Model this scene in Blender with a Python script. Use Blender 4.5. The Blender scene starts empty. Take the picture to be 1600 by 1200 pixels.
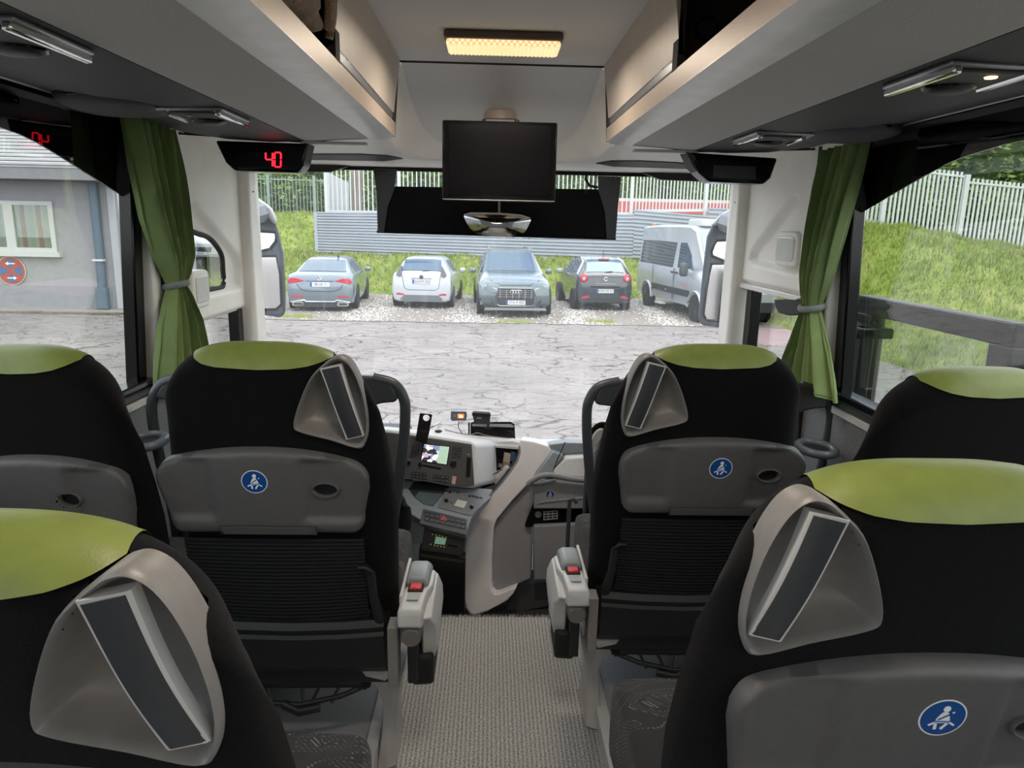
import bpy, bmesh, math, random
from mathutils import Vector, Matrix
random.seed(7)
SC = bpy.context.scene
COL = SC.collection
SKY_STRENGTH, SUN_STRENGTH, LAMP_W, LAMP_GLOW, EXPOSURE = 1.0, 0.6, 2.0, 0.32, 1.7
# ---------------------------------------------------------------- camera, sky, lights, exposure
CAM_H, CAM_X = 1.40, -0.02
cd = bpy.data.cameras.new('camera'); cam = bpy.data.objects.new('camera', cd); COL.objects.link(cam)
cd.sensor_width = 36.0; cd.lens = 36.0 * 1109.0 / 1600.0; cd.clip_start = 0.02; cd.clip_end = 400
PITCH, YAW, ROLL = math.radians(12.4713), math.radians(1.8731), math.radians(1.2)
cam.rotation_euler = (Matrix.Rotation(-YAW, 3, 'Z') @ Matrix.Rotation(math.pi / 2 - PITCH, 3, 'X') @ Matrix.Rotation(ROLL, 3, 'Z')).to_euler()
cam.location = (CAM_X, 0, CAM_H)
SC.camera = cam
SC.view_settings.view_transform = 'Standard'; SC.view_settings.look = 'None'
SC.view_settings.gamma = 1.0; SC.view_settings.use_curve_mapping = False
SC.view_settings.exposure = EXPOSURE
w = bpy.data.worlds.new('overcast_sky'); SC.world = w; w.use_nodes = True
nt = w.node_tree; nt.nodes.clear()
out = nt.nodes.new('ShaderNodeOutputWorld'); bg = nt.nodes.new('ShaderNodeBackground')
tc = nt.nodes.new('ShaderNodeTexCoord'); mp = nt.nodes.new('ShaderNodeMapping'); mp.inputs['Scale'].default_value = (1, 1, 2.2)
nz = nt.nodes.new('ShaderNodeTexNoise'); nz.inputs['Scale'].default_value = 3.0; nz.inputs['Detail'].default_value = 7; nz.inputs['Roughness'].default_value = .58
cr = nt.nodes.new('ShaderNodeValToRGB')
cr.color_ramp.elements[0].position = .36; cr.color_ramp.elements[0].color = (.30, .46, .74, 1)
cr.color_ramp.elements[1].position = .52; cr.color_ramp.elements[1].color = (1.0, 1.0, 1.0, 1)
nt.links.new(tc.outputs['Generated'], mp.inputs['Vector']); nt.links.new(mp.outputs[0], nz.inputs['Vector'])
nt.links.new(nz.outputs['Fac'], cr.inputs['Fac']); nt.links.new(cr.outputs['Color'], bg.inputs['Color'])
bg.inputs['Strength'].default_value = SKY_STRENGTH
nt.links.new(bg.outputs[0], out.inputs['Surface'])
sd = bpy.data.lights.new('veiled_sun', 'SUN'); sd.energy = SUN_STRENGTH; sd.angle = math.radians(35); sd.color = (1, .97, .92)
so = bpy.data.objects.new('veiled_sun', sd); COL.objects.link(so); so.rotation_euler = (math.radians(28), math.radians(18), 0)

# ---------------------------------------------------------------- materials
ALBEDO = 1.0
def lin(c): return tuple(ALBEDO * ((x / 255) / 12.92 if x / 255 <= .04045 else ((x / 255 + .055) / 1.055) ** 2.4) for x in c)
MATS = {}
def mat(name, rgb, rough=.5, metal=0., noise=None, bump=None, emit=None, coat=0., spec=.5, sheen=0., trans=0.):
    """procedural principled material; rgb is sRGB 0-255; noise=(scale, amount), bump=(scale, strength)"""
    if name in MATS: return MATS[name]
    m = bpy.data.materials.new(name); m.use_nodes = True; n = m.node_tree; b = n.nodes['Principled BSDF']
    c = lin(rgb); b.inputs['Base Color'].default_value = (*c, 1); b.inputs['Roughness'].default_value = rough
    b.inputs['Metallic'].default_value = metal; b.inputs['Coat Weight'].default_value = coat; b.inputs['Specular IOR Level'].default_value = spec
    if sheen: b.inputs['Sheen Weight'].default_value = sheen
    if trans: b.inputs['Transmission Weight'].default_value = trans
    t = None
    if noise or bump:
        t = n.nodes.new('ShaderNodeTexCoord')
    if noise:
        x = n.nodes.new('ShaderNodeTexNoise'); x.inputs['Scale'].default_value = noise[0]; x.inputs['Detail'].default_value = 5
        r = n.nodes.new('ShaderNodeValToRGB'); a = noise[1]
        r.color_ramp.elements[0].position = .3; r.color_ramp.elements[1].position = .7
        r.color_ramp.elements[0].color = (*[max(0, k * (1 - a)) for k in c], 1); r.color_ramp.elements[1].color = (*[min(1, k * (1 + a)) for k in c], 1)
        n.links.new(t.outputs['Object'], x.inputs['Vector']); n.links.new(x.outputs['Fac'], r.inputs['Fac']); n.links.new(r.outputs['Color'], b.inputs['Base Color'])
    if bump:
        x = n.nodes.new('ShaderNodeTexNoise'); x.inputs['Scale'].default_value = bump[0]; x.inputs['Detail'].default_value = 3
        u = n.nodes.new('ShaderNodeBump'); u.inputs['Strength'].default_value = bump[1]; u.inputs['Distance'].default_value = .01
        n.links.new(t.outputs['Object'], x.inputs['Vector']); n.links.new(x.outputs['Fac'], u.inputs['Height']); n.links.new(u.outputs['Normal'], b.inputs['Normal'])
    if emit:
        b.inputs['Emission Color'].default_value = (*lin(emit[0]), 1); b.inputs['Emission Strength'].default_value = emit[1]
    MATS[name] = m; return m
def glass(name, tint=(.97, .985, .975), f0=.04, dirt_haze=0.):
    """thin pane: clear transmission plus a Schlick reflection that grows toward grazing angles"""
    m = bpy.data.materials.new(name); m.use_nodes = True; n = m.node_tree; n.nodes.clear()
    o = n.nodes.new('ShaderNodeOutputMaterial'); t = n.nodes.new('ShaderNodeBsdfTransparent'); g = n.nodes.new('ShaderNodeBsdfGlossy')
    t.inputs['Color'].default_value = (*tint, 1); g.inputs['Roughness'].default_value = 0.0
    lw = n.nodes.new('ShaderNodeLayerWeight'); lw.inputs['Blend'].default_value = .5
    p = n.nodes.new('ShaderNodeMath'); p.operation = 'POWER'; p.inputs[1].default_value = 5
    q = n.nodes.new('ShaderNodeMath'); q.operation = 'MULTIPLY_ADD'; q.inputs[1].default_value = 1 - f0; q.inputs[2].default_value = f0
    x = n.nodes.new('ShaderNodeMixShader')
    n.links.new(lw.outputs['Facing'], p.inputs[0]); n.links.new(p.outputs[0], q.inputs[0]); n.links.new(q.outputs[0], x.inputs[0])
    n.links.new(t.outputs[0], x.inputs[1]); n.links.new(g.outputs[0], x.inputs[2])
    last = x
    if dirt_haze:  # streaky dirt film whose pale colour also paints haze over the view
        d = n.nodes.new('ShaderNodeBsdfTranslucent'); d.inputs['Color'].default_value = (.8, .82, .82, 1)
        tc_ = n.nodes.new('ShaderNodeTexCoord'); mp_ = n.nodes.new('ShaderNodeMapping'); mp_.inputs['Scale'].default_value = (14, 14, .7)
        nz_ = n.nodes.new('ShaderNodeTexNoise'); nz_.inputs['Scale'].default_value = 3; nz_.inputs['Detail'].default_value = 6
        r_ = n.nodes.new('ShaderNodeMapRange'); r_.inputs[1].default_value = .55; r_.inputs[2].default_value = .85; r_.inputs[3].default_value = dirt_haze * .4; r_.inputs[4].default_value = dirt_haze * 1.6
        y = n.nodes.new('ShaderNodeMixShader')
        n.links.new(tc_.outputs['Object'], mp_.inputs[0]); n.links.new(mp_.outputs[0], nz_.inputs['Vector']); n.links.new(nz_.outputs['Fac'], r_.inputs[0])
        n.links.new(r_.outputs[0], y.inputs[0]); n.links.new(x.outputs[0], y.inputs[1]); n.links.new(d.outputs[0], y.inputs[2]); last = y
    n.links.new(last.outputs[0], o.inputs['Surface']); MATS[name] = m; return m
def nodes_of(m):
    n = m.node_tree; return n, n.nodes['Principled BSDF']

# ---------------------------------------------------------------- mesh helpers
ORG = {}
class MB:
    def __init__(s): s.v = []; s.f = []
    def add(s, vs, fs):
        o = len(s.v); s.v += [tuple(p) for p in vs]; s.f += [tuple(i + o for i in f) for f in fs]; return s
    def box(s, x0, x1, y0, y1, z0, z1):
        return s.add([(x0, y0, z0), (x1, y0, z0), (x1, y1, z0), (x0, y1, z0), (x0, y0, z1), (x1, y0, z1), (x1, y1, z1), (x0, y1, z1)],
                     [(0, 3, 2, 1), (4, 5, 6, 7), (0, 1, 5, 4), (1, 2, 6, 5), (2, 3, 7, 6), (3, 0, 4, 7)])
    def loft(s, loops, cap=True, closed=True):
        n = len(loops[0]); vs = [p for l in loops for p in l]; fs = []
        for i in range(len(loops) - 1):
            for j in range(n if closed else n - 1):
                k = (j + 1) % n; fs.append((i * n + j, i * n + k, (i + 1) * n + k, (i + 1) * n + j))
        if cap: fs.append(tuple(range(n - 1, -1, -1))); fs.append(tuple((len(loops) - 1) * n + j for j in range(n)))
        return s.add(vs, fs)
    def prism(s, pts, vec):
        v = Vector(vec); return s.loft([[tuple(p) for p in pts], [tuple(Vector(p) + v) for p in pts]])
    def grid(s, fn, nu, nv, skip=None):
        vs = [fn(i / nu, j / nv) for j in range(nv + 1) for i in range(nu + 1)]; fs = []
        for j in range(nv):
            for i in range(nu):
                q = (j * (nu + 1) + i, j * (nu + 1) + i + 1, (j + 1) * (nu + 1) + i + 1, (j + 1) * (nu + 1) + i)
                if skip and skip([sum(vs[k][a] for k in q) / 4 for a in range(3)]): continue
                fs.append(q)
        return s.add(vs, fs)
    def tube(s, pts, r, n=10, flat=1.0, up=(0, 0, 1)):
        """tube through pts; r number or list; flat scales the second cross axis"""
        P = [Vector(p) for p in pts]; R = r if isinstance(r, (list, tuple)) else [r] * len(P); loops = []
        for i, p in enumerate(P):
            d = (P[min(i + 1, len(P) - 1)] - P[max(i - 1, 0)]).normalized(); u = Vector(up)
            if abs(d.dot(u)) > .95: u = Vector((0, 1, 0)) if abs(d.y) < .9 else Vector((1, 0, 0))
            a = d.cross(u).normalized(); b = a.cross(d).normalized()
            loops.append([tuple(p + a * (math.cos(t) * R[i]) + b * (math.sin(t) * R[i] * flat)) for t in [2 * math.pi * k / n for k in range(n)]])
        return s.loft(loops)
    def lathe(s, prof, c=(0, 0, 0), axis='z', n=20):
        loops = []
        for r, h in prof:
            l = []
            for k in range(n):
                t = 2 * math.pi * k / n; x, y = r * math.cos(t), r * math.sin(t)
                l.append({'z': (c[0] + x, c[1] + y, c[2] + h), 'y': (c[0] + x, c[1] + h, c[2] + y), 'x': (c[0] + h, c[1] + x, c[2] + y)}[axis])
            loops.append(l)
        return s.loft(loops)
    def rbox(s, c, h, e=.35, nu=28, nv=16, warp=None):
        """superellipsoid cushion: centre c, half sizes h, exponent e"""
        sg = lambda x, p: math.copysign(abs(x) ** p, x); vs = []; fs = []
        for j in range(nv + 1):
            b = -math.pi / 2 + math.pi * j / nv
            for i in range(nu):
                a = 2 * math.pi * i / nu
                p = (c[0] + h[0] * sg(math.cos(b), e) * sg(math.cos(a), e), c[1] + h[1] * sg(math.cos(b), e) * sg(math.sin(a), e), c[2] + h[2] * sg(math.sin(b), e))
                vs.append(warp(p) if warp else p)
        for j in range(nv):
            for i in range(nu):
                k = (i + 1) % nu; fs.append((j * nu + i, j * nu + k, (j + 1) * nu + k, (j + 1) * nu + i))
        return s.add(vs, fs)
    def build(s, name, m, parent=None, smooth=35, bevel=0., local=False, kind=None, label=None, cat=None, group=None, norm=True, seg=2, loc=None):
        me = bpy.data.meshes.new(name); o0 = Vector((0, 0, 0))
        if parent is not None and not local: o0 = ORG.get(parent.name, o0)
        if loc is not None: o0 = Vector(loc)
        me.from_pydata([tuple(Vector(p) - o0) for p in s.v], [], s.f)
        bm = bmesh.new(); bm.from_mesh(me); bmesh.ops.remove_doubles(bm, verts=bm.verts, dist=1e-5)
        if norm: bmesh.ops.recalc_face_normals(bm, faces=bm.faces)
        bm.to_mesh(me); bm.free()
        me.materials.append(m); ob = bpy.data.objects.new(name, me); COL.objects.link(ob)
        if smooth:
            me.shade_smooth()
            me.set_sharp_from_angle(angle=math.radians(smooth))
        if bevel:
            bv = ob.modifiers.new('edge', 'BEVEL'); bv.width = bevel; bv.segments = seg; bv.limit_method = 'ANGLE'; bv.angle_limit = math.radians(35)
        if parent is not None: ob.parent = parent; ORG[ob.name] = o0
        elif loc is not None: ob.location = loc; ORG[ob.name] = o0
        if kind: ob['kind'] = kind
        if label: ob['label'] = label
        if cat: ob['category'] = cat
        if group: ob['group'] = group
        return ob
def thing(name, label, cat, loc=(0, 0, 0), rz=0., group=None):
    o = bpy.data.objects.new(name, None); COL.objects.link(o); o.location = loc; o.rotation_euler = (0, 0, rz); o.empty_display_size = .05
    ORG[o.name] = Vector(loc); o['label'] = label; o['category'] = cat
    if group: o['group'] = group
    return o
def struct(o, label, cat): o['kind'] = 'structure'; o['label'] = label; o['category'] = cat; return o
def text(name, s, size, m, parent, mw, ext=.0005, local=True):
    """flat lettering lying on a surface; mw is its 4x4 matrix in the parent's space"""
    c = bpy.data.curves.new(name, 'FONT'); c.body = s; c.size = size; c.align_x = 'CENTER'; c.align_y = 'CENTER'; c.extrude = ext
    tmp = bpy.data.objects.new(name, c); me = bpy.data.meshes.new_from_object(tmp); bpy.data.objects.remove(tmp)
    o = bpy.data.objects.new(name, me); COL.objects.link(o); me.materials.clear(); me.materials.append(m)
    o.parent = parent; o.matrix_local = mw; return o
def frame(p, x, y):
    """matrix with origin p, local x and y along the given directions"""
    X = Vector(x).normalized(); Y = Vector(y); Y = (Y - X * Y.dot(X)).normalized(); Z = X.cross(Y)
    return Matrix(((X.x, Y.x, Z.x, p[0]), (X.y, Y.y, Z.y, p[1]), (X.z, Y.z, Z.z, p[2]), (0, 0, 0, 1)))
def lerp(a, b, t): return a + (b - a) * t
def tab(T, x):
    if x <= T[0][0]: return T[0][1]
    for (a, p), (b, q) in zip(T, T[1:]):
        if x <= b: return lerp(p, q, (x - a) / (b - a))
    return T[-1][1]
def sstep(a, b, x):
    t = min(1, max(0, (x - a) / (b - a))); return t * t * (3 - 2 * t)
def catmull(P, n=4, closed=True):
    R = []; N = len(P)
    for i in range(N if closed else N - 1):
        p = [Vector(P[(i + k) % N] if closed else P[min(max(i + k, 0), N - 1)]) for k in (-1, 0, 1, 2)]
        for j in range(n):
            t = j / n
            R.append(tuple(.5 * ((2 * p[1]) + (p[2] - p[0]) * t + (2 * p[0] - 5 * p[1] + 4 * p[2] - p[3]) * t * t + (3 * p[1] - p[0] - 3 * p[2] + p[3]) * t ** 3)))
    if not closed: R.append(tuple(P[-1]))
    return R
def inside(P, x, y):
    c = False; j = len(P) - 1
    for i in range(len(P)):
        if (P[i][1] > y) != (P[j][1] > y) and x < (P[j][0] - P[i][0]) * (y - P[i][1]) / (P[j][1] - P[i][1]) + P[i][0]: c = not c
        j = i
    return c

# ---------------------------------------------------------------- palette
BLACK_FABRIC = mat('black_velour', (13, 12, 13), .95, noise=(160, .35), bump=(700, .25), sheen=.06, spec=.1)
GREEN_VINYL = mat('green_vinyl', (124, 136, 66), .42, noise=(30, .08), bump=(420, .06))
SEAT_GREY = mat('warm_grey_plastic', (128, 124, 120), .42, noise=(60, .05), bump=(500, .05))
PANEL_GREY = mat('grey_table_plastic', (88, 86, 85), .5, noise=(80, .06), bump=(600, .06))
HANDLE_DARK = mat('dark_handle_plastic', (58, 59, 62), .28, noise=(40, .05))
DARK_PLASTIC = mat('black_moulded_plastic', (30, 31, 33), .45, noise=(90, .12), bump=(500, .08))
MESH_BLACK = mat('black_net', (15, 16, 19), .9, noise=(220, .4), bump=(800, .3))
LIGHT_PLASTIC = mat('light_grey_plastic', (196, 194, 190), .38, noise=(25, .04))
PED_GREY = mat('pale_pedestal_paint', (178, 175, 170), .42, noise=(12, .07))
RAIL_GREY = mat('slate_rail_plastic', (62, 63, 65), .4, noise=(60, .06))
BEIGE = mat('ivory_trim_plastic', (232, 228, 220), .5, noise=(9, .035), bump=(350, .04))
SEAM = mat('dark_seam', (52, 50, 48), .8)
CEIL = mat('pale_ceiling_fabric', (218, 217, 216), .85, noise=(120, .04), bump=(900, .12))
SILVER_LIP = mat('silver_painted_rail', (216, 215, 212), .36, metal=.2, noise=(14, .07))
UNDER_GREY = mat('grey_perforated_lining', (186, 183, 180), .8, noise=(350, .12), bump=(900, .12))
STRIP_DARK = mat('charcoal_service_panel', (60, 61, 63), .62, noise=(40, .08), bump=(500, .05))
CHROME = mat('chrome', (225, 225, 225), .08, metal=1.)
BLACK_GLOSS = mat('gloss_black', (8, 9, 11), .14, spec=.35)
BAND = mat('glass_print_black', (5, 6, 8), .02, spec=.5)
SCREEN = mat('dark_screen_glass', (5, 5, 8), .3, noise=(60, .3), spec=.15)
RUBBER = mat('black_rubber', (20, 20, 21), .7)
STICKER_BLUE = mat('sticker_blue', (14, 72, 138), .35)
WHITE = mat('white_print', (235, 235, 235), .5)
RED_BTN = mat('red_button_plastic', (206, 52, 46), .3)
CURTAIN = mat('green_curtain_cloth', (112, 132, 76), .8, noise=(14, .12), bump=(700, .15), sheen=.2)
WINDSCREEN = glass('windscreen_glass', (.985, .99, .985), .035, .07)
SIDE_GLASS = glass('side_window_glass', (.89, .91, .90), .09)
CAR_GLASS = mat('car_window_glass', (88, 106, 124), .05, metal=.8)
def cushion_fabric():
    m = mat('patterned_seat_fabric', (92, 90, 88), .95, bump=(900, .25), sheen=.1, spec=.1); n, b = nodes_of(m)
    t = n.nodes.new('ShaderNodeTexCoord'); wv = n.nodes.new('ShaderNodeTexWave'); wv.inputs['Scale'].default_value = 62; wv.inputs['Distortion'].default_value = .25; wv.bands_direction = 'DIAGONAL'
    nz = n.nodes.new('ShaderNodeTexNoise'); nz.inputs['Scale'].default_value = 6.5; nz.inputs['Detail'].default_value = .6; nz.inputs['Distortion'].default_value = 1.6
    r = n.nodes.new('ShaderNodeValToRGB'); r.color_ramp.interpolation = 'CONSTANT'
    e = r.color_ramp.elements; e[0].position = 0; e[0].color = (0, 0, 0, 1); e[1].position = .42; e[1].color = (1, 1, 1, 1)
    for p, c in ((.435, 0), (.505, 1), (.515, .15), (.60, 1), (.612, 0), (.68, 1)):
        k = e.new(p); k.color = (c, c, c, 1)
    s = n.nodes.new('ShaderNodeValToRGB'); s.color_ramp.elements[0].position = .4; s.color_ramp.elements[1].position = .6
    s.color_ramp.elements[0].color = (*lin((46, 45, 45)), 1); s.color_ramp.elements[1].color = (*lin((112, 109, 104)), 1)
    mx = n.nodes.new('ShaderNodeMix'); mx.data_type = 'RGBA'; mx.inputs[6].default_value = (*lin((50, 49, 49)), 1)
    n.links.new(t.outputs['Object'], wv.inputs['Vector']); n.links.new(t.outputs['Object'], nz.inputs['Vector'])
    n.links.new(nz.outputs['Fac'], r.inputs['Fac']); n.links.new(wv.outputs['Fac'], s.inputs['Fac'])
    n.links.new(r.outputs['Color'], mx.inputs[0]); n.links.new(s.outputs['Color'], mx.inputs[7]); n.links.new(mx.outputs[2], b.inputs['Base Color'])
    return m
CUSHION = cushion_fabric()
def ribbed_carpet(name, dark, light, sx, sy):
    m = mat(name, light, .98, spec=.1); n, b = nodes_of(m); t = n.nodes.new('ShaderNodeTexCoord')
    mp = n.nodes.new('ShaderNodeMapping'); mp.inputs['Scale'].default_value = (sx, sy, 1)
    nz = n.nodes.new('ShaderNodeTexNoise'); nz.inputs['Scale'].default_value = 1; nz.inputs['Detail'].default_value = 4; nz.inputs['Roughness'].default_value = .75
    wv = n.nodes.new('ShaderNodeTexWave'); wv.bands_direction = 'X'; wv.inputs['Scale'].default_value = 26; wv.inputs['Distortion'].default_value = 2.5; wv.inputs['Detail'].default_value = 3; wv.inputs['Detail Scale'].default_value = 8
    ad = n.nodes.new('ShaderNodeMix'); ad.inputs[0].default_value = .10
    r = n.nodes.new('ShaderNodeValToRGB'); r.color_ramp.elements[0].position = .34; r.color_ramp.elements[1].position = .66
    r.color_ramp.elements[0].color = (*lin(dark), 1); r.color_ramp.elements[1].color = (*lin(light), 1)
    bp = n.nodes.new('ShaderNodeBump'); bp.inputs['Strength'].default_value = .8; bp.inputs['Distance'].default_value = .006
    n.links.new(t.outputs['Object'], mp.inputs[0]); n.links.new(mp.outputs[0], nz.inputs['Vector']); n.links.new(t.outputs['Object'], wv.inputs['Vector'])
    n.links.new(nz.outputs['Fac'], ad.inputs[2]); n.links.new(wv.outputs['Fac'], ad.inputs[3])
    n.links.new(ad.outputs[0], r.inputs['Fac']); n.links.new(r.outputs['Color'], b.inputs['Base Color']); n.links.new(ad.outputs[0], bp.inputs['Height']); n.links.new(bp.outputs['Normal'], b.inputs['Normal'])
    return m
CARPET = ribbed_carpet('grey_ribbed_carpet', (72, 71, 68), (232, 229, 221), 230, 230)
DARK_CARPET = ribbed_carpet('dark_ribbed_carpet', (34, 34, 38), (88, 87, 90), 190, 150)
VINYL_FLOOR = mat('grey_vinyl_floor', (150, 150, 150), .45, noise=(200, .12), bump=(320, .25))
FELT = mat('grey_flock_lining', (118, 120, 124), .95, noise=(260, .3), bump=(300, .5))
# ================================================================ THE COACH SHELL
Y0 = -3.2                                                     # the saloon is built this far behind the camera
m_ = MB().box(-.31, .31, Y0, 2.362, -.03, 0.0).build('floor', CARPET); struct(m_, 'speckled grey ribbed carpet of the coach aisle', 'floor')
def fuzz():
    b = MB()
    for i in range(520):
        x = random.uniform(-.3, .3); y = 2.362; h = random.uniform(.003, .011); dx = random.uniform(-.006, .006)
        b.add([(x - .0012, y - .004, -.001), (x + .0012, y - .004, -.001), (x + dx, y + random.uniform(.0, .01), h)], [(0, 1, 2)])
    o = b.build('carpet_fringe', CARPET, m_, smooth=0, norm=False); o['kind'] = 'stuff'
fuzz()
for s, nm in ((-1, 'left'), (1, 'right')):
    a, c = sorted((s * .31, s * 1.17))
    o = MB().box(a, c, Y0, 2.40, -.03, .05).build('floor_platform_' + nm, VINYL_FLOOR, bevel=.004); struct(o, 'grey vinyl seat platform on the %s side' % ("driver's" if s < 0 else 'door'), 'floor')
    a, c = sorted((s * .30, s * .335))
    MB().box(a, c, Y0, 2.36, -.02, .058).build('edge_strip', LIGHT_PLASTIC, o, bevel=.004)
    e = MB(); a, c = sorted((s * .205, s * .30)); e.box(a, c, 2.345, 2.372, -.012, .004); e.build('step_nosing', CHROME, o, bevel=.002)
o = MB().box(-1.17, 1.17, 2.364, 3.5, -.25, -.22).build('floor_front', DARK_CARPET); struct(o, 'dark carpet in the lowered entrance ahead of the aisle', 'floor')
MB().box(-1.17, 1.17, 2.35, 2.3635, -.22, -.012).build('step_riser', DARK_PLASTIC, o)
# ceiling
o = MB().box(-.36, .38, Y0, 2.626, 1.95, 1.98).build('ceiling', CEIL); struct(o, 'pale grey fabric ceiling above the aisle', 'ceiling')
o2 = MB().box(-1.2, 1.2, Y0, 3.4, 2.05, 2.09).build('ceiling_roof_skin', LIGHT_PLASTIC); struct(o2, 'outer roof skin of the coach', 'ceiling')
def zlow(y): return lerp(1.703, 1.652, sstep(2.63, 3.36, y))
def zhead(x, y):
    x -= .01; zg = max(1.60, 1.95 - .155 * max(0, (y - 2.63) / .32) ** 1.5)
    q = (abs(x) / .40) ** 5 + (max(0, y - 2.3) / .95) ** 5; m = 1 - sstep(.45, 1.2, q)
    return max(zlow(y), zlow(y) + (zg - zlow(y)) * m)
def gray_q(x, y): return (abs(x - .01) / .348) ** 5 + (max(0, y - 2.35) / .70) ** 5
hb = MB().grid(lambda u, v: (lerp(-1.14, 1.14, u), lerp(2.632, 3.37, v), zhead(lerp(-1.14, 1.14, u), lerp(2.632, 3.37, v))), 150, 60).build('ceiling_front', BEIGE, smooth=60)
struct(hb, 'ivory moulded headliner around the windscreen', 'ceiling')
def gpt(u, v):
    y = lerp(2.634, 3.049, v); wv = .348 * max(0.0, 1 - ((max(0, y - 2.35)) / .70) ** 5) ** .2
    x = .01 + (u * 2 - 1) * wv; return (x, y, zhead(x, y) - .0035)
MB().grid(gpt, 40, 30).build('front_ceiling_panel', CEIL, hb, smooth=60)
MB().box(-.345, .365, 2.626, 2.634, 1.945, 1.96).build('seam', SEAM, hb)
for s in (-1, 1):
    pts = [(-0.7762, 3.034, 1.673), (-0.5601, 3.009, 1.676), (-0.4463, 3.021, 1.675), (-0.3915, 3.079, 1.669), (-0.4767, 3.138, 1.663), (-0.8065, 3.152, 1.662)]
    pts = [(p[0] if s < 0 else .02 - p[0], p[1], zhead(p[0], p[1]) - .004) for p in pts]
    MB().prism(pts, (0, 0, .003)).build('defroster_slot', STRIP_DARK, hb)
o = MB().box(-1.1, 1.1, 3.34, 3.44, 1.648, 1.76).build('trim_1', BEIGE, bevel=.012); struct(o, 'ivory header beam over the windscreen', 'trim')
MB().box(-1.08, 1.1, 3.335, 3.36, 1.636, 1.650).build('seal', RUBBER, o)
for s in (-1, 1):
    a, c = sorted((s * .62, s * 1.08)); MB().prism([(s * .66, 3.3, 1.648), (s * 1.08, 3.3, 1.648), (s * 1.08, 3.3, 1.615), (s * .74, 3.3, 1.622)], (0, .03, 0)).build('shade_pocket', DARK_PLASTIC, o)
# windscreen
def ws(x, t, d): y = lerp(3.365, 3.58, t) - .05 * (x / 1.1) ** 4 + d; return (x, y, lerp(1.66, .30, t))
b = MB(); b.grid(lambda u, v: ws(lerp(-1.09, 1.09, u), v, 0), 24, 8); b.grid(lambda u, v: ws(lerp(-1.09, 1.09, u), v, .008), 24, 8)
o = b.build('window_1', WINDSCREEN, smooth=60, norm=False); struct(o, 'broad windscreen glass of the coach', 'window')
# side walls, side windows
for s, nm, side, k in ((-1, 'left', "driver's", 2), (1, 'right', 'door', 3)):
    bx = lambda x0, x1, *r: MB().box(*sorted((s * x0, s * x1)), *r)
    o = bx(1.17, 1.24, Y0, 2.60, -.25, .82).build('wall_' + nm, FELT); struct(o, 'grey flock lower wall below the %s side window' % side, 'wall')
    bx(1.162, 1.18, Y0, 2.44, .795, .822).build('trim_strip', LIGHT_PLASTIC, o, bevel=.004)
    bx(1.162, 1.235, Y0, 2.44, .822, .852).build('sill', DARK_PLASTIC, o, bevel=.008)
    bx(1.164, 1.225, Y0, 2.41, .852, .874).build('sill_rail', BLACK_GLOSS, o, bevel=.005)
    pass
    bx(1.16, 1.22, Y0, 2.66, 1.72, 1.98).build('upper_wall', DARK_PLASTIC, o)
    # the pane with its printed black band
    TX = lambda z: 1.222 - .055 * (z - .86)
    def sheet_(poly, d0, d1): return MB().loft([[(s * (TX(z) + d), y, z) for y, z in poly] for d in (d0, d1)])
    pane = sheet_([(Y0, .86), (2.38, .86), (2.38, 1.735), (Y0, 1.735)], 0, .006).build('window_%d' % k, SIDE_GLASS, smooth=0); struct(pane, 'long side window on the %s side' % side, 'window')
    low = [(2.41, 1.452), (2.37, 1.462), (2.12, 1.532), (2.0, 1.565), (1.93, 1.583), (1.86, 1.596), (1.7, 1.612), (1.2, 1.625), (Y0, 1.63)]
    sheet_(low + [(Y0, 1.74), (2.41, 1.74)], -.008, -.003).build('printed_band', BAND, pane, smooth=0)
    MB().loft([[(s * (TX(z) + a), y, z) for a, y in ((-.035, 2.345), (.01, 2.345), (.01, 2.405), (-.035, 2.405))] for z in (.85, 1.735)]).build('window_frame', BLACK_GLOSS, pane, bevel=.006)
    # B pillar
    pl = bx(1.133, 1.235, 2.405, 2.583, .80, 1.715).build('wall_pillar_' + nm, BEIGE, bevel=.012); struct(pl, 'ivory door pillar behind the green curtain on the %s side' % side, 'wall')
    bx(1.1345, 1.23, 2.568, 2.606, -.2, 1.715).build('seam', SEAM, pl)
# driver's window and its moulded surround
KEYGREY = mat('printed_label_grey', (96, 98, 100), .5, noise=(400, .6))
DW_HOLE = [p[1:] for p in [(-1.145, 2.676, 1.352), (-1.145, 2.856, 1.348), (-1.145, 2.97, 1.326), (-1.145, 3.072, 1.266), (-1.145, 3.082, 1.202), (-1.145, 3.069, 1.13), (-1.145, 2.94, 1.127), (-1.145, 2.779, 1.129), (-1.145, 2.635, 1.135)]]
DW_REC = [p[1:] for p in [(-1.13, 2.655, 1.431), (-1.13, 2.746, 1.472), (-1.13, 2.78, 1.469), (-1.13, 3.011, 1.357), (-1.13, 3.199, 1.268), (-1.13, 3.247, 1.215), (-1.13, 3.227, 1.103), (-1.13, 2.93, 1.103), (-1.13, 2.593, 1.105)]]
DR_REC = [p[1:] for p in [(1.13, 3.177, 1.318), (1.13, 3.123, 1.353), (1.13, 2.812, 1.525), (1.13, 2.757, 1.542), (1.13, 2.721, 1.536), (1.13, 2.642, 1.251), (1.13, 2.691, 1.241), (1.13, 3.145, 1.258), (1.13, 3.189, 1.273)]]
def pdist(P, y, z):
    d = 9
    for i in range(len(P)):
        a, b_ = Vector(P[i]), Vector(P[(i + 1) % len(P)]); e = b_ - a; t = max(0, min(1, (Vector((y, z)) - a).dot(e) / e.dot(e))); d = min(d, (Vector((y, z)) - a - e * t).length)
    return d if inside(P, y, z) else -d
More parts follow.
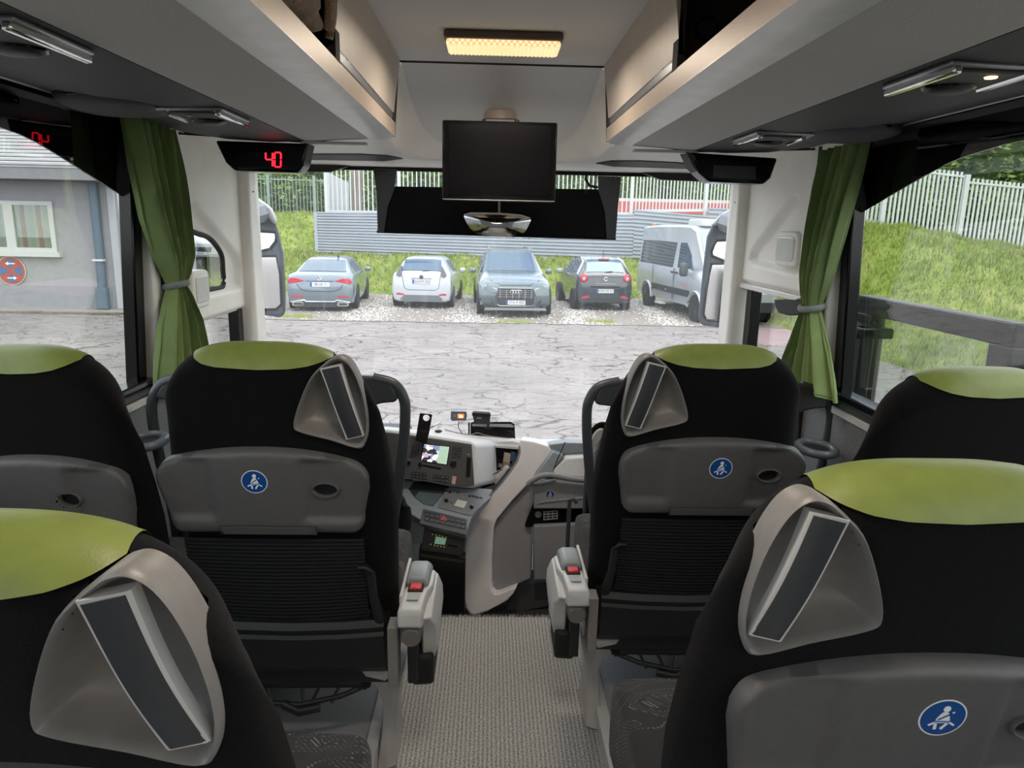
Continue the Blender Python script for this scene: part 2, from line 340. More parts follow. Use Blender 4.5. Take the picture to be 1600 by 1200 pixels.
def front_panel(s, rec, hole, zb, nm, lab):
    def fn(u, v):
        y = lerp(2.594, 3.315, u); z = lerp(zb, 1.735, v)
        d = pdist(rec, y, z); x = 1.13 + .03 * sstep(-.006, .03, d)
        e = min(v * (1.70 - zb), 9); x += .02 * (1 - sstep(0, .02, e))
        x -= .012 * (sstep(0, .02, (y - 2.77) * 1) * 0 + sstep(.0, .03, 3.30 - y - .25 * max(0, z - 1.45)) * 0)
        return (s * x, y, z)
    o = MB().grid(fn, 90, 90, skip=(lambda c: inside(hole, c[1], c[2])) if hole else None).build('wall_panel_' + nm, BEIGE, smooth=70)
    struct(o, lab, 'wall'); return o
fp = front_panel(-1, DW_REC, DW_HOLE, 1.012, 'left', "ivory moulded panel around the driver's small window")
MB().tube([(-1.158, p[0], p[1]) for p in catmull(DW_HOLE, 4)] + [(-1.158, *DW_HOLE[0])], .011, 8).build('window_seal', RUBBER, fp)
MB().prism([(-1.127, 2.614, 1.07), (-1.127, 2.736, 1.069), (-1.127, 2.734, 1.062), (-1.127, 2.612, 1.063)], (-.002, 0, 0)).build('warning_label', KEYGREY, fp)
fd = front_panel(1, DR_REC, None, 1.172, 'right', 'ivory moulded panel above the door glass with a recess')
MB().box(*sorted((1.12, 1.20)), 2.60, 3.31, 1.150, 1.173).build('lower_edge', SILVER_LIP, fd, bevel=.004)
for s, nm, zb, side, k in ((-1, 'left', 1.0, "driver's", 4), (1, 'right', 1.16, 'door', 5)):
    bx = lambda x0, x1, *r: MB().box(*sorted((s * x0, s * x1)), *r)
    o = bx(1.19, 1.196, 2.58, 3.32, .3 if s < 0 else -.1, 1.45 if s < 0 else 1.2).build('window_%d' % k, SIDE_GLASS, smooth=0); struct(o, 'small pane ahead of the %s side pillar' % side, 'window')
    if s < 0: bx(1.14, 1.19, 3.19, 3.24, .3, 1.02).build('window_frame', BLACK_GLOSS, o, bevel=.004)
    else: bx(1.14, 1.19, 3.14, 3.20, .3, 1.16).build('window_frame', BLACK_GLOSS, o, bevel=.004)
    if s < 0: bx(1.13, 1.22, 2.62, 3.32, -.22, .62).build('lower_lining', FELT, o)
    p = bx(1.085, 1.19, 3.25, 3.40, .25, 1.70).build('wall_windscreen_pillar_' + nm, BEIGE, bevel=.02); struct(p, 'ivory windscreen pillar on the %s side' % side, 'wall')
    MB().lathe([(.0035, 0), (.0035, .004)], (s * 1.083, 3.30, 1.53), 'x', 10).build('screw', SEAM, p)
# courtesy lamps on the front panels
def door_lamp(px, x, s, lab):
    (y0, z1), (y1, z0) = [p[1:] for p in px]
    y0, y1 = sorted((y0, y1)); c = ((s * x), (y0 + y1) / 2, (z0 + z1) / 2)
    t = thing('courtesy_lamp', lab, 'lamp', c, group='courtesy lamps by the front doors')
    MB().rbox((s * (x + .02), c[1], c[2]), (.03, (y1 - y0) / 2 + .018, (z1 - z0) / 2 + .02), .28).build('housing', BEIGE, t)
    MB().rbox((s * (x - .004), c[1], c[2]), (.010, (y1 - y0) / 2 - .002, (z1 - z0) / 2), .3).build('lens', mat('frosted_lens', (205, 206, 204), .25, noise=(20, .03)), t)
door_lamp([(-1.128, 2.69, 1.196), (-1.128, 2.816, 1.093)], 1.128, -1, "pale lens lamp pad beside the driver's small window")
door_lamp([(1.125, 2.851, 1.386), (1.125, 2.675, 1.292)], 1.125, 1, 'pale oblong lamp in the ivory panel above the door glass')
# rear end of the built stretch
o = MB().box(-1.2, 1.2, Y0 - .05, Y0, -.25, 2.0).build('wall_back', FELT); struct(o, 'grey rear partition of the saloon', 'wall')
o = MB().box(-1.2, 1.2, 3.40, 3.62, -1.0, .30).build('wall_front', LIGHT_PLASTIC); struct(o, 'front wall under the windscreen', 'wall')

# ---------------------------------------------------------------- luggage racks
BROWN_LINING = mat('dark_rack_lining', (44, 38, 35), .8, noise=(60, .1))
TAN_LIP = mat('lamp_tinted_lip', (186, 170, 156), .42, metal=.25, noise=(20, .04))  # tan colour carries the lamp's warm reflection on the aisle face
SATIN = mat('brushed_aluminium_strip', (150, 152, 155), .3, metal=.75, noise=(40, .1))
HATCH = mat('champagne_hatch', (196, 186, 175), .45, metal=.15, noise=(18, .03))
YF = 2.622
def rack(s, lab):
    cx = .01; t = thing('luggage_rack', lab, 'luggage rack', (s * .75 + cx, 0, 1.69), group='overhead racks along the aisle')
    X = lambda x: s * x + cx
    def ext(prof, y0, y1): return MB().loft([[(X(x), y0, z) for x, z in prof], [(X(x), y1, z) for x, z in prof]])
    ext([(.462, 1.690), (.682, 1.677), (.682, 1.70), (.462, 1.715)], Y0, YF).build('underside_panel', UNDER_GREY, t)
    ext([(.685, 1.6765), (.80, 1.672), (.95, 1.678), (1.105, 1.698), (1.105, 1.72), (.685, 1.70)], Y0, YF).build('service_panel', STRIP_DARK, t)
    ext([(1.10, 1.694), (1.15, 1.706), (1.15, 1.725), (1.10, 1.712)], Y0, YF + .1).build('edge_trim', SILVER_LIP, t, bevel=.002)
    lip = ext([(.372, 1.702), (.385, 1.694), (.42, 1.6895), (.460, 1.689), (.460, 1.715), (.372, 1.715)], Y0, YF).build('lip_rail', SILVER_LIP, t)
    ext([(.372, 1.703), (.384, 1.703), (.384, 1.748), (.378, 1.750), (.370, 1.746)], Y0, YF).build('lip_face', TAN_LIP, t, smooth=50)
    ext([(.46, 1.716), (1.12, 1.722), (1.12, 1.728), (.384, 1.722)], Y0, YF).build('shelf', BROWN_LINING, t)
    MB().box(*sorted((X(1.10), X(1.13))), Y0, YF, 1.725, 1.95).build('back_panel', BROWN_LINING, t)
    MB().box(*sorted((X(.37), X(1.12))), Y0, YF, 1.952, 1.97).build('top_panel', BROWN_LINING, t)
    MB().box(*sorted((X(.385), X(1.10))), 1.70, 1.715, 1.724, 1.952).build('bulkhead', BROWN_LINING, t)
    MB().box(*sorted((X(.370), X(.384))), 1.655, 1.70, 1.745, 1.952).build('bulkhead_edge', BROWN_LINING, t)
    # hatch with its handle strip
    h = ext([(.350, 1.9495), (.366, 1.84), (.374, 1.775), (.382, 1.775), (.376, 1.84), (.360, 1.9495)], 1.655, YF - .003).build('hatch_door', HATCH, t, smooth=60)
    MB().box(*sorted((X(.3735), X(.390))), 1.66, YF - .04, 1.752, 1.774).build('handle_strip', SATIN, h, bevel=.003)
    MB().box(*sorted((X(.371), X(.391))), YF - .04, YF - .015, 1.752, 1.775).build('latch', BLACK_GLOSS, h, bevel=.002)
    MB().box(*sorted((X(.3725), X(.377))), 1.658, YF - .01, 1.773, 1.776).build('chrome_edge', CHROME, h)
    # closing strip at the front end
    ext([(.355, 1.948), (.372, 1.70), (.60, 1.682), (.685, 1.672), (1.12, 1.69), (1.12, 1.95)], YF + .0015, YF + .006).build('end_seam', SEAM, t)
    MB().box(*sorted((X(.47), X(.70))), YF - .01, YF + .02, 1.668, 1.6785).build('end_trim', LIGHT_PLASTIC, t, bevel=.003)
    return t
rack(-1, "luggage rack over the driver's side seats, stuffed with a brown bag"); rk = rack(1, 'luggage rack over the door side seats with dark empty bay')
kb = thing('round_stop_knob', 'black round knob on the dark bulkhead inside the empty rack bay', 'knob', (.452, 1.697, 1.838))
MB().lathe([(.0, -.012), (.017, -.012), (.021, -.008), (.021, .0), (.024, .0), (.024, .003)], (.452, 1.697, 1.838), 'y').build('knob_cap', RUBBER, kb)
MB().lathe([(.024, .0), (.027, -.003), (.028, .0), (.024, .003)], (.452, 1.697, 1.838), 'y').build('ring', DARK_PLASTIC, kb)
# brown bag in the rack
def bag():
    sg = lambda x: math.copysign(abs(x) ** .62, x)
    def fn(u, v):
        a = 2 * math.pi * u; b_ = math.pi * (v - .5); x, y, z = sg(math.cos(b_)) * sg(math.cos(a)), sg(math.cos(b_)) * sg(math.sin(a)), sg(math.sin(b_))
        r = 1 + .04 * math.sin(5 * a + 3 * z) + .03 * math.sin(11 * z + 2 * a) + .025 * math.sin(17 * a - 9 * z)
        return (-.580 + .232 * x * r, 1.31 + .335 * y * r, min(1.945, max(1.7315, 1.845 + .115 * z * r)))
    t = thing('fleece_bag', 'fuzzy brown fleece bag bulging out of the overhead rack', 'bag', (-.545, 1.33, 1.732))
    MB().grid(fn, 64, 40).build('body', mat('brown_fleece', (164, 136, 110), 1., noise=(45, .3), bump=(260, .9), sheen=.4, spec=.05), t, smooth=80)
    MB().tube(catmull([(-.352, 1.56, 1.78), (-.342, 1.52, 1.84), (-.346, 1.40, 1.89), (-.35, 1.24, 1.88)], 5, False), .011, 8).build('fold', MATS['brown_fleece'], t)
    MB().tube(catmull([(-.36, 1.59, 1.77), (-.348, 1.58, 1.83), (-.36, 1.57, 1.92)], 5, False), .009, 8).build('fold', MATS['brown_fleece'], t)
bag()
# reading-light and air units in the service panels
LAMP_ON = mat('reading_lamp_glow', (255, 190, 110), .4, emit=((255, 190, 110), 3.))
def unit(s, y, big, lab, lit=False):
    cx = .01; X = lambda x: s * x + cx; z = 1.676
    t = thing('reading_light_unit', lab, 'air outlet', (X(.79), y, z), group='overhead light and air units')
    h = .105
    MB().prism([(X(.70), y - h, z), (X(.87), y - h * .9, z - .001), (X(.89), y + h * .6, z - .001), (X(.80), y + h, z), (X(.70), y + h, z)], (0, 0, -.010)).build('bezel', SATIN, t, bevel=.004)
    MB().box(*sorted((X(.705), X(.720))), y - h, y + h * 1.02, z - .022, z - .008).build('bright_bar', CHROME, t, bevel=.004)
    MB().prism([(X(.728), y - h * .86, z - .0095), (X(.85), y - h * .8, z - .0095), (X(.87), y + h * .5, z - .0095), (X(.80), y + h * .82, z - .0095), (X(.728), y + h * .82, z - .0095)], (0, 0, -.006)).build('plate', STRIP_DARK, t, bevel=.003)
    n = MB().rbox((X(.785), y + .035, z - .016), (.042, .034, .012), .9).build('air_nozzle', DARK_PLASTIC, t)
    MB().tube([(X(.785) + .043 * math.cos(a), y + .035 + .035 * math.sin(a), z - .016) for a in [2 * math.pi * k / 28 for k in range(29)]], .0035, 6).build('nozzle_ring', BLACK_GLOSS, n)
    MB().tube([(X(.842), y - .085, z - .016), (X(.852), y + .05, z - .016)], .006, 8).build('bright_bar', CHROME, t)
    if lit: MB().lathe([(0, -.0025), (.009, -.002), (.010, 0)], (X(.80), y - .055, z - .0155), 'z', 16).build('reading_lamp', LAMP_ON, t)
    else: MB().lathe([(0, -.0025), (.009, -.002), (.010, 0)], (X(.80), y - .055, z - .0155), 'z', 16).build('reading_lamp', BLACK_GLOSS, t)
    # boat-shaped loudspeaker cover toward the window
    f = MB().rbox((X(.98), y - .06, z + .009), (.125, .13, .028), .75).build('speaker_cover', STRIP_DARK, t)
    MB().tube([(X(.98) + .128 * math.cos(a), y - .06 + .133 * math.sin(a), z + .008) for a in [2 * math.pi * k / 36 for k in range(37)]], .004, 6).build('cover_rim', BLACK_GLOSS, f)
    return t
unit(-1, 1.985, False, "silver light and air unit nearest the red 40 display")
unit(1, 2.155, False, 'silver light and air unit nearest the blank display')
unit(1, 1.30, True, 'light and air unit with its reading lamp glowing', True)
unit(-1, 1.20, True, "light and air unit cut by the picture edge, driver's side")

# ---------------------------------------------------------------- ceiling lamps
def lamp_glow():
    m = mat('warm_lamp_diffuser', (255, 226, 180), .4); n, b = nodes_of(m); t = n.nodes.new('ShaderNodeTexCoord'); k = n.nodes.new('ShaderNodeTexChecker'); k.inputs['Scale'].default_value = 120
    k.inputs[1].default_value = (*lin((255, 232, 190)), 1); k.inputs[2].default_value = (*lin((246, 196, 132)), 1)
    n.links.new(t.outputs['Object'], k.inputs['Vector']); n.links.new(k.outputs['Color'], b.inputs['Emission Color']); n.links.new(k.outputs['Color'], b.inputs['Base Color']); b.inputs['Emission Strength'].default_value = LAMP_GLOW
    return m
GLOW = lamp_glow()
def ceiling_lamp(y, lab):
    t = thing('ceiling_lamp', lab, 'ceiling lamp', (.01, y, 1.95), group='lamps along the ceiling')
    MB().box(-.165, .180, y, y + .125, 1.926, 1.9505).build('housing', mat('lamp_housing_brown', (92, 80, 70), .4, noise=(20, .1)), t, bevel=.008)
    MB().box(-.158, .173, y + .004, y + .121, 1.906, 1.9265).build('diffuser', GLOW, t, bevel=.007)
    for k in range(26):
        x = -.150 + k * .0122; MB().box(x, x + .003, y + .006, y + .119, 1.9045, 1.9065).build('prism_rib', GLOW, t)
    l = bpy.data.lights.new('lamp_light', 'AREA'); l.shape = 'RECTANGLE'; l.size = .32; l.size_y = .11; l.energy = LAMP_W; l.color = (1, .88, .74); l.spread = math.radians(175)
    lo = bpy.data.objects.new('lamp_light', l); COL.objects.link(lo); lo.parent = t; lo.location = (.0, .06, -.052)
ceiling_lamp(2.20, 'lit warm strip lamp on the ceiling behind the hanging monitor')
for y, l_ in ((.55, 'added warm strip lamp on the ceiling out of view, second behind the monitor'), (-1.10, 'added warm strip lamp on the ceiling out of view, third behind the monitor'), (-2.75, 'added warm strip lamp on the ceiling out of view, by the rear partition')): ceiling_lamp(y, l_)  # unseen lamps added behind the camera to brighten the interior

# ---------------------------------------------------------------- monitor
t = thing('ceiling_monitor', 'black flat monitor hanging from the ceiling in mid aisle', 'monitor', (.005, 2.56, 1.78))
MB().box(-.192, .200, 2.545, 2.585, 1.487, 1.750).build('case', BLACK_GLOSS, t, bevel=.006)
MB().box(-.170, .178, 2.541, 2.546, 1.508, 1.737).build('screen', SCREEN, t)
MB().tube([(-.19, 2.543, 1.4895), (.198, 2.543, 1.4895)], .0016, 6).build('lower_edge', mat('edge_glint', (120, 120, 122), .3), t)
MB().box(-.058, .072, 2.60, 2.93, 1.742, 1.765).build('mount_arm', DARK_PLASTIC, t, bevel=.006)
MB().lathe([(.062, 0), (.062, .05), (.07, .09)], (.007, 2.93, 1.745), 'z', 28).build('hinge_pod', TAN_LIP, t)
MB().box(-.05, .06, 2.58, 2.64, 1.70, 1.765).build('bracket', DARK_PLASTIC, t, bevel=.006)
# ---------------------------------------------------------------- sun visor, inside mirror
t = thing('sun_visor', 'wide black roller sun visor across the windscreen top', 'sun visor', (0, 3.2, 1.36))
VY = 3.22
MB().prism([(-0.5251, 3.22, 1.366), (0.5349, 3.22, 1.357), (0.5124, 3.22, 1.57), (-0.4906, 3.22, 1.562)], (0, .012, 0)).build('blind_cloth', SCREEN, t, bevel=.002)
MB().tube([(-0.5243, 3.215, 1.368), (0.5339, 3.215, 1.358)], .006, 8).build('bottom_rail', BLACK_GLOSS, t)
for pts in ([(-0.5337, 3.205, 1.635), (-0.4321, 3.205, 1.634), (-0.4444, 3.205, 1.549), (-0.4733, 3.205, 1.478), (-0.492, 3.205, 1.366), (-0.52, 3.205, 1.366), (-0.5221, 3.205, 1.536)], [(0.4398, 3.205, 1.625), (0.5436, 3.205, 1.624), (0.5362, 3.205, 1.499), (0.5323, 3.205, 1.357), (0.4922, 3.205, 1.358), (0.4779, 3.205, 1.476), (0.4455, 3.205, 1.563)]):
    MB().prism(pts, (0, .012, 0)).build('arm', mat('visor_arm_black', (60, 62, 68), .4, noise=(30, .1)), t, bevel=.003)
MB().tube([(0.3936, 3.24, 1.631), (0.3916, 3.24, 1.612), (0.4098, 3.24, 1.585), (0.4471, 3.24, 1.578)], .006, 8).build('cable', RUBBER, t)
MB().tube([(0.3844, 3.21, 1.559), (0.3956, 3.21, 1.559)], .010, 8).build('clip', RUBBER, t)
t = thing('interior_mirror', 'wide chrome driver mirror hanging before the black visor', 'mirror', (0, 3.12, 1.42))
MP = [(-0.1381, 3.12, 1.446), (-0.1109, 3.12, 1.453), (0.01203, 3.12, 1.455), (0.108, 3.12, 1.448), (0.1468, 3.12, 1.436), (0.1392, 3.12, 1.409), (0.118, 3.12, 1.376), (0.0687, 3.12, 1.361), (-0.0001617, 3.12, 1.36), (-0.07452, 3.12, 1.367), (-0.1021, 3.12, 1.38), (-0.127, 3.12, 1.414)]
def mirror_face():
    c = sum((Vector(p) for p in MP), Vector()) / len(MP); P2 = catmull(MP, 4); vs = [tuple(c + Vector((0, -.010, 0)))]; fs = []
    for k, sc in enumerate((.35, .65, .88, 1.0)):
        for p in P2:
            q = c + (Vector(p) - c) * sc; vs.append((q.x, c.y - .010 * (1 - sc * sc), q.z))
    n = len(P2)
    for i in range(n): fs.append((0, 1 + i, 1 + (i + 1) % n))
    for r in range(3):
        for i in range(n): a = 1 + r * n; fs.append((a + i, a + n + i, a + n + (i + 1) % n, a + (i + 1) % n))
    return MB().add(vs, fs)
mirror_face().build('glass', CHROME, t, smooth=80)
MB().prism([(p[0], p[1] + .002, p[2]) for p in catmull(MP, 4)], (0, .025, 0)).build('shell', BLACK_GLOSS, t)
MB().tube([(MP[0][0], MP[0][1] - .003, MP[0][2])] + [(p[0], p[1] - .004, p[2] + .001) for p in MP[1:5]], .0035, 6).build('bright_edge', CHROME, t)
for dx in (-.003, .003): MB().tube([(.012 + dx, 3.19, 1.55), (.012 + dx, 3.16, 1.44)], .0012, 5).build('stay_wire', SILVER_LIP, t)
# ---------------------------------------------------------------- row displays
SEG = mat('red_led_segment', (255, 40, 50), .5, emit=((255, 30, 45), 1.1))
def seg_digit(ch, o, wd, ht, t):
    """seven-segment digit; o lower-left corner in x,z at depth y"""
    on = {'4': 'bcfg', '0': 'abcdef'}[ch]; r = .0026; x, y, z = o; sl = .10
    P = lambda a, b_: (x + a * wd + sl * b_ * ht * .6, y, z + b_ * ht)
    S = {'a': ((.08, 1), (.92, 1)), 'b': ((1, .96), (1, .54)), 'c': ((1, .46), (1, .04)), 'd': ((.08, 0), (.92, 0)), 'e': ((0, .04), (0, .46)), 'f': ((0, .54), (0, .96)), 'g': ((.08, .5), (.92, .5))}
    for k in on: MB().tube([P(*S[k][0]), P(*S[k][1])], r, 6).build('led_segment', SEG, t)
def display(pts, side, lab, on):
    c = [sum(p[i] for p in pts) / len(pts) for i in range(3)]
    t = thing('row_display', lab, 'display', (c[0], c[1], c[2]), group='display housings at the rack ends')
    MB().prism(pts, (0, .10, 0)).build('housing', BLACK_GLOSS, t, bevel=.010, seg=3)
    q = [tuple(Vector(c) + (Vector(p) - Vector(c)) * .80) for p in pts]
    return t, c
t, c = display([(-0.9794, 2.6, 1.671), (-0.66, 2.6, 1.668), (-0.6784, 2.6, 1.596), (-0.6973, 2.6, 1.569), (-0.9181, 2.6, 1.571), (-0.9472, 2.6, 1.598)], -1, 'black display unit showing red 40 at the rack end', True)
MB().prism([(-0.9019, 2.597, 1.637), (-0.7397, 2.597, 1.637), (-0.7422, 2.597, 1.585), (-0.9053, 2.597, 1.584)], (0, .004, 0)).build('window', SCREEN, t)
p0 = (-0.8067, 2.592, 1.587); p1 = (-0.777, 2.592, 1.587); ht = (-0.7712, 2.592, 1.635)[2] - (-0.7737, 2.592, 1.587)[2]
seg_digit('4', p0, .0235, ht, t); seg_digit('0', (p1[0] + .001, p1[1], p1[2]), .0215, ht, t)
MB().prism([(-0.6743, 2.605, 1.671), (-0.659, 2.605, 1.669), (-0.6747, 2.605, 1.609), (-0.694, 2.605, 1.574)], (0, .09, 0)).build('side_cheek', STRIP_DARK, t, bevel=.003)
t, c = display([(0.6774, 2.6, 1.67), (0.9916, 2.6, 1.658), (0.9732, 2.6, 1.589), (0.95, 2.6, 1.567), (0.7514, 2.6, 1.571), (0.7123, 2.6, 1.601)], 1, 'black display unit with a blank screen at the rack end', False)
MB().prism([(0.7619, 2.597, 1.628), (0.9131, 2.597, 1.627), (0.9173, 2.597, 1.584), (0.763, 2.597, 1.587)], (0, .004, 0)).build('window', mat('blank_lcd', (36, 38, 36), .3), t)
MB().prism([(0.6626, 2.605, 1.672), (0.6834, 2.605, 1.668), (0.721, 2.605, 1.597), (0.6941, 2.605, 1.619)], (0, .09, 0)).build('side_cheek', STRIP_DARK, t, bevel=.003)
# ================================================================ SEATS
ZTOP = 1.16
FRONT_TAPER = .14                                                                         # the back rest narrows toward the sitter
AR = [(.0, .245), (.5, .250), (.75, .258), (.83, .252), (.93, .240), (1.0, .235)]        # half width toward the aisle
AL = [(.0, .240), (.5, .240), (.85, .248), (1.0, .236)]                                   # half width toward the wall
SEAM_T = [(-.165, 1.129), (-.150, 1.117), (-.128, 1.108), (-.10, 1.103), (-.014, 1.099), (.05, 1.101), (.09, 1.106), (.119, 1.113), (.138, 1.119), (.152, 1.122)]
H_OUT = [(.143, 1.124), (.158, 1.133), (.173, 1.134), (.190, 1.120), (.205, 1.086), (.217, 1.032), (.219, .975), (.211, .938), (.195, .924), (.139, .943), (.076, .961), (.061, .978), (.079, 1.033), (.109, 1.091)]
H_OUT = catmull([(x - .010, z - .004) for x, z in H_OUT], 4)
def yr(z): return .2 * (ZTOP - z)
def s_x(u, z): return u * (tab(AR, z) if u >= 0 else tab(AL, z))
def s_top(u):
    if u >= 0: return .93 + .217 * max(0, 1 - u ** 2.6) ** .34
    return .97 + .177 * max(0, 1 - abs(u) ** 4) ** .42
def s_h(u): return .056 * max(0, 1 - abs(u) ** 8) ** .5
def prof(u, off=0., z0=.36, front=.36, zs=None, n1=26, n2=10, n3=12):
    """profile of the back rest slice u: up the rear face, over the top, down the front"""
    h = s_h(u); zt = s_top(u); rv = .05 * h / .056; zc = zt - rv; pts = []; st = z0 if zs is None else min(zs, zt - .002)
    a0 = 0.
    w_ = lambda z, t: s_x(u, z) * (1 - FRONT_TAPER * t)
    if st < zc:
        for k in range(n1): z = lerp(st, zc, k / n1); pts.append((w_(z, 0), yr(z) + .056 - h - off, z))
    else:
        a0 = math.asin(min(1, (st - zc) / max(rv, 1e-6)))
        for k in range(n1): pts.append((w_(zc, (1 - math.cos(a0)) / 2), yr(zc) + .056 - (h + off) * math.cos(a0), zc + (rv + off) * math.sin(a0)))
    for k in range(n2 + 1):
        a = lerp(a0, math.pi, k / n2); pts.append((w_(zc, (1 - math.cos(a)) / 2), yr(zc) + .056 - (h + off) * math.cos(a), zc + (rv + off) * math.sin(a)))
    for k in range(1, n3 + 1):
        z = lerp(zc, front, k / n3); pts.append((w_(z, 1), yr(z) + .056 + h + off + .018 * math.sin(math.pi * min(1, max(0, (z - .36) / .8))), z))
    return pts
def sheet(s, us, kw, skip=None):
    rows = [[(s * p[0], p[1], p[2]) for p in prof(u, **(kw(u) if callable(kw) else kw))] for u in us]; n = len(rows[0]); m = MB(); fs = []
    vs = [p for r in rows for p in r]
    for i in range(len(rows) - 1):
        for j in range(n - 1):
            q = (i * n + j, i * n + j + 1, (i + 1) * n + j + 1, (i + 1) * n + j)
            if skip and skip(sum(vs[k][0] for k in q) / 4 * s, sum(vs[k][1] for k in q) / 4, sum(vs[k][2] for k in q) / 4): continue
            fs.append(q)
    return m.add(vs, fs)
FIG = [  # seat-belt pictogram in a unit disc: closed outlines
    [(math.cos(a) * .15 + .04, math.sin(a) * .16 + .50) for a in [k * math.pi / 6 for k in range(12)]],
    [(-.10, .30), (.02, .34), (.16, .30), (.26, .06), (.30, -.12), (.34, -.22), (.10, -.24), (-.12, -.26), (-.30, -.20), (-.26, .02)],
    [(.30, .30), (.38, .36), (.42, .32), (.34, .24)], [(-.56, -.34), (-.32, -.20), (-.26, -.28), (-.50, -.42)], [(.36, -.20), (.58, -.36), (.52, -.42), (.30, -.27)],
    [(-.30, -.27), (-.18, -.28), (-.14, -.60), (-.28, -.60)], [(.30, -.28), (.16, -.28), (-.02, -.55), (.08, -.63)]]
def belt_sticker(parent, M, r, local=True):
    """round blue sticker with the white seat-belt figure; M maps (a, b, out) on the surface to a point"""
    N = 36; ring = lambda k, d: [M(k * r * math.cos(2 * math.pi * i / N), k * r * math.sin(2 * math.pi * i / N), d) for i in range(N)]
    st = MB().loft([ring(1.0, -.0005), ring(1.0, .0008)]).build('belt_sticker', WHITE, parent, local=local, label='round blue seat belt sticker with white rim')
    if not local: ORG[st.name] = ORG[parent.name]
    MB().loft([ring(.93, .0003), ring(.93, .0012)]).build('blue_field', STICKER_BLUE, st, local=local)
    fg = MB()
    for q in FIG: fg.loft([[M(r * x * 1.02, r * y * 1.02, .0006) for x, y in q], [M(r * x * 1.02, r * y * 1.02, .0017) for x, y in q]])
    fg.build('figure', WHITE, st, local=local)
    bl = MB()
    for q in ([(-.22, -.04), (.22, .26), (.26, .20), (-.18, -.10)], [(-.30, -.13), (.32, -.15), (.32, -.20), (-.30, -.18)]): bl.loft([[M(r * x, r * y, .0014) for x, y in q], [M(r * x, r * y, .0021) for x, y in q]])
    bl.build('belt', STICKER_BLUE, st, local=local)
def seat(label, loc, s, handle=True, lower=True, zs=1.0, table=True, sx=1.0, sticker=True, pc=None, ch=.138, arm_dz=-.010):
    """double-row coach seat; s=+1 aisle on the right of the seat, -1 aisle on its left; origin on the floor below the head-rest's rear face"""
    t = thing('coach_seat', label, 'seat', loc, group='black and green coach seats'); t.scale = (sx, 1, zs)
    us = [-1 + 2 * k / 84 for k in range(85)]; us = [math.copysign(abs(u) ** .75, u) for u in us]
    hc = (sum(p[0] for p in H_OUT) / len(H_OUT), sum(p[1] for p in H_OUT) / len(H_OUT)); H9 = [(hc[0] + (x - hc[0]) * .965, hc[1] + (z - hc[1]) * .965) for x, z in H_OUT]
    sk = (lambda x, y, z: y < yr(z) + .05 and inside(H9, x, z)) if handle else None
    sheet(s, us, dict(n1=78), sk).build('backrest', BLACK_FABRIC, t, smooth=80, local=True)
    cu = [-.695 + 1.305 * k / 44 for k in range(45)]
    sheet(s, cu, lambda u: dict(off=.0035, zs=tab(SEAM_T, u * .236), front=s_top(u) - .055 - .16 * max(0, 1 - (abs(u + .04) / .66) ** 2.5), n1=10, n2=10, n3=8)).build('head_cap', GREEN_VINYL, t, smooth=80, local=True, label='glossy green vinyl cap over the head rest')
    if handle:
        def ysurf(x, z):
            u = min(.97, max(0, x / tab(AR, z))); h = s_h(u); zt = s_top(u); rv = .05 * h / .056; zc = zt - rv
            return yr(z) + .056 - h if z < zc else yr(zc) + .056 - h * math.sqrt(max(0, 1 - min(1, (z - zc) / rv) ** 2))
        def ring(sc, d):
            R = []
            for x, z in H_OUT:
                X_, Z_ = hc[0] + (x - hc[0]) * sc, hc[1] + (z - hc[1]) * sc; R.append((s * X_, yr(Z_) + min(.007, .6 * (ysurf(X_, Z_) - yr(Z_))) * sstep(.8, 1, sc) + d, Z_))
            return R
        rings = [ring(.985, .034), ring(1.0, .012), ring(1.008, .002), ring(1.0, -.007), ring(.965, -.011), ring(.935, -.007), ring(.91, .002), ring(.85, .018), ring(.75, .033), ring(.58, .044), ring(.3, .047), ring(.02, .048)]
        hs = MB().loft(rings, cap=False).build('handle_shell', SEAT_GREY, t, smooth=60, local=True, label='satin grey grab handle shell let into the shoulder')
        def bar(w, th, y0, tag, m, ex=0.):
            T = Vector((.143, 1.108 + ex)); B = Vector((.181, .950 - ex)); d = (T - B).normalized(); nrm = Vector((d.y, -d.x)); loops = []
            for k in range(15):
                f = k / 14; c = B + (T - B) * f; ho = w * .5; hi = w * (.5 + .14 * f ** 3); yy = yr(c.y) + y0 - .008 * math.sin(math.pi * f)
                loops.append([(s * (c.x + nrm.x * a), yy + b_, c.y + nrm.y * a) for a, b_ in ((-hi, th), (-hi, .002), (-hi + .003, 0), (ho - .003, 0), (ho, .002), (ho, th))])
            return MB().loft(loops).build(tag, m, hs, smooth=40, local=True)
        bar(.040, .016, -.0085, 'grip_edge', LIGHT_PLASTIC, .003); bar(.034, .012, -.0105, 'grip', HANDLE_DARK)
    # folding table panel with its cup ring (set the same way round on both sides of the aisle)
    pc = (-.028 if s > 0 else .028) if pc is None else pc
    def P_(b_, z, off): return (pc + b_, yr(z) - off, z)
    def edge(u, z):
        hw = tab([(.70, .212), (.80, .228), (.885, .244), (.93, .240)], z); return u * hw
    def ptop(u): q_ = max(0, abs(u) - .80) / .20; return .922 - .044 * abs(u) ** 2.2 - .058 * (1 - (1 - min(1, q_) ** 2) ** .5)
    def pbot(u): q_ = max(0, abs(u) - .88) / .12; return .706 + .026 * (1 - (1 - min(1, q_) ** 2) ** .5)
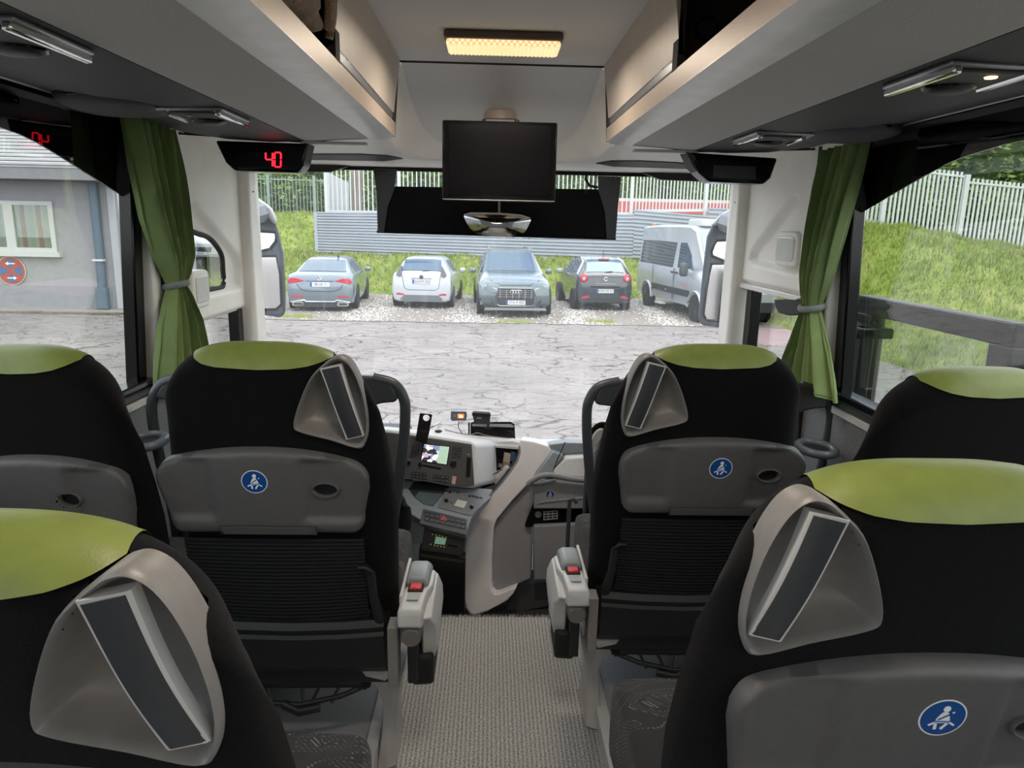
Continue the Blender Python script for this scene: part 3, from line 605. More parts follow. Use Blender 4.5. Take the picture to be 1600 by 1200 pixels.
    def fn(u, v):
        U = u * 2 - 1; U = math.copysign(abs(U) ** .8, U); V = v; z = lerp(pbot(U), ptop(U), V); b_ = edge(U, z)
        d = .034 * max(0, 1 - abs(U) ** 22) ** .5 * max(0, 1 - abs(2 * V - 1) ** 16) ** .5
        r1 = sstep(-.225, -.20, b_) * (1 - sstep(-.125, -.095, b_)) * sstep(.735, .765, z) * (1 - sstep(.888, .905, z))
        r2 = sstep(.075, .10, b_) * sstep(.733, .756, z) * (1 - sstep(.885, .905, z)) * (1 - sstep(.215, .235, b_))
        return P_(b_, z, d - .010 * r1 - .012 * r2 - .004)
    CH = (ch, .822); oval = [(CH[0] + .027 * math.cos(a), CH[1] + .0165 * math.sin(a)) for a in [2 * math.pi * k / 32 for k in range(32)]]
    if table:
        pn = MB().grid(fn, 72, 40, skip=lambda c: inside(oval, c[0] - pc, c[2])).build('table_panel', PANEL_GREY, t, smooth=60, local=True, label='moulded grey folding table panel with cup recess')
        cup = MB(); cup.loft([[P_(CH[0] + k * (x - CH[0]), CH[1] + k * (z - CH[1]), d) for x, z in oval] for k, d in ((1.16, .010), (1.16, .0225), (1.06, .026), (.97, .024), (.93, .012))], cap=False)
        cup.build('cup_ring', PANEL_GREY, pn, smooth=50, local=True)
        MB().loft([[P_(CH[0] + k * (x - CH[0]), CH[1] + k * (z - CH[1]), d) for x, z in oval] for k, d in ((.98, .012), (.9, .006))]).build('cup_well', RUBBER, pn, local=True)
        MB().prism([P_(-.098, .709, .029), (P_(.112, .709, .029)), P_(.110, .731, .0335), P_(-.100, .731, .0335)], (0, -.002, 0)).build('latch_flap', PANEL_GREY, pn, local=True, bevel=.001)
        gr = MB()
        for x0, x1, z0, z1 in ((-.1015, .1135, .7315, .7328), (-.1015, -.1002, .709, .7315), (.1125, .1138, .709, .7315)): gr.prism([P_(x0, z0, .0332), P_(x1, z0, .0332), P_(x1, z1, .0332), P_(x0, z1, .0332)], (0, -.0018, 0))
        gr.build('latch_gap', SEAM, pn, local=True)
        bx = -.012 * (1 if s > 0 else -1)
        if sticker: belt_sticker(t, lambda a, b_, o: P_(bx + a, .845 + b_, .0297 + o), .0285)
    if lower:
        # knitted net pocket, its clip, and the moulded shell below it
        MB().grid(lambda u, v: (s * lerp(-.225, .185, u), yr(lerp(.455, .69, v)) - .012 - .0025 * math.sin(v * 150) - .004 * math.sin(math.pi * u), lerp(.455, .69, v) - .012 * math.sin(math.pi * u) * (1 - v)), 10, 190).build('net_pocket', MESH_BLACK, t, smooth=0, local=True, norm=False)
        MB().tube([(s * .170, yr(.612) - .014, .612), (s * .188, yr(.617) - .02, .617), (s * .197, yr(.60) - .022, .60), (s * .200, yr(.53) - .022, .53), (s * .214, yr(.455) - .02, .455)], [.008, .011, .011, .011, .016], 8, flat=.6).build('pocket_clip', DARK_PLASTIC, t, local=True)
        loops = []
        for z, y, d in ((.455, .118, .10), (.440, .108, .11), (.425, .112, .11), (.418, .104, .12), (.33, .122, .14), (.300, .150, .16)):
            loops.append([(s * x, y + k, z + (.010 * (abs(x) / .24) ** 2 if z > .41 else 0)) for x, k in ((-.24, .03), (-.235, 0), (-.12, -.004), (0, -.006), (.12, -.004), (.222, 0), (.232, .03), (.232, .13), (-.24, .13))])
        MB().loft(loops).build('lower_shell', DARK_PLASTIC, t, smooth=30, local=True)
        MB().box(-.245, .245, .15, .52, .265, .302).build('seat_frame', DARK_PLASTIC, t, bevel=.006, local=True)
        # foot rest
        fr = MB(); ax = lambda x: s * x
        fr.tube([(ax(-.26), .175, .248), (ax(0), .170, .252), (ax(.13), .175, .250), (ax(.165), .185, .236)], .011, 8, flat=1.3)
        fr.tube([(ax(-.26), .16, .226), (ax(-.12), .15, .212), (ax(0), .148, .204), (ax(.10), .16, .220), (ax(.165), .185, .236)], .007, 8)
        for x, a in ((-.18, .03), (-.09, .02), (0, .01), (.05, -.02), (.10, -.02)): fr.tube([(ax(x), .172, .25), (ax(x + a), .150, .209)], .004, 6)
        fr.tube([(ax(-.04), .148, .206), (ax(.0), .140, .190), (ax(.05), .150, .196)], .012, 8)
        fr.build('foot_rest', DARK_PLASTIC, t, local=True, smooth=50)
        # pedestal toward the aisle
        lp = []
        for z, a0, a1, y0, y1 in ((.300, .155, .262, .15, .36), (.285, .165, .262, .15, .36), (.24, .190, .252, .17, .34), (.17, .202, .240, .20, .31), (.09, .198, .236, .20, .31), (.02, .190, .238, .17, .33), (.004, .188, .240, .16, .34)):
            lp.append([(ax(a0), y0, z), (ax((a0 + a1) / 2), y0 - .006, z), (ax(a1), y0 + .01, z), (ax(a1), y1, z), (ax(a0), y1, z)])
        MB().loft([[(p[0], p[1], p[2]) for p in l] for l in lp]).build('pedestal', PED_GREY, t, smooth=50, bevel=.004, local=True)
        MB().box(*sorted((ax(.15), ax(.175))), .17, .23, .235, .262).build('height_knob', RUBBER, t, local=True, bevel=.004)
        # side bracket and arm rest
        MB().loft([[(ax(a), y, z) for a in (.236, .262) for y in ((.07, .12) if a < .25 else (.12, .07))] for z in (.31, .40, .47)]).build('side_bracket', SEAT_GREY, t, local=True, bevel=.003)
        ar = MB(); sec = []
        for y, z0, z1, a0, a1 in ((.030, .505, .535, .268, .318), (.036, .500, .548, .266, .322), (.13, .470, .543, .266, .326), (.20, .44, .527, .268, .336), (.29, .42, .515, .27, .336), (.31, .43, .50, .275, .33)):
            sec.append([(ax(a0), y, z0), (ax(a1), y, z0), (ax(a1), y, z1 - .006), (ax(a1 - .006), y, z1), (ax(a0 + .006), y, z1), (ax(a0), y, z1 - .006)])
        arm = ar.loft(sec).build('armrest', LIGHT_PLASTIC, t, smooth=25, bevel=.004, local=True); arm.location.z = arm_dz
        MB().loft([[(ax(a), y, z) for a, z in ((.272, zb), (.326, zb), (.326, zt - .012), (.316, zt), (.282, zt), (.272, zt - .006))] for y, zb, zt in ((.165, .535, .558), (.18, .530, .564), (.27, .515, .552), (.31, .505, .530))]).build('arm_pad', mat('arm_pad_grey', (150, 156, 158), .45, noise=(80, .06)), arm, smooth=40, bevel=.004, local=True)
        MB().box(*sorted((ax(.262), ax(.270))), .10, .30, .50, .546).build('pad_edge', LIGHT_PLASTIC, arm, bevel=.002, local=True)
        MB().box(*sorted((ax(.283), ax(.312))), .128, .156, .537, .552).build('red_button', RED_BTN, arm, bevel=.003, local=True)
        MB().box(*sorted((ax(.279), ax(.316))), .122, .162, .535, .547).build('button_bezel', RUBBER, arm, bevel=.002, local=True)
        MB().prism([(ax(.282), .075, .549), (ax(.310), .075, .549), (ax(.310), .110, .5473), (ax(.282), .110, .5473)], (0, 0, .0012)).build('label', mat('label_silver', (150, 156, 152), .4, noise=(500, .5)), arm, local=True)
        MB().lathe([(0, -.028), (.020, -.028), (.0235, -.022), (.0235, .03), (.0, .032)], (ax(.296), .060, .474), 'y', 24).build('pivot', mat('pivot_grey', (104, 100, 96), .4), arm, local=True, smooth=40)
        sd = []
        for z, y0, y1, a1 in ((.508, .06, .31, .340), (.47, .09, .32, .352), (.43, .10, .32, .354), (.39, .11, .29, .350), (.355, .13, .22, .342)):
            sd.append([(ax(.315), y0, z), (ax(a1), y0 + .008, z), (ax(a1), y1 - .02, z), (ax(a1 - .012), y1, z), (ax(.315), y1, z)])
        MB().loft(sd).build('arm_cheek', LIGHT_PLASTIC, arm, smooth=40, bevel=.005, local=True)
        MB().loft([[(ax(a), y, z) for a, y in ((.290, y0), (.342, y0 + .005), (.342, y1), (.290, y1))] for z, y0, y1 in ((.385, .10, .28), (.34, .095, .27), (.305, .10, .25), (.292, .12, .24))]).build('arm_skirt', RUBBER, arm, smooth=40, bevel=.010, local=True)
        MB().loft([[(ax(a), y, z) for a, y in ((.285, .055), (.309, .055), (.309, .09), (.285, .09))] for z in (.455, .34)]).build('pivot_stem', DARK_PLASTIC, arm, bevel=.004, local=True)
    # seat cushion
    def warp(p):
        x, y, z = p; f = (y - .14) / .52; z += -.035 * sstep(.72, 1, f) * 1 + .012 * math.cos(math.pi * min(1, abs(x) / .24)) * 0
        if z > .45: z += .010 * sstep(.55, 1.0, abs(x) / .235) - .006
        return (x, y, z)
    MB().rbox((0, .405, .408), (.238, .273, .094), .22, 48, 24, warp).build('cushion', CUSHION, t, smooth=80, local=True)
    return t
seat("driver's side front aisle seat behind the dashboard screen, belt sticker and full armrest", (-.49, 1.45, 0), 1)
seat('door side front aisle seat beside the step, handle on its aisle shoulder', (.508, 1.60, 0), -1, zs=.988, arm_dz=-.034)
seat("driver's side window seat cut off by the picture edge, cup hole showing", (-.955, 1.385, 0), 1, handle=False, lower=False, zs=.998, sx=.80, sticker=False, pc=-.008, ch=.078)
seat('door side window seat with only its black back and green top visible', (.94, 1.28, 0), -1, handle=False, lower=False, zs=1.0, sx=.88, pc=0.)
seat("nearest driver's side seat with a big grab handle, cut by the picture corner", (-.462, .515, 0), 1, zs=1.0)
seat('nearest door side seat with a big grab handle and round blue sticker', (.48, .685, 0), -1, zs=1.0)

# ---------------------------------------------------------------- grab rails in front of the first row
def grab_rail(s, lab, y):
    t = thing('grab_rail', lab, 'grab rail', (s * .56 * y / 1.8, y, .05), group='slate grab rails before the front seats')
    K = y / 1.80; X = lambda x: s * x * K + .005; Z = lambda z: max(.05, 1.4 - (1.4 - z) * K)
    # built from three flat bars and a head panel so that both slots stay open
    def bar(path, w): return MB().tube([(X(a), y, Z(z)) for a, z in catmull(path, 4, False)], w, 10, flat=1.0, up=(0, 1, 0))
    head = MB().loft([[(X(a), y + d, Z(z)) for a, z in catmull([(.258, .955), (.270, .995), (.312, 1.018), (.56, 1.022), (.80, 1.016), (.85, .995), (.872, .955), (.84, .948), (.80, .935), (.775, .90), (.70, .885), (.56, .88), (.42, .885), (.352, .90), (.330, .932), (.300, .947)], 3)] for d in (-.016, .016)])
    h = head.build('head_panel', RAIL_GREY, t, smooth=30, bevel=.008, seg=3)
    for nm, path in (('rail', [(.32, 1.012), (.268, .998), (.2445, .965), (.2385, .92), (.248, .80), (.272, .64), (.30, .50), (.31, .32)]), ('rail', [(.80, 1.008), (.852, .993), (.882, .955), (.890, .90), (.880, .78), (.856, .62), (.85, .32)]), ('inner_post', [(.338, .94), (.334, .85), (.325, .70), (.306, .54)]), ('inner_post', [(.79, .93), (.80, .80), (.82, .64), (.845, .50)])):
        bar(path, .0175).build(nm, RAIL_GREY, t, smooth=60)
    MB().box(*sorted((X(.325), X(.80))), y - .010, y + .010, .06, Z(.93)).build('kick_panel', RAIL_GREY, t, bevel=.006)
    # drink ring toward the wall
    c = (X(.885) - s * (.02 + .5 * (y - 2.22)), y - .12, Z(.865))
    MB().tube([(c[0] + .055 * math.cos(a), c[1] + .075 * math.sin(a), c[2]) for a in [2 * math.pi * k / 32 for k in range(33)]], .0135, 10).build('drink_ring', mat('blue_grey_plastic', (96, 102, 108), .35), t, smooth=60)
    MB().lathe([(0, -.008), (.048, -.008), (.05, 0), (0, 0)], (c[0], c[1], c[2] - .002), 'z', 24).build('drink_tray', DARK_PLASTIC, t)
    return t
grab_rail(-1, "slate rounded grab rail behind the driver's place", 2.22); grab_rail(1, 'slate rounded grab rail beside the entrance step', 2.36)

# ---------------------------------------------------------------- curtains
def curtain(s, prof_, lab, nf):
    """prof_: rows (z, y_low, y_high, depth) down the cloth"""
    zs = [r[0] for r in prof_][::-1]
    T = lambda i, z: tab(sorted((r[0], r[i]) for r in prof_), z)
    t = thing('curtain', lab, 'curtain', (s * 1.09, T(1, zs[0]), zs[0]), group='green window curtains')
    z0, z1 = min(zs), max(zs); ph = 1.1 if s < 0 else .4
    def cloth(d):
        def fn(u, v):
            z = lerp(z0, z1, v); a, b_, dp = T(1, z), T(2, z), T(3, z); q = u * nf * 2 * math.pi + ph + 1.1 * math.sin(3.1 * z + u * 4)
            w_ = 1.25 * math.sin(q) + .5 * math.sin(2.3 * q + 1.7) + .2 * math.sin(4.1 * q)
            return (s * (1.095 + dp * .6 * w_ + d), lerp(a, b_, u) + .25 * dp * math.cos(q * .9), z - .008 * math.sin(q) * (v < .02))
        return fn
    b = MB(); b.grid(cloth(0), 120, 60); b.grid(cloth(.003), 120, 60)
    b.build('cloth', CURTAIN, t, smooth=80)
    a, b_ = T(1, TIE), T(2, TIE); c = (a + b_) / 2; h = (b_ - a) / 2 + .006
    MB().tube([(s * 1.095 + .034 * math.cos(k), c + h * math.sin(k), TIE + .008 * math.cos(k)) for k in [2 * math.pi * i / 28 for i in range(29)]], .010, 8, flat=1.2).build('tie_band', mat('grey_tie_band', (120, 128, 122), .7, noise=(80, .15)), t, smooth=60)
    MB().box(*sorted((s * 1.13, s * 1.16)), c - .008 + .02 * (s < 0) * -1, c + .012, TIE - .01, TIE + .03).build('tie_hook', mat('tie_hook_green', (60, 120, 84), .5) if s > 0 else DARK_PLASTIC, t, bevel=.003)
    hem = MB().tube([cloth(-.002)(u / 40, .012) for u in range(41)], .0025, 5); hem.build('hem', CURTAIN, t)
    return t
TIE = 1.183
curtain(-1, [(1.695, 2.235, 2.53, .030), (1.55, 2.262, 2.545, .034), (1.40, 2.305, 2.56, .036), (1.28, 2.375, 2.57, .034), (1.215, 2.42, 2.54, .026), (1.183, 2.435, 2.515, .018), (1.14, 2.41, 2.55, .024), (1.05, 2.36, 2.60, .032), (.95, 2.325, 2.625, .036), (.875, 2.31, 2.64, .036)], "green curtain tied back by the driver's side pillar", 5.5)
TIE = 1.150
curtain(1, [(1.672, 2.20, 2.445, .030), (1.55, 2.235, 2.475, .034), (1.40, 2.29, 2.50, .036), (1.26, 2.345, 2.505, .034), (1.19, 2.38, 2.495, .026), (1.150, 2.395, 2.475, .018), (1.10, 2.36, 2.50, .024), (1.0, 2.29, 2.55, .030), (.93, 2.25, 2.585, .034), (.865, 2.215, 2.60, .034)], 'green curtain tied back by the door side pillar', 4.5)
# ================================================================ DASHBOARD
DASH = mat('graphite_dash_plastic', (74, 75, 78), .5, noise=(70, .06), bump=(600, .06))
DASH_MID = mat('mid_grey_dash_plastic', (146, 146, 151), .5, noise=(70, .05), bump=(600, .06))
DASH_PALE = mat('pale_dash_top', (226, 227, 228), .5, noise=(50, .04), bump=(500, .06))
DASH_BLUE = mat('slate_console_top', (138, 148, 155), .38, noise=(60, .05))
FIN_WHITE = mat('pearl_fin_panel', (240, 237, 240), .4, noise=(14, .03))
KEY = mat('black_key_cap', (36, 36, 38), .4, noise=(30, .1))
KEYLINE = mat('key_legend_grey', (140, 140, 140), .5)
d = thing('dashboard', "coach dashboard with screen, button rows and pearl white fin at the driver's place", 'dashboard', (-.1, 2.9, -.2))
def slab(pts, vec, name, m, par=d, bevel=.004, **k): return MB().prism(pts, vec).build(name, m, par, bevel=bevel, **k)
def bolster(pts, vec, name, m, par=d, bevel=.012): return MB().prism(pts, vec).build(name, m, par, bevel=bevel, seg=3)
# top shelf that falls away under the windscreen
L = [(-0.6476, 3.02, 0.5373), (-0.3906, 3.02, 0.5201), (-0.2276, 3.02, 0.5089), (-0.08641, 3.02, 0.4959), (0.08388, 3.02, 0.4817), (0.2549, 3.02, 0.4733), (0.5415, 3.02, 0.4633)]
b = MB(); b.loft([[(p[0], p[1] - .05, p[2] - .030) for p in L], [(p[0], p[1] - .012, p[2] - .004) for p in L], [tuple(p) for p in L], [(p[0], 3.20, p[2] - .05) for p in L], [(p[0], 3.44, p[2] - .16) for p in L], [(p[0], 3.44, -.2) for p in L], [(p[0], p[1] + .10, -.2) for p in L]], cap=True, closed=False)
b.build('top_shelf', DASH_PALE, d, smooth=50)
MB().box(-1.12, -.40, 2.98, 3.42, .0, .44).build('driver_side_shelf', DASH, d, bevel=.02)
# screen unit
fc = [(-0.5524, 2.809, 0.5792), (-0.364, 2.801, 0.5621), (-0.08877, 2.785, 0.5278), (-0.07539, 2.721, 0.3735), (-0.1089, 2.719, 0.3685), (-0.1712, 2.722, 0.3761), (-0.2543, 2.728, 0.3883), (-0.3632, 2.734, 0.4014), (-0.5449, 2.746, 0.428)]
hv = (.085, .21, -.058)
bolster([tuple(Vector(p) + Vector((0, .004, 0))) for p in [*[(-0.5528, 2.813, 0.589), (-0.3644, 2.805, 0.573), (-0.09421, 2.79, 0.5386)], *[(-0.07034, 2.783, 0.522), (-0.06248, 2.722, 0.376), (-0.08298, 2.717, 0.364), (-0.1114, 2.717, 0.3637), (-0.1711, 2.721, 0.3726), (-0.2541, 2.726, 0.3836), (-0.363, 2.732, 0.3967), (-0.5446, 2.744, 0.4233)]]], hv, 'screen_hood', DASH_PALE, d, .010)
hd = slab(fc, (0, .012, 0), 'screen_fascia', DASH, bevel=.003)
# map display: a flat picture on the screen
def map_screen():
    m = mat('map_screen', (90, 120, 110), .25); n, b_ = nodes_of(m); t_ = n.nodes.new('ShaderNodeTexCoord'); v = n.nodes.new('ShaderNodeTexVoronoi'); v.inputs['Scale'].default_value = 55; v.distance = 'MANHATTAN'
    r = n.nodes.new('ShaderNodeValToRGB'); r.color_ramp.interpolation = 'CONSTANT'; e = r.color_ramp.elements; e[0].color = (*lin((228, 226, 230)), 1); e[1].position = .35; e[1].color = (*lin((120, 130, 170)), 1)
    for p, c in ((.5, (180, 160, 170)), (.68, (40, 42, 52)), (.84, (204, 200, 210))): k = e.new(p); k.color = (*lin(c), 1)
    n.links.new(t_.outputs['Object'], v.inputs['Vector']); n.links.new(v.outputs['Color'], r.inputs['Fac']); n.links.new(r.outputs['Color'], b_.inputs['Emission Color']); n.links.new(r.outputs['Color'], b_.inputs['Base Color']); b_.inputs['Emission Strength'].default_value = .35; return m
sc = slab([(-0.2871, 2.785, 0.5297), (-0.176, 2.78, 0.5202), (-0.1859, 2.751, 0.448), (-0.2979, 2.757, 0.4635)], (0, .004, 0), 'screen_bezel', BLACK_GLOSS, hd, .001)
slab([(-0.2815, 2.781, 0.527), (-0.2189, 2.778, 0.5217), (-0.2275, 2.752, 0.458), (-0.2925, 2.756, 0.4668)], (0, .002, 0), 'map_picture', map_screen(), hd, 0)
slab([(-0.2189, 2.778, 0.5217), (-0.1797, 2.777, 0.5185), (-0.1897, 2.75, 0.4529), (-0.2275, 2.752, 0.458)], (0, .002, 0), 'menu_picture', mat('screen_pale_green', (150, 176, 156), .25, emit=((150, 176, 156), .35), noise=(200, .12)), hd, 0)
FACE_KEYS = [
    [(-0.331, 2.782, 0.5247), (-0.318, 2.782, 0.5239), (-0.3186, 2.779, 0.5183), (-0.3316, 2.78, 0.5192)],
    [(-0.3141, 2.782, 0.5249), (-0.2985, 2.782, 0.5239), (-0.2991, 2.779, 0.5184), (-0.3147, 2.78, 0.5194)],
    [(-0.3322, 2.779, 0.5165), (-0.3192, 2.778, 0.5157), (-0.3197, 2.776, 0.5101), (-0.3328, 2.776, 0.511)],
    [(-0.3153, 2.779, 0.5167), (-0.2997, 2.778, 0.5157), (-0.3003, 2.776, 0.5102), (-0.3159, 2.776, 0.5112)],
    [(-0.3333, 2.775, 0.5083), (-0.3203, 2.775, 0.5075), (-0.3209, 2.772, 0.502), (-0.3339, 2.773, 0.5028)],
    [(-0.3164, 2.775, 0.5085), (-0.3008, 2.775, 0.5075), (-0.3014, 2.772, 0.502), (-0.317, 2.773, 0.503)],
    [(-0.3345, 2.772, 0.5001), (-0.3214, 2.771, 0.4993), (-0.322, 2.769, 0.4938), (-0.335, 2.769, 0.4946)],
    [(-0.3176, 2.772, 0.5003), (-0.302, 2.771, 0.4993), (-0.3026, 2.769, 0.4938), (-0.3182, 2.769, 0.4948)],
    [(-0.3356, 2.768, 0.4919), (-0.3226, 2.768, 0.4911), (-0.3232, 2.766, 0.4856), (-0.3362, 2.766, 0.4864)],
    [(-0.3187, 2.768, 0.4921), (-0.3031, 2.768, 0.4912), (-0.3037, 2.766, 0.4856), (-0.3193, 2.766, 0.4866)],
    [(-0.3367, 2.765, 0.4838), (-0.3237, 2.765, 0.483), (-0.3243, 2.762, 0.4774), (-0.3373, 2.763, 0.4783)],
    [(-0.3199, 2.765, 0.484), (-0.3043, 2.765, 0.483), (-0.3049, 2.762, 0.4775), (-0.3205, 2.763, 0.4784)],
    [(-0.1668, 2.779, 0.5206), (-0.1553, 2.779, 0.5199), (-0.1557, 2.777, 0.5136), (-0.1672, 2.777, 0.5143)],
    [(-0.1532, 2.779, 0.5195), (-0.1418, 2.779, 0.5188), (-0.1421, 2.776, 0.5125), (-0.1536, 2.776, 0.5133)],
    [(-0.1397, 2.778, 0.5185), (-0.1282, 2.778, 0.5178), (-0.1285, 2.776, 0.5115), (-0.14, 2.776, 0.5122)],
    [(-0.1674, 2.776, 0.5114), (-0.1559, 2.775, 0.5107), (-0.1563, 2.773, 0.5044), (-0.1678, 2.773, 0.5051)],
    [(-0.1538, 2.775, 0.5104), (-0.1423, 2.775, 0.5096), (-0.1427, 2.772, 0.5034), (-0.1542, 2.773, 0.5041)],
    [(-0.1402, 2.775, 0.5093), (-0.1287, 2.774, 0.5086), (-0.1291, 2.772, 0.5023), (-0.1406, 2.772, 0.503)],
    [(-0.1679, 2.772, 0.5023), (-0.1565, 2.772, 0.5015), (-0.1568, 2.769, 0.4953), (-0.1683, 2.769, 0.496)],
    [(-0.1544, 2.771, 0.5012), (-0.1429, 2.771, 0.5005), (-0.1433, 2.768, 0.4942), (-0.1547, 2.769, 0.4949)],
    [(-0.1408, 2.771, 0.5002), (-0.1293, 2.771, 0.4994), (-0.1297, 2.768, 0.4932), (-0.1412, 2.768, 0.4939)],
    [(-0.1685, 2.768, 0.4931), (-0.157, 2.768, 0.4924), (-0.1574, 2.765, 0.4861), (-0.1689, 2.765, 0.4869)],
    [(-0.1549, 2.768, 0.4921), (-0.1435, 2.767, 0.4913), (-0.1438, 2.765, 0.4851), (-0.1553, 2.765, 0.4858)],
    [(-0.1414, 2.767, 0.491), (-0.1299, 2.767, 0.4903), (-0.1303, 2.764, 0.484), (-0.1418, 2.764, 0.4848)],
    [(-0.1691, 2.764, 0.484), (-0.1576, 2.764, 0.4833), (-0.158, 2.761, 0.477), (-0.1694, 2.762, 0.4777)],
    [(-0.1555, 2.764, 0.4829), (-0.144, 2.763, 0.4822), (-0.1444, 2.761, 0.476), (-0.1559, 2.761, 0.4767)],
    [(-0.1419, 2.763, 0.4819), (-0.1305, 2.763, 0.4812), (-0.1309, 2.76, 0.4749), (-0.1423, 2.761, 0.4756)],
    [(-0.3299, 2.739, 0.4246), (-0.3154, 2.739, 0.4236), (-0.3153, 2.734, 0.4132), (-0.3298, 2.735, 0.4141)],
    [(-0.3141, 2.738, 0.4233), (-0.2996, 2.738, 0.4224), (-0.2995, 2.734, 0.4119), (-0.314, 2.734, 0.4129)],
    [(-0.2983, 2.738, 0.422), (-0.2838, 2.737, 0.4211), (-0.2838, 2.733, 0.4107), (-0.2982, 2.733, 0.4116)],
    [(-0.2825, 2.737, 0.4208), (-0.268, 2.737, 0.4199), (-0.268, 2.732, 0.4094), (-0.2825, 2.733, 0.4103)],
    [(-0.2431, 2.734, 0.4148), (-0.228, 2.734, 0.4138), (-0.228, 2.729, 0.4029), (-0.243, 2.73, 0.4039)],
    [(-0.2267, 2.734, 0.4133), (-0.2117, 2.733, 0.4124), (-0.2117, 2.729, 0.4014), (-0.2267, 2.729, 0.4024)],
    [(-0.2104, 2.733, 0.4118), (-0.1954, 2.733, 0.4109), (-0.1953, 2.728, 0.4), (-0.2104, 2.728, 0.4009)],
    [(-0.1941, 2.732, 0.4103), (-0.179, 2.732, 0.4094), (-0.179, 2.727, 0.3985), (-0.194, 2.728, 0.3994)],
    [(-0.3295, 2.734, 0.4122), (-0.315, 2.733, 0.4113), (-0.3149, 2.729, 0.4009), (-0.3294, 2.729, 0.4018)],
    [(-0.3137, 2.733, 0.411), (-0.2992, 2.733, 0.4101), (-0.2991, 2.728, 0.3996), (-0.3136, 2.729, 0.4006)],
    [(-0.2979, 2.733, 0.4097), (-0.2834, 2.732, 0.4088), (-0.2833, 2.728, 0.3984), (-0.2978, 2.728, 0.3993)],
    [(-0.2821, 2.732, 0.4085), (-0.2676, 2.732, 0.4075), (-0.2676, 2.727, 0.3971), (-0.282, 2.728, 0.398)],
    [(-0.2427, 2.729, 0.402), (-0.2277, 2.729, 0.401), (-0.2276, 2.724, 0.3902), (-0.2426, 2.724, 0.3911)],
    [(-0.2264, 2.728, 0.4005), (-0.2113, 2.728, 0.3996), (-0.2113, 2.723, 0.3887), (-0.2263, 2.724, 0.3896)],
    [(-0.21, 2.728, 0.399), (-0.195, 2.727, 0.3981), (-0.195, 2.723, 0.3872), (-0.21, 2.723, 0.3881)],
    [(-0.1937, 2.727, 0.3975), (-0.1787, 2.727, 0.3966), (-0.1787, 2.722, 0.3857), (-0.1937, 2.722, 0.3866)]]
for q_ in FACE_KEYS: slab(q_, (0, .004, 0), 'button', KEY, hd, .0006)
STRIP_KEYS = [
    [(-0.2671, 2.623, 0.301), (-0.2484, 2.617, 0.2992), (-0.2466, 2.596, 0.2916), (-0.2652, 2.602, 0.2933)],
    [(-0.2463, 2.617, 0.2989), (-0.2276, 2.612, 0.2972), (-0.226, 2.59, 0.2896), (-0.2445, 2.596, 0.2913)],
    [(-0.2256, 2.611, 0.2969), (-0.2069, 2.606, 0.2952), (-0.2055, 2.585, 0.2877), (-0.2239, 2.59, 0.2894)],
    [(-0.1843, 2.599, 0.293), (-0.1658, 2.594, 0.2913), (-0.1646, 2.573, 0.2839), (-0.183, 2.578, 0.2855)],
    [(-0.1638, 2.593, 0.291), (-0.1453, 2.588, 0.2893), (-0.1443, 2.567, 0.282), (-0.1626, 2.572, 0.2836)],
    [(-0.1433, 2.587, 0.2891), (-0.1249, 2.582, 0.2874), (-0.124, 2.561, 0.2801), (-0.1423, 2.566, 0.2817)],
    [(-0.1229, 2.581, 0.2872), (-0.1046, 2.576, 0.2855), (-0.1038, 2.555, 0.2783), (-0.122, 2.56, 0.2799)],
    [(-0.2649, 2.598, 0.2921), (-0.2463, 2.593, 0.2904), (-0.2445, 2.572, 0.283), (-0.263, 2.577, 0.2846)],
    [(-0.2443, 2.592, 0.2901), (-0.2257, 2.587, 0.2884), (-0.2241, 2.566, 0.2811), (-0.2425, 2.571, 0.2827)],
    [(-0.2237, 2.586, 0.2882), (-0.2052, 2.581, 0.2865), (-0.2037, 2.56, 0.2792), (-0.2221, 2.565, 0.2809)],
    [(-0.2032, 2.58, 0.2863), (-0.1848, 2.575, 0.2846), (-0.1834, 2.554, 0.2774), (-0.2017, 2.559, 0.279)],
    [(-0.1827, 2.574, 0.2843), (-0.1644, 2.569, 0.2827), (-0.1632, 2.548, 0.2756), (-0.1814, 2.553, 0.2772)],
    [(-0.1624, 2.568, 0.2825), (-0.1441, 2.563, 0.2808), (-0.143, 2.542, 0.2737), (-0.1612, 2.547, 0.2753)],
    [(-0.1421, 2.563, 0.2806), (-0.1239, 2.557, 0.279), (-0.1229, 2.536, 0.2719), (-0.141, 2.541, 0.2735)],
    [(-0.1219, 2.557, 0.2787), (-0.1037, 2.551, 0.2771), (-0.1029, 2.53, 0.2702), (-0.1209, 2.535, 0.2717)]]
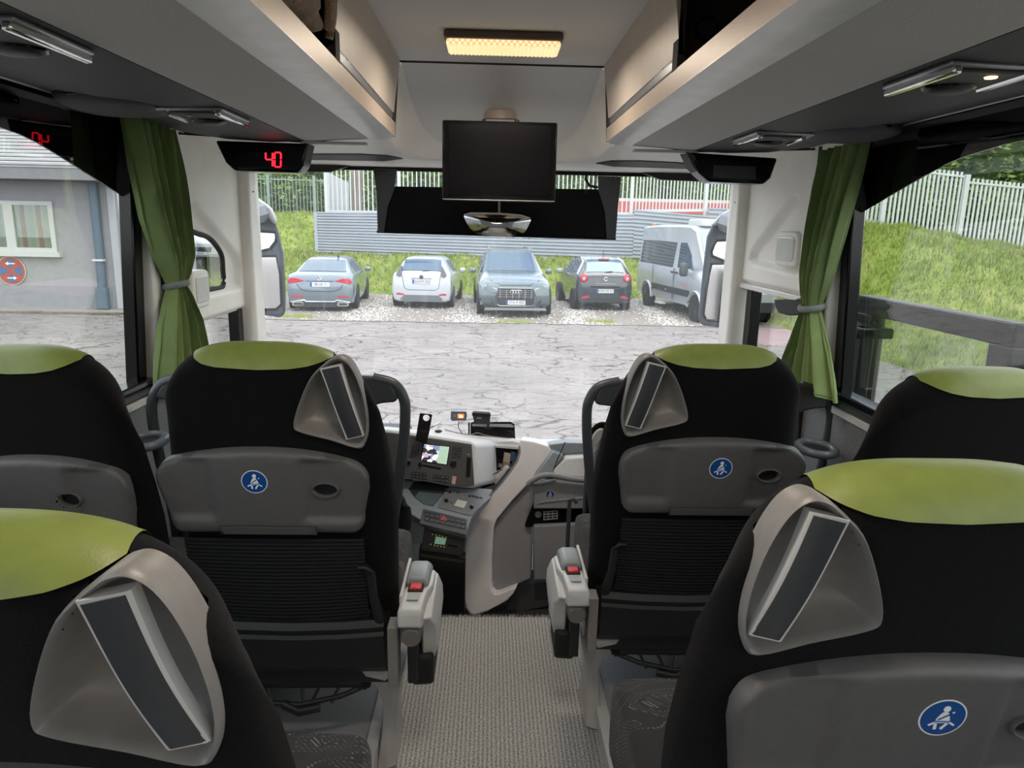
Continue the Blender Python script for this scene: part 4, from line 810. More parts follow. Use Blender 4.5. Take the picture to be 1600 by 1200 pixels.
RADIO_KEYS = [
    [(-0.1985, 2.744, 0.3456), (-0.1837, 2.741, 0.3444), (-0.185, 2.729, 0.3391), (-0.1998, 2.732, 0.3403)],
    [(-0.1821, 2.741, 0.3441), (-0.1673, 2.737, 0.3429), (-0.1687, 2.725, 0.3377), (-0.1834, 2.728, 0.3389)],
    [(-0.1657, 2.737, 0.3427), (-0.151, 2.734, 0.3415), (-0.1524, 2.722, 0.3363), (-0.1671, 2.725, 0.3374)],
    [(-0.1494, 2.733, 0.3412), (-0.1346, 2.73, 0.3401), (-0.1362, 2.718, 0.3349), (-0.1508, 2.721, 0.336)],
    [(-0.1009, 2.719, 0.3356), (-0.08685, 2.716, 0.3346), (-0.08857, 2.705, 0.33), (-0.1026, 2.708, 0.3311)],
    [(-0.08528, 2.715, 0.3344), (-0.0712, 2.712, 0.3333), (-0.07298, 2.702, 0.3288), (-0.08701, 2.705, 0.3298)],
    [(-0.06964, 2.712, 0.3331), (-0.05559, 2.709, 0.332), (-0.05742, 2.698, 0.3275), (-0.07142, 2.701, 0.3286)],
    [(-0.05402, 2.709, 0.3318), (-0.04, 2.706, 0.3308), (-0.04188, 2.695, 0.3263), (-0.05586, 2.698, 0.3273)],
    [(-0.1721, 2.695, 0.3251), (-0.1578, 2.692, 0.3241), (-0.1589, 2.683, 0.3205), (-0.1732, 2.686, 0.3216)],
    [(-0.09938, 2.675, 0.3176), (-0.08522, 2.672, 0.3166), (-0.08647, 2.663, 0.3131), (-0.1006, 2.666, 0.3141)],
    [(-0.1752, 2.681, 0.3196), (-0.161, 2.678, 0.3186), (-0.162, 2.67, 0.3151), (-0.1762, 2.673, 0.3161)],
    [(-0.1027, 2.661, 0.3122), (-0.08862, 2.658, 0.3112), (-0.08986, 2.649, 0.3078), (-0.1039, 2.652, 0.3088)]]
def dial(c, r, par, m=KEY, n=18):
    k = MB().lathe([(0, -.012), (r * .78, -.012), (r * .86, -.009), (r * .9, .0)], c, 'y', n).build('dial', m, par, smooth=40)
    MB().lathe([(r * .86, -.004), (r * 1.08, -.003), (r * 1.1, .001), (r * .9, .001)], c, 'y', n).build('dial_ring', SATIN, par, smooth=40)
    return k
dial((-0.3419, 2.757, 0.4591), .0095, hd); dial((-0.2951, 2.754, 0.4537), .0095, hd); dial((-0.1615, 2.755, 0.4563), .0155, hd)
slab([(-0.1641, 2.733, 0.4093), (-0.1472, 2.732, 0.4071), (-0.153, 2.72, 0.3786), (-0.1673, 2.721, 0.3808)], (0, .004, 0), 'permit_label', mat('orange_white_label', (214, 170, 158), .5, noise=(300, .25)), hd, .0005)
slab([(-0.1073, 2.764, 0.4812), (-0.09031, 2.762, 0.4766), (-0.09283, 2.733, 0.4073), (-0.1096, 2.732, 0.4036)], (0, .004, 0), 'card_slot', BLACK_GLOSS, hd, .001)
slab([(-0.1063, 2.769, 0.4932), (-0.09583, 2.768, 0.4919), (-0.09678, 2.766, 0.4871), (-0.1067, 2.767, 0.4884)], (0, .003, 0), 'slot_icon', KEYLINE, hd, 0)
slab([(-0.2871, 2.752, 0.4505), (-0.2116, 2.747, 0.4382), (-0.2125, 2.744, 0.4334), (-0.288, 2.75, 0.4457)], (0, .003, 0), 'disc_slot', BLACK_GLOSS, hd, 0)
# console: sloping top, tray, radio
co = bolster([(-0.4532, 2.817, 0.3731), (-0.3775, 2.805, 0.3684), (-0.2592, 2.785, 0.3603), (-0.179, 2.768, 0.3535), (0.000197, 2.752, 0.3485), (-0.01521, 2.715, 0.3324), (-0.07953, 2.61, 0.2907), (-0.1013, 2.521, 0.2603), (-0.2668, 2.577, 0.2776), (-0.3232, 2.62, 0.2923), (-0.3663, 2.688, 0.318), (-0.4414, 2.732, 0.3355)], (0, .05, -.05), 'console', DASH_BLUE, d, .006)
tr = slab([(-0.3256, 2.79, 0.3633), (-0.2916, 2.793, 0.3652), (-0.1775, 2.764, 0.3533), (-0.1974, 2.727, 0.337), (-0.2361, 2.659, 0.3091), (-0.2751, 2.669, 0.3127), (-0.3173, 2.708, 0.3281), (-0.3451, 2.751, 0.3458)], (0, .002, .0), 'tray', mat('dark_tray_liner', (40, 42, 46), .5, noise=(60, .1)), co, .0005)
slab([(-0.2992, 2.735, 0.3411), (-0.2335, 2.725, 0.3374), (-0.2023, 2.723, 0.337), (-0.2361, 2.659, 0.3106), (-0.2751, 2.669, 0.3142), (-0.3146, 2.708, 0.3296)], (0, .002, 0), 'tray_floor', mat('tray_floor_slate', (92, 104, 112), .3, noise=(40, .06)), co, .0005)
ra = slab([(-0.1912, 2.753, 0.3491), (-0.004822, 2.709, 0.3321), (-0.08448, 2.607, 0.2917), (-0.2178, 2.651, 0.307)], (0, .003, 0), 'radio', mat('radio_fascia_grey', (120, 124, 128), .4, noise=(80, .05)), co, .001)
for q_ in RADIO_KEYS: slab(q_, (0, .003, 0), 'button', KEY, ra, .0004)
slab([(-0.1411, 2.691, 0.3255), (-0.1021, 2.679, 0.3211), (-0.1136, 2.645, 0.3077), (-0.1548, 2.659, 0.3126)], (0, .002, 0), 'radio_display', mat('radio_lcd', (206, 210, 206), .3), ra, .0005)
for p in ((-0.1859, 2.689, 0.3234), (-0.08344, 2.655, 0.3108)): dial(p, .0085, ra)
# button strip and lower unit
st = slab([(-0.2747, 2.638, 0.3041), (-0.09867, 2.583, 0.2858), (-0.09939, 2.502, 0.2588), (-0.2826, 2.563, 0.2772)], (0, .006, 0), 'button_strip', DASH, bevel=.003)
for q_ in STRIP_KEYS: slab(q_, (0, .004, 0), 'button', KEY, st, .0006)
def legends(keys, par, sc=.3):
    m = MB()
    for q in keys:
        c = sum((Vector(p) for p in q), Vector()) / 4; m.add([tuple(c + (Vector(p) - c) * Vector((sc * 1.6, sc, sc)) + Vector((0, -.0008, 0))) for p in q], [(0, 1, 2, 3)])
    o = m.build('key_legends', KEYLINE, par, smooth=0, norm=False); o['kind'] = 'stuff'
legends(STRIP_KEYS, st, .16); legends(FACE_KEYS, hd, .18)
slab([(-0.2031, 2.604, 0.2947), (-0.1777, 2.597, 0.2922), (-0.1773, 2.57, 0.2829), (-0.2024, 2.577, 0.285)], (0, .004, 0), 'hazard_button', mat('hazard_red', (150, 44, 40), .4), st, .0006)
hz = MB(); 
for a, b_ in zip([(-0.1894, 2.596, 0.2932), (-0.1801, 2.575, 0.2858), (-0.1971, 2.579, 0.2869)], [(-0.1801, 2.575, 0.2858), (-0.1971, 2.579, 0.2869), (-0.1894, 2.596, 0.2932)]): hz.tube([a, b_], .0007, 5)
hz.build('hazard_triangle', mat('hazard_pink', (240, 150, 140), .4), st)
lu = slab([(-0.2653, 2.613, 0.2552), (-0.1066, 2.61, 0.2068), (-0.1185, 2.603, 0.1197), (-0.2803, 2.605, 0.145)], (0, .05, 0), 'lower_unit', DASH, bevel=.003)
dk = slab([(-0.2523, 2.607, 0.2206), (-0.1138, 2.604, 0.1876), (-0.1234, 2.6, 0.1295), (-0.2648, 2.601, 0.1523)], (0, .006, 0), 'timer_fascia', mat('timer_fascia_grey', (74, 74, 76), .5, noise=(60, .06)), lu, .001)
slab([(-0.2218, 2.601, 0.2056), (-0.1804, 2.601, 0.1968), (-0.1865, 2.599, 0.1718), (-0.228, 2.599, 0.1768)], (0, .003, 0), 'timer_display', mat('timer_lcd', (150, 190, 160), .3, emit=((150, 190, 160), .10)), dk, .0005)
TK = [(-0.2343, 2.601, 0.2151), (-0.2205, 2.601, 0.2126), (-0.2067, 2.601, 0.2101), (-0.1942, 2.6, 0.2071), (-0.1816, 2.6, 0.2038), (-0.2417, 2.598, 0.1745), (-0.2267, 2.598, 0.1707), (-0.2141, 2.597, 0.1682), (-0.2015, 2.597, 0.1664), (-0.1889, 2.597, 0.1642)]
for p in TK: MB().rbox(p, (.0025, .002, .002), .5, 10, 6).build('timer_key', mat('amber_key', (196, 184, 96), .4, emit=((196, 184, 96), .08)), dk)
slab([(-0.174, 2.6, 0.1728), (-0.1362, 2.599, 0.1652), (-0.1372, 2.599, 0.1599), (-0.175, 2.599, 0.1675)], (0, .003, 0), 'card_slot', BLACK_GLOSS, dk, 0)
slab([(-0.2897, 2.623, 0.1416), (-0.1063, 2.621, 0.1056), (-0.1068, 2.603, -0.1378), (-0.3027, 2.603, -0.1385)], (0, .06, 0), 'knee_panel', DARK_PLASTIC, bevel=.004)
slab([(-0.2842, 2.618, 0.1223), (-0.1138, 2.616, 0.09683), (-0.1137, 2.615, 0.08615), (-0.2842, 2.617, 0.1117)], (0, .004, 0), 'knee_ledge', DASH, bevel=.001)
# pearl fin and the panel set into it
FO = [(0.1154, 2.962, 0.4952), (0.1797, 2.959, 0.4868), (0.2356, 2.953, 0.4705), (0.2524, 2.947, 0.4564), (0.258, 2.942, 0.4421), (0.197, 2.914, 0.3651), (0.1419, 2.892, 0.3055), (0.08443, 2.87, 0.2489), (0.04911, 2.855, 0.208), (0.01933, 2.843, 0.175), (0.006082, 2.83, 0.1422), (0.002714, 2.81, 0.08972), (-0.001362, 2.772, -0.006818), (-0.00312, 2.746, -0.07293), (0.001314, 2.736, -0.09966), (0.01499, 2.73, -0.1129), (0.03655, 2.731, -0.1104), (0.07151, 2.737, -0.09688), (0.1079, 2.741, -0.08453), (0.09327, 2.731, -0.1113), (0.06921, 2.721, -0.1357), (0.03708, 2.714, -0.1539), (-0.008369, 2.706, -0.1746), (-0.04845, 2.701, -0.1867), (-0.07249, 2.699, -0.1916), (-0.08735, 2.701, -0.1857), (-0.1025, 2.71, -0.1654), (-0.1141, 2.727, -0.122), (-0.1194, 2.749, -0.06624), (-0.1195, 2.777, 0.004741), (-0.1165, 2.798, 0.05906), (-0.1082, 2.821, 0.1188), (-0.09822, 2.84, 0.1664), (-0.07704, 2.854, 0.2044), (-0.02295, 2.872, 0.253), (0.03956, 2.896, 0.3173), (0.08322, 2.917, 0.3717), (0.1078, 2.93, 0.4081), (0.1187, 2.943, 0.4419), (0.1157, 2.953, 0.4704)]
fin = slab(FO, (.012, .06, 0), 'fin', FIN_WHITE, bevel=.006, seg=3) if False else MB().prism(FO, (.012, .06, 0)).build('fin', FIN_WHITE, d, bevel=.005, seg=2)
MB().tube([(p[0] - .001, p[1] + .004, p[2]) for p in FO[22:]], .0045, 8).build('fin_edge', DASH_MID, fin)
# open bin behind the fin, with papers and a cable
bn = slab([(-0.006433, 3, 0.4454), (0.0158, 3, 0.4693), (0.0722, 3, 0.4729), (0.1008, 3, 0.4555), (0.1072, 3, 0.423), (0.08822, 3, 0.3812), (0.04666, 3, 0.3208), (0.007467, 3, 0.2722), (-0.04949, 3, 0.2535), (-0.0554, 3, 0.2716), (-0.00241, 3, 0.3623), (0.01107, 3, 0.4101)], (0, .012, 0), 'bin_back', RUBBER, bevel=.001)
slab([(0.009987, 2.99, 0.4767), (0.08303, 2.99, 0.482), (0.1198, 2.99, 0.4736), (0.1179, 2.99, 0.4323), (0.1005, 2.99, 0.4557), (0.07201, 2.99, 0.4701), (0.02703, 2.99, 0.4666)], (0, .05, 0), 'bin_lip', DASH_PALE, bevel=.003)
slab([(0.0255, 2.97, 0.3759), (0.08487, 2.97, 0.3647), (0.08223, 2.97, 0.3558), (0.02283, 2.97, 0.367)], (0, .03, 0), 'bin_ledge', DASH_MID, bevel=.001)
slab([(-0.004595, 2.93, 0.3161), (0.05559, 2.93, 0.3813), (0.07233, 2.93, 0.3785), (0.01516, 2.93, 0.3015)], (0, .04, 0), 'bin_floor', DASH_PALE, bevel=.003)
# right-hand panels
slab([(0.1464, 2.919, 0.2864), (0.1744, 2.915, 0.2763), (0.1777, 2.884, 0.194), (0.1735, 2.783, -0.07073), (0.07249, 2.768, -0.1108), (0.0208, 2.761, -0.1271), (0.002843, 2.768, -0.1112), (0.0003877, 2.797, -0.03448), (0.005713, 2.84, 0.07575), (0.01178, 2.863, 0.1365), (0.0307, 2.876, 0.1723), (0.08555, 2.899, 0.2343)], (0, .05, 0), 'inset_panel', DASH_MID, bevel=.010, seg=3)
slab([(0.1587, 2.856, 0.3308), (0.2076, 2.861, 0.3525), (0.4105, 2.856, 0.3333), (0.4119, 2.833, 0.232), (0.1765, 2.833, 0.2299), (0.1755, 2.849, 0.3017)], (0, .05, 0), 'side_panel_upper', DASH_MID, bevel=.004)
slab([(0.1775, 2.817, 0.1582), (0.4127, 2.819, 0.1707), (0.4159, 2.767, -0.06094), (0.1807, 2.766, -0.06756)], (0, .05, 0), 'side_panel_lower', DASH_MID, bevel=.005)
slab([(0.09023, 2.811, -0.1163), (0.4237, 2.818, -0.08191), (0.4249, 2.799, -0.1688), (0.06423, 2.784, -0.2381)], (0, .05, 0), 'kick_panel', DASH, bevel=.002)
slab([(0.1404, 2.837, 0.1518), (0.1775, 2.859, 0.2485), (0.2215, 2.86, 0.2542), (0.4142, 2.864, 0.2748), (0.4159, 2.837, 0.1513), (0.146, 2.836, 0.1438)], (0, .02, 0), 'socket_recess', BLACK_GLOSS, bevel=.003)
slab([(0.1869, 2.833, 0.2503), (0.214, 2.836, 0.2638), (0.3559, 2.839, 0.2784), (0.4106, 2.84, 0.2842), (0.4107, 2.839, 0.2762), (0.2195, 2.834, 0.2559)], (0, .02, 0), 'recess_lip', DASH_MID, bevel=.002)
dial((0.1971, 2.843, 0.1999), .013, d, SATIN)
for r in range(4):
    pass
VENT = [[(0.2187, 2.842, 0.2133), (0.279, 2.843, 0.2192), (0.279, 2.843, 0.2152), (0.2187, 2.841, 0.2093)], [(0.2188, 2.84, 0.2027), (0.2791, 2.841, 0.2085), (0.2792, 2.84, 0.2045), (0.2189, 2.839, 0.1986)], [(0.219, 2.837, 0.192), (0.2793, 2.839, 0.1978), (0.2793, 2.838, 0.1938), (0.219, 2.837, 0.188)], [(0.2191, 2.835, 0.1813), (0.2794, 2.836, 0.1871), (0.2795, 2.835, 0.1831), (0.2192, 2.834, 0.1773)],
        [(0.2187, 2.844, 0.2143), (0.2228, 2.844, 0.2143), (0.2234, 2.835, 0.1769), (0.2192, 2.835, 0.1768)], [(0.2379, 2.844, 0.2158), (0.242, 2.844, 0.2158), (0.2426, 2.835, 0.1784), (0.2384, 2.835, 0.1783)], [(0.2571, 2.844, 0.2173), (0.2613, 2.844, 0.2173), (0.2618, 2.836, 0.1799), (0.2577, 2.836, 0.1798)], [(0.2763, 2.844, 0.2188), (0.2805, 2.844, 0.2188), (0.281, 2.836, 0.1814), (0.2769, 2.836, 0.1813)]]
vg = MB()
for q_ in VENT: vg.prism(q_, (0, .003, 0))
vg.build('vent_grille', DASH_MID, d)
slab([(0.2573, 2.88, 0.3864), (0.3124, 2.899, 0.4353), (0.4118, 2.901, 0.4415), (0.411, 2.867, 0.3551), (0.2628, 2.871, 0.3637)], (0, .05, 0), 'guide_shelf', DASH_PALE, bevel=.008, seg=3)
slab([(0.186, 2.872, 0.3684), (0.2579, 2.915, 0.4582), (0.3047, 2.908, 0.4438), (0.2573, 2.88, 0.3864), (0.2654, 2.871, 0.3668), (0.2187, 2.862, 0.3492), (0.1695, 2.855, 0.3341)], (0, .05, 0), 'shelf_cheek', DASH_BLUE, bevel=.004)
slab([(0.2444, 2.96, 0.4756), (0.3112, 2.96, 0.4852), (0.4178, 2.96, 0.4835), (0.4204, 2.96, 0.4249), (0.319, 2.96, 0.4267), (0.2564, 2.96, 0.4495)], (0, .06, 0), 'shelf_front', mat('blue_grey_shelf', (150, 158, 164), .4, noise=(60, .04)), bevel=.005)
MB().tube([(0.3055, 2.885, 0.5112), (0.2955, 2.885, 0.4855), (0.2728, 2.885, 0.428), (0.2578, 2.885, 0.3847), (0.2639, 2.885, 0.3674)], .0022, 6).build('shelf_seam', RUBBER, d)
hl = MB().tube(catmull([(0.1463, 2.83, 0.3403), (0.1701, 2.83, 0.3605), (0.202, 2.83, 0.3779), (0.237, 2.83, 0.3826), (0.2777, 2.83, 0.3773), (0.3241, 2.83, 0.3678), (0.3922, 2.83, 0.3599)], 5, False), .0115, 12).build('grab_bar', DASH_MID, d, smooth=60)
MB().tube([(0.1634, 2.845, 0.3378), (0.1961, 2.845, 0.3381), (0.2339, 2.845, 0.3471), (0.2663, 2.845, 0.356)], .007, 8).build('bar_shadow_gap', DASH_BLUE, d)
def bs():
    c = (0.2453, 2.845, 0.2908); belt_sticker(d, lambda a, b_, o: (c[0] + a, c[1] - o, c[2] + b_), .0185, local=False)
bs()
MB().tube([(-0.04864, 2.91, 0.2908), (-0.03516, 2.91, 0.3232), (-0.01064, 2.91, 0.3526), (0.02772, 2.91, 0.3734)], .0022, 6).build('loose_cable', LIGHT_PLASTIC, d)
MB().tube([(-0.0485, 2.9, 0.2917), (-0.02683, 2.9, 0.327), (0.005809, 2.9, 0.3593), (0.04397, 2.9, 0.3829)], .0018, 6).build('loose_cable', RUBBER, d)
# papers in the bin
t = thing('paper_stack', 'folded papers and a blue pack in the dark dashboard bin', 'papers', (0.06468, 2.96, 0.3768))
for nm, q_, m in (('folded_paper', [(0.0497, 2.965, 0.4338), (0.07782, 2.965, 0.4283), (0.07303, 2.965, 0.387), (0.04483, 2.965, 0.3926)], mat('cream_paper', (196, 184, 168), .8)), ('folded_paper', [(0.04467, 2.96, 0.3972), (0.07567, 2.96, 0.3888), (0.07316, 2.96, 0.374), (0.04223, 2.96, 0.3766)], mat('tan_card', (150, 128, 110), .8)), ('blue_pack', [(0.08055, 2.97, 0.4384), (0.1003, 2.97, 0.4327), (0.08995, 2.97, 0.3914), (0.07576, 2.97, 0.3971)], mat('blue_pack_print', (60, 92, 130), .5))): MB().prism(q_, (0, .015, 0)).build(nm, m, t, bevel=.001)
# things standing on the dashboard
t = thing('card_holder', 'black card plate with a round hole clipped above the dashboard screen', 'holder', (-0.275, 2.74, 0.5519))
def plate(po, hc, hr, y, th):
    n = 28; H = [(hc[0] + hr * math.cos(2 * math.pi * k / n), y, hc[2] + hr * math.sin(2 * math.pi * k / n)) for k in range(n)]; O = []
    for h in H:                                              # ray from the hole centre to the outline
        dx, dz = h[0] - hc[0], h[2] - hc[2]; best = 9
        for a, b_ in zip(po, po[1:] + po[:1]):
            ex, ez = b_[0] - a[0], b_[2] - a[2]; den = dx * ez - dz * ex
            if abs(den) < 1e-9: continue
            k = ((a[0] - hc[0]) * ez - (a[2] - hc[2]) * ex) / den; u = ((a[0] - hc[0]) * dz - (a[2] - hc[2]) * dx) / den
            if k > 0 and -.001 <= u <= 1.001: best = min(best, k)
        O.append((hc[0] + dx * best, y, hc[2] + dz * best))
    bk = lambda L_: [(p[0], p[1] + th, p[2]) for p in L_]
    return MB().loft([H, O, bk(O), bk(H), H], cap=False)
PO = [(-0.2951, 2.745, 0.6685), (-0.2456, 2.745, 0.6639), (-0.2653, 2.745, 0.5424), (-0.3152, 2.745, 0.5499)]; dens = []
for a, b_ in zip(PO, PO[1:] + PO[:1]): dens += [tuple(Vector(a).lerp(Vector(b_), k / 8)) for k in range(8)]
plate(dens, (-0.2698, 2.745, 0.649), .0135, PO[0][1], .006).build('plate', mat('holder_black', (34, 33, 34), .35, noise=(40, .1)), t, smooth=30)
MB().prism([(-0.3057, 2.743, 0.5987), (-0.2623, 2.743, 0.5926), (-0.2689, 2.743, 0.5511), (-0.3124, 2.743, 0.5573)], (0, .003, 0)).build('pocket', DARK_PLASTIC, t, bevel=.001)
MB().tube([(-0.2646, 2.744, 0.652), (-0.2557, 2.744, 0.6482), (-0.2647, 2.744, 0.6428)], .002, 6).build('key_notch', WHITE, t)
t = thing('phone_clip', 'small chrome clip stand on the dash shelf beside the card plate', 'clip', (-0.243, 3, 0.5189))
MB().lathe([(0, 0), (.016, 0), (.016, .004), (.006, .008), (.0, .009)], (-0.2395, 2.99, 0.5205), 'z', 18).build('foot', RUBBER, t)
MB().tube([(-0.2395, 2.99, 0.5248), (-0.2422, 2.99, 0.5451), (-0.2311, 2.99, 0.5597)], .0035, 8).build('stem', CHROME, t)
MB().tube([(-0.2725, 2.985, 0.5375), (-0.253, 2.985, 0.5507), (-0.2307, 2.985, 0.5611)], .004, 8).build('jaw', CHROME, t)
MB().rbox((-0.2321, 2.985, 0.5524), (.007, .005, .009), .5, 14, 8).build('joint', CHROME, t)
t = thing('speed_readout', 'small grey readout with glowing orange 26 above the dash shelf', 'display', (-0.1553, 3.1, 0.5628))
MB().prism([(-0.1913, 3.1, 0.5832), (-0.1223, 3.1, 0.5826), (-0.1193, 3.1, 0.5692), (-0.122, 3.1, 0.5423), (-0.1869, 3.1, 0.5384), (-0.1927, 3.1, 0.5473)], (0, .014, 0)).build('case', mat('readout_grey', (92, 98, 100), .4, noise=(40, .06)), t, bevel=.002)
MB().prism([(-0.161, 3.098, 0.5722), (-0.1322, 3.098, 0.5726), (-0.1321, 3.098, 0.5532), (-0.1609, 3.098, 0.5528)], (0, .002, 0)).build('orange_field', mat('orange_field', (226, 92, 48), .5, emit=((236, 84, 40), .8)), t, bevel=.002)
MB().prism([(-0.1783, 3.098, 0.569), (-0.1682, 3.098, 0.5691), (-0.1681, 3.098, 0.5587), (-0.1782, 3.098, 0.5585)], (0, .002, 0)).build('blue_mark', mat('readout_blue', (120, 140, 170), .5), t)
text('digits', '26', .020, mat('digit_glow', (255, 190, 150), .5, emit=((255, 200, 160), 1.2)), t, Matrix.Translation(Vector((-0.1465, 3.096, 0.5623)) - Vector((-0.1553, 3.1, 0.5628))) @ Matrix.Rotation(math.pi / 2, 4, 'X'))
MB().tube([(-0.1552, 3.1, 0.5388), (-0.158, 3.1, 0.5088), (-0.1405, 3.1, 0.4819)], .002, 6).build('stalk', RUBBER, t)
t = thing('dash_camera', 'small black camera box standing above the tablet back', 'camera', (-0.05649, 3.06, 0.5512))
MB().prism([(-0.09383, 3.06, 0.5802), (-0.0882, 3.06, 0.5877), (-0.01981, 3.06, 0.5842), (-0.01256, 3.06, 0.5754), (-0.01631, 3.06, 0.5369), (-0.08493, 3.06, 0.5405)], (0, .03, 0)).build('body', mat('camera_black', (44, 47, 50), .4, noise=(40, .1)), t, bevel=.003)
MB().prism([(-0.09657, 3.055, 0.5845), (-0.0881, 3.055, 0.5905), (-0.01698, 3.055, 0.587), (-0.01117, 3.055, 0.5782), (-0.01536, 3.055, 0.5723), (-0.09366, 3.055, 0.5757)], (0, .036, 0)).build('lid', RUBBER, t, bevel=.003)
MB().prism([(-0.07375, 3.058, 0.5692), (-0.0538, 3.058, 0.5686), (-0.05373, 3.058, 0.5621), (-0.07369, 3.058, 0.5633)], (0, .003, 0)).build('maker_strip', KEYLINE, t)
MB().tube([(-0.01925, 3.07, 0.54), (-0.02471, 3.07, 0.519)], .004, 6).build('mount', RUBBER, t)
t = thing('tablet', 'black tablet seen from behind propped against the windscreen', 'tablet', (-0.007269, 3.06, 0.5043))
TB = [(-0.1025, 3.075, 0.5375), (-0.08817, 3.075, 0.5422), (0.0784, 3.075, 0.5443), (0.09588, 3.075, 0.534), (0.1018, 3.075, 0.4591), (-0.102, 3.075, 0.4777)]
MB().prism(TB, (0, .012, 0)).build('case', BLACK_GLOSS, t, bevel=.004)
MB().prism([(-0.09662, 3.074, 0.5291), (-0.09093, 3.074, 0.5336), (0.07853, 3.074, 0.5357), (0.09019, 3.074, 0.5284), (0.09326, 3.074, 0.5195), (-0.09084, 3.074, 0.5232)], (0, .003, 0)).build('upper_bevel', mat('tablet_edge', (176, 176, 178), .35), t, bevel=.001)
MB().prism([(-0.1124, 3.07, 0.5388), (-0.1052, 3.07, 0.5389), (-0.1047, 3.07, 0.4762), (-0.1119, 3.07, 0.4791)], (0, .015, 0)).build('stand', RUBBER, t, bevel=.001)
MB().tube(catmull([(-0.2142, 3.03, 0.5193), (-0.1661, 3.03, 0.5052), (-0.1009, 3.03, 0.4971), (-0.06972, 3.03, 0.5049), (-0.03555, 3.03, 0.495), (0.02142, 3.03, 0.4868), (0.08416, 3.03, 0.4816)], 4, False), .0022, 6).build('cable', KEYLINE, t)
# wheel, driver's seat, guide's seat
t = thing('steering_wheel', "black steering wheel glimpsed beside the driver's seat rail", 'steering wheel', (-.68, 2.74, .56))
E_ = Vector((0, .80, .60)).normalized(); R_ = .225; WC = Vector((-.68, 2.74, .56)); wx = Vector((1, 0, 0)); wy = Vector((0, math.cos(math.radians(38)), math.sin(math.radians(38))))
wp = lambda r, a: tuple(WC + wx * (r * math.cos(a)) + wy * (r * math.sin(a)))
MB().tube([wp(R_, 2 * math.pi * k / 48) for k in range(49)], .015, 10).build('rim', RUBBER, t, smooth=60)
for a in (.0, math.pi, -math.pi / 2): MB().tube([wp(.05, a), wp(R_ - .01, a)], [.022, .014], 8, flat=.5).build('spoke', DARK_PLASTIC, t, smooth=60)
MB().rbox(tuple(WC), (.075, .05, .06), .6, 20, 12).build('hub', DARK_PLASTIC, t)
t = thing('driver_seat', "driver's dark seat mostly hidden behind the front aisle seat", 'seat', (-.66, 2.40, -.22))
MB().rbox((-.68, 2.40, .42), (.225, .07, .40), .35, 28, 18).build('backrest', MESH_BLACK, t)
MB().rbox((-.68, 2.62, .12), (.24, .22, .08), .3, 28, 14).build('cushion', MESH_BLACK, t)
MB().box(-.84, -.50, 2.46, 2.72, -.22, .05).build('pedestal', DARK_PLASTIC, t, bevel=.02)
MB().tube(catmull([(-0.3566, 2.42, 0.4575), (-0.3339, 2.42, 0.4381), (-0.3162, 2.42, 0.3841), (-0.3193, 2.42, 0.3194), (-0.336, 2.42, 0.2841)], 4, False), .020, 8, flat=.6).build('side_bolster', MESH_BLACK, t, smooth=60)
t = thing('guide_seat', "folded guide's seat with a pale grab handle seen through the rail slot", 'seat', (.45, 2.40, -.22))
MB().rbox((.52, 2.56, .36), (.17, .06, .32), .35, 28, 18).build('backrest', BLACK_FABRIC, t)
gh = [(0.3508, 2.47, 0.6182), (0.3603, 2.47, 0.667), (0.3803, 2.47, 0.689), (0.3991, 2.47, 0.6868), (0.4153, 2.47, 0.6433), (0.4116, 2.47, 0.5278), (0.3933, 2.47, 0.5152), (0.37, 2.47, 0.505)]
MB().prism(catmull(gh, 3), (0, .03, 0)).build('handle_shell', LIGHT_PLASTIC, t, bevel=.006, label='pale plastic grab handle shell')
MB().tube([(0.367, 2.46, 0.5407), (0.3686, 2.46, 0.6094), (0.3894, 2.46, 0.6631)], .008, 8).build('grip', DASH_MID, t)
MB().tube(catmull([(0.342, 2.49, 0.6117), (0.3519, 2.49, 0.656), (0.3738, 2.49, 0.6904), (0.3992, 2.49, 0.7004), (0.4213, 2.49, 0.6812)], 4, False), .012, 8).build('top_edge', BLACK_FABRIC, t)
MB().box(.38, .66, 2.52, 2.62, -.22, .15).build('base', DARK_PLASTIC, t, bevel=.02)
# thin lever and bracket by the door side front seat
t = thing('seat_lever', 'thin grey bent lever standing beside the door side front seat', 'lever', (0.2257, 1.99, 0.4233))
MB().tube(catmull([(0.237, 2.1, 0.3738), (0.2368, 2.1, 0.4357), (0.238, 2.1, 0.5121), (0.2383, 2.1, 0.5574), (0.244, 2.1, 0.566), (0.2542, 2.1, 0.5639), (0.2607, 2.1, 0.5533)], 4, False), .0065, 8).build('rod', RAIL_GREY, t, smooth=60)
t = thing('belt_bracket', 'white metal bracket with screw holes low beside the door side armrest', 'bracket', (0.1907, 1.98, 0.3327))
MB().prism([(0.1763, 1.98, 0.3539), (0.1821, 1.98, 0.3572), (0.2017, 1.98, 0.3562), (0.2029, 1.98, 0.3199), (0.1872, 1.98, 0.3198), (0.1811, 1.98, 0.3284)], (0, .012, 0)).build('plate', LIGHT_PLASTIC, t, bevel=.003)
for p in [(0.188, 1.977, 0.3481), (0.1905, 1.977, 0.3322)]: MB().lathe([(0, -.002), (.005, -.002), (.005, .004)], p, 'y', 12).build('screw', RUBBER, t)
t = thing('step_lamp', 'pale angular step lamp housing on the entrance floor', 'lamp', (0.2695, 2.731, -0.2))
MB().prism([(0.2155, 2.4, -0.0142), (0.2219, 2.4, 0.009568), (0.2477, 2.4, 0.02546), (0.2575, 2.4, 0.02024), (0.2588, 2.4, -0.01668)], (0, .05, 0)).build('housing', LIGHT_PLASTIC, t, bevel=.003)
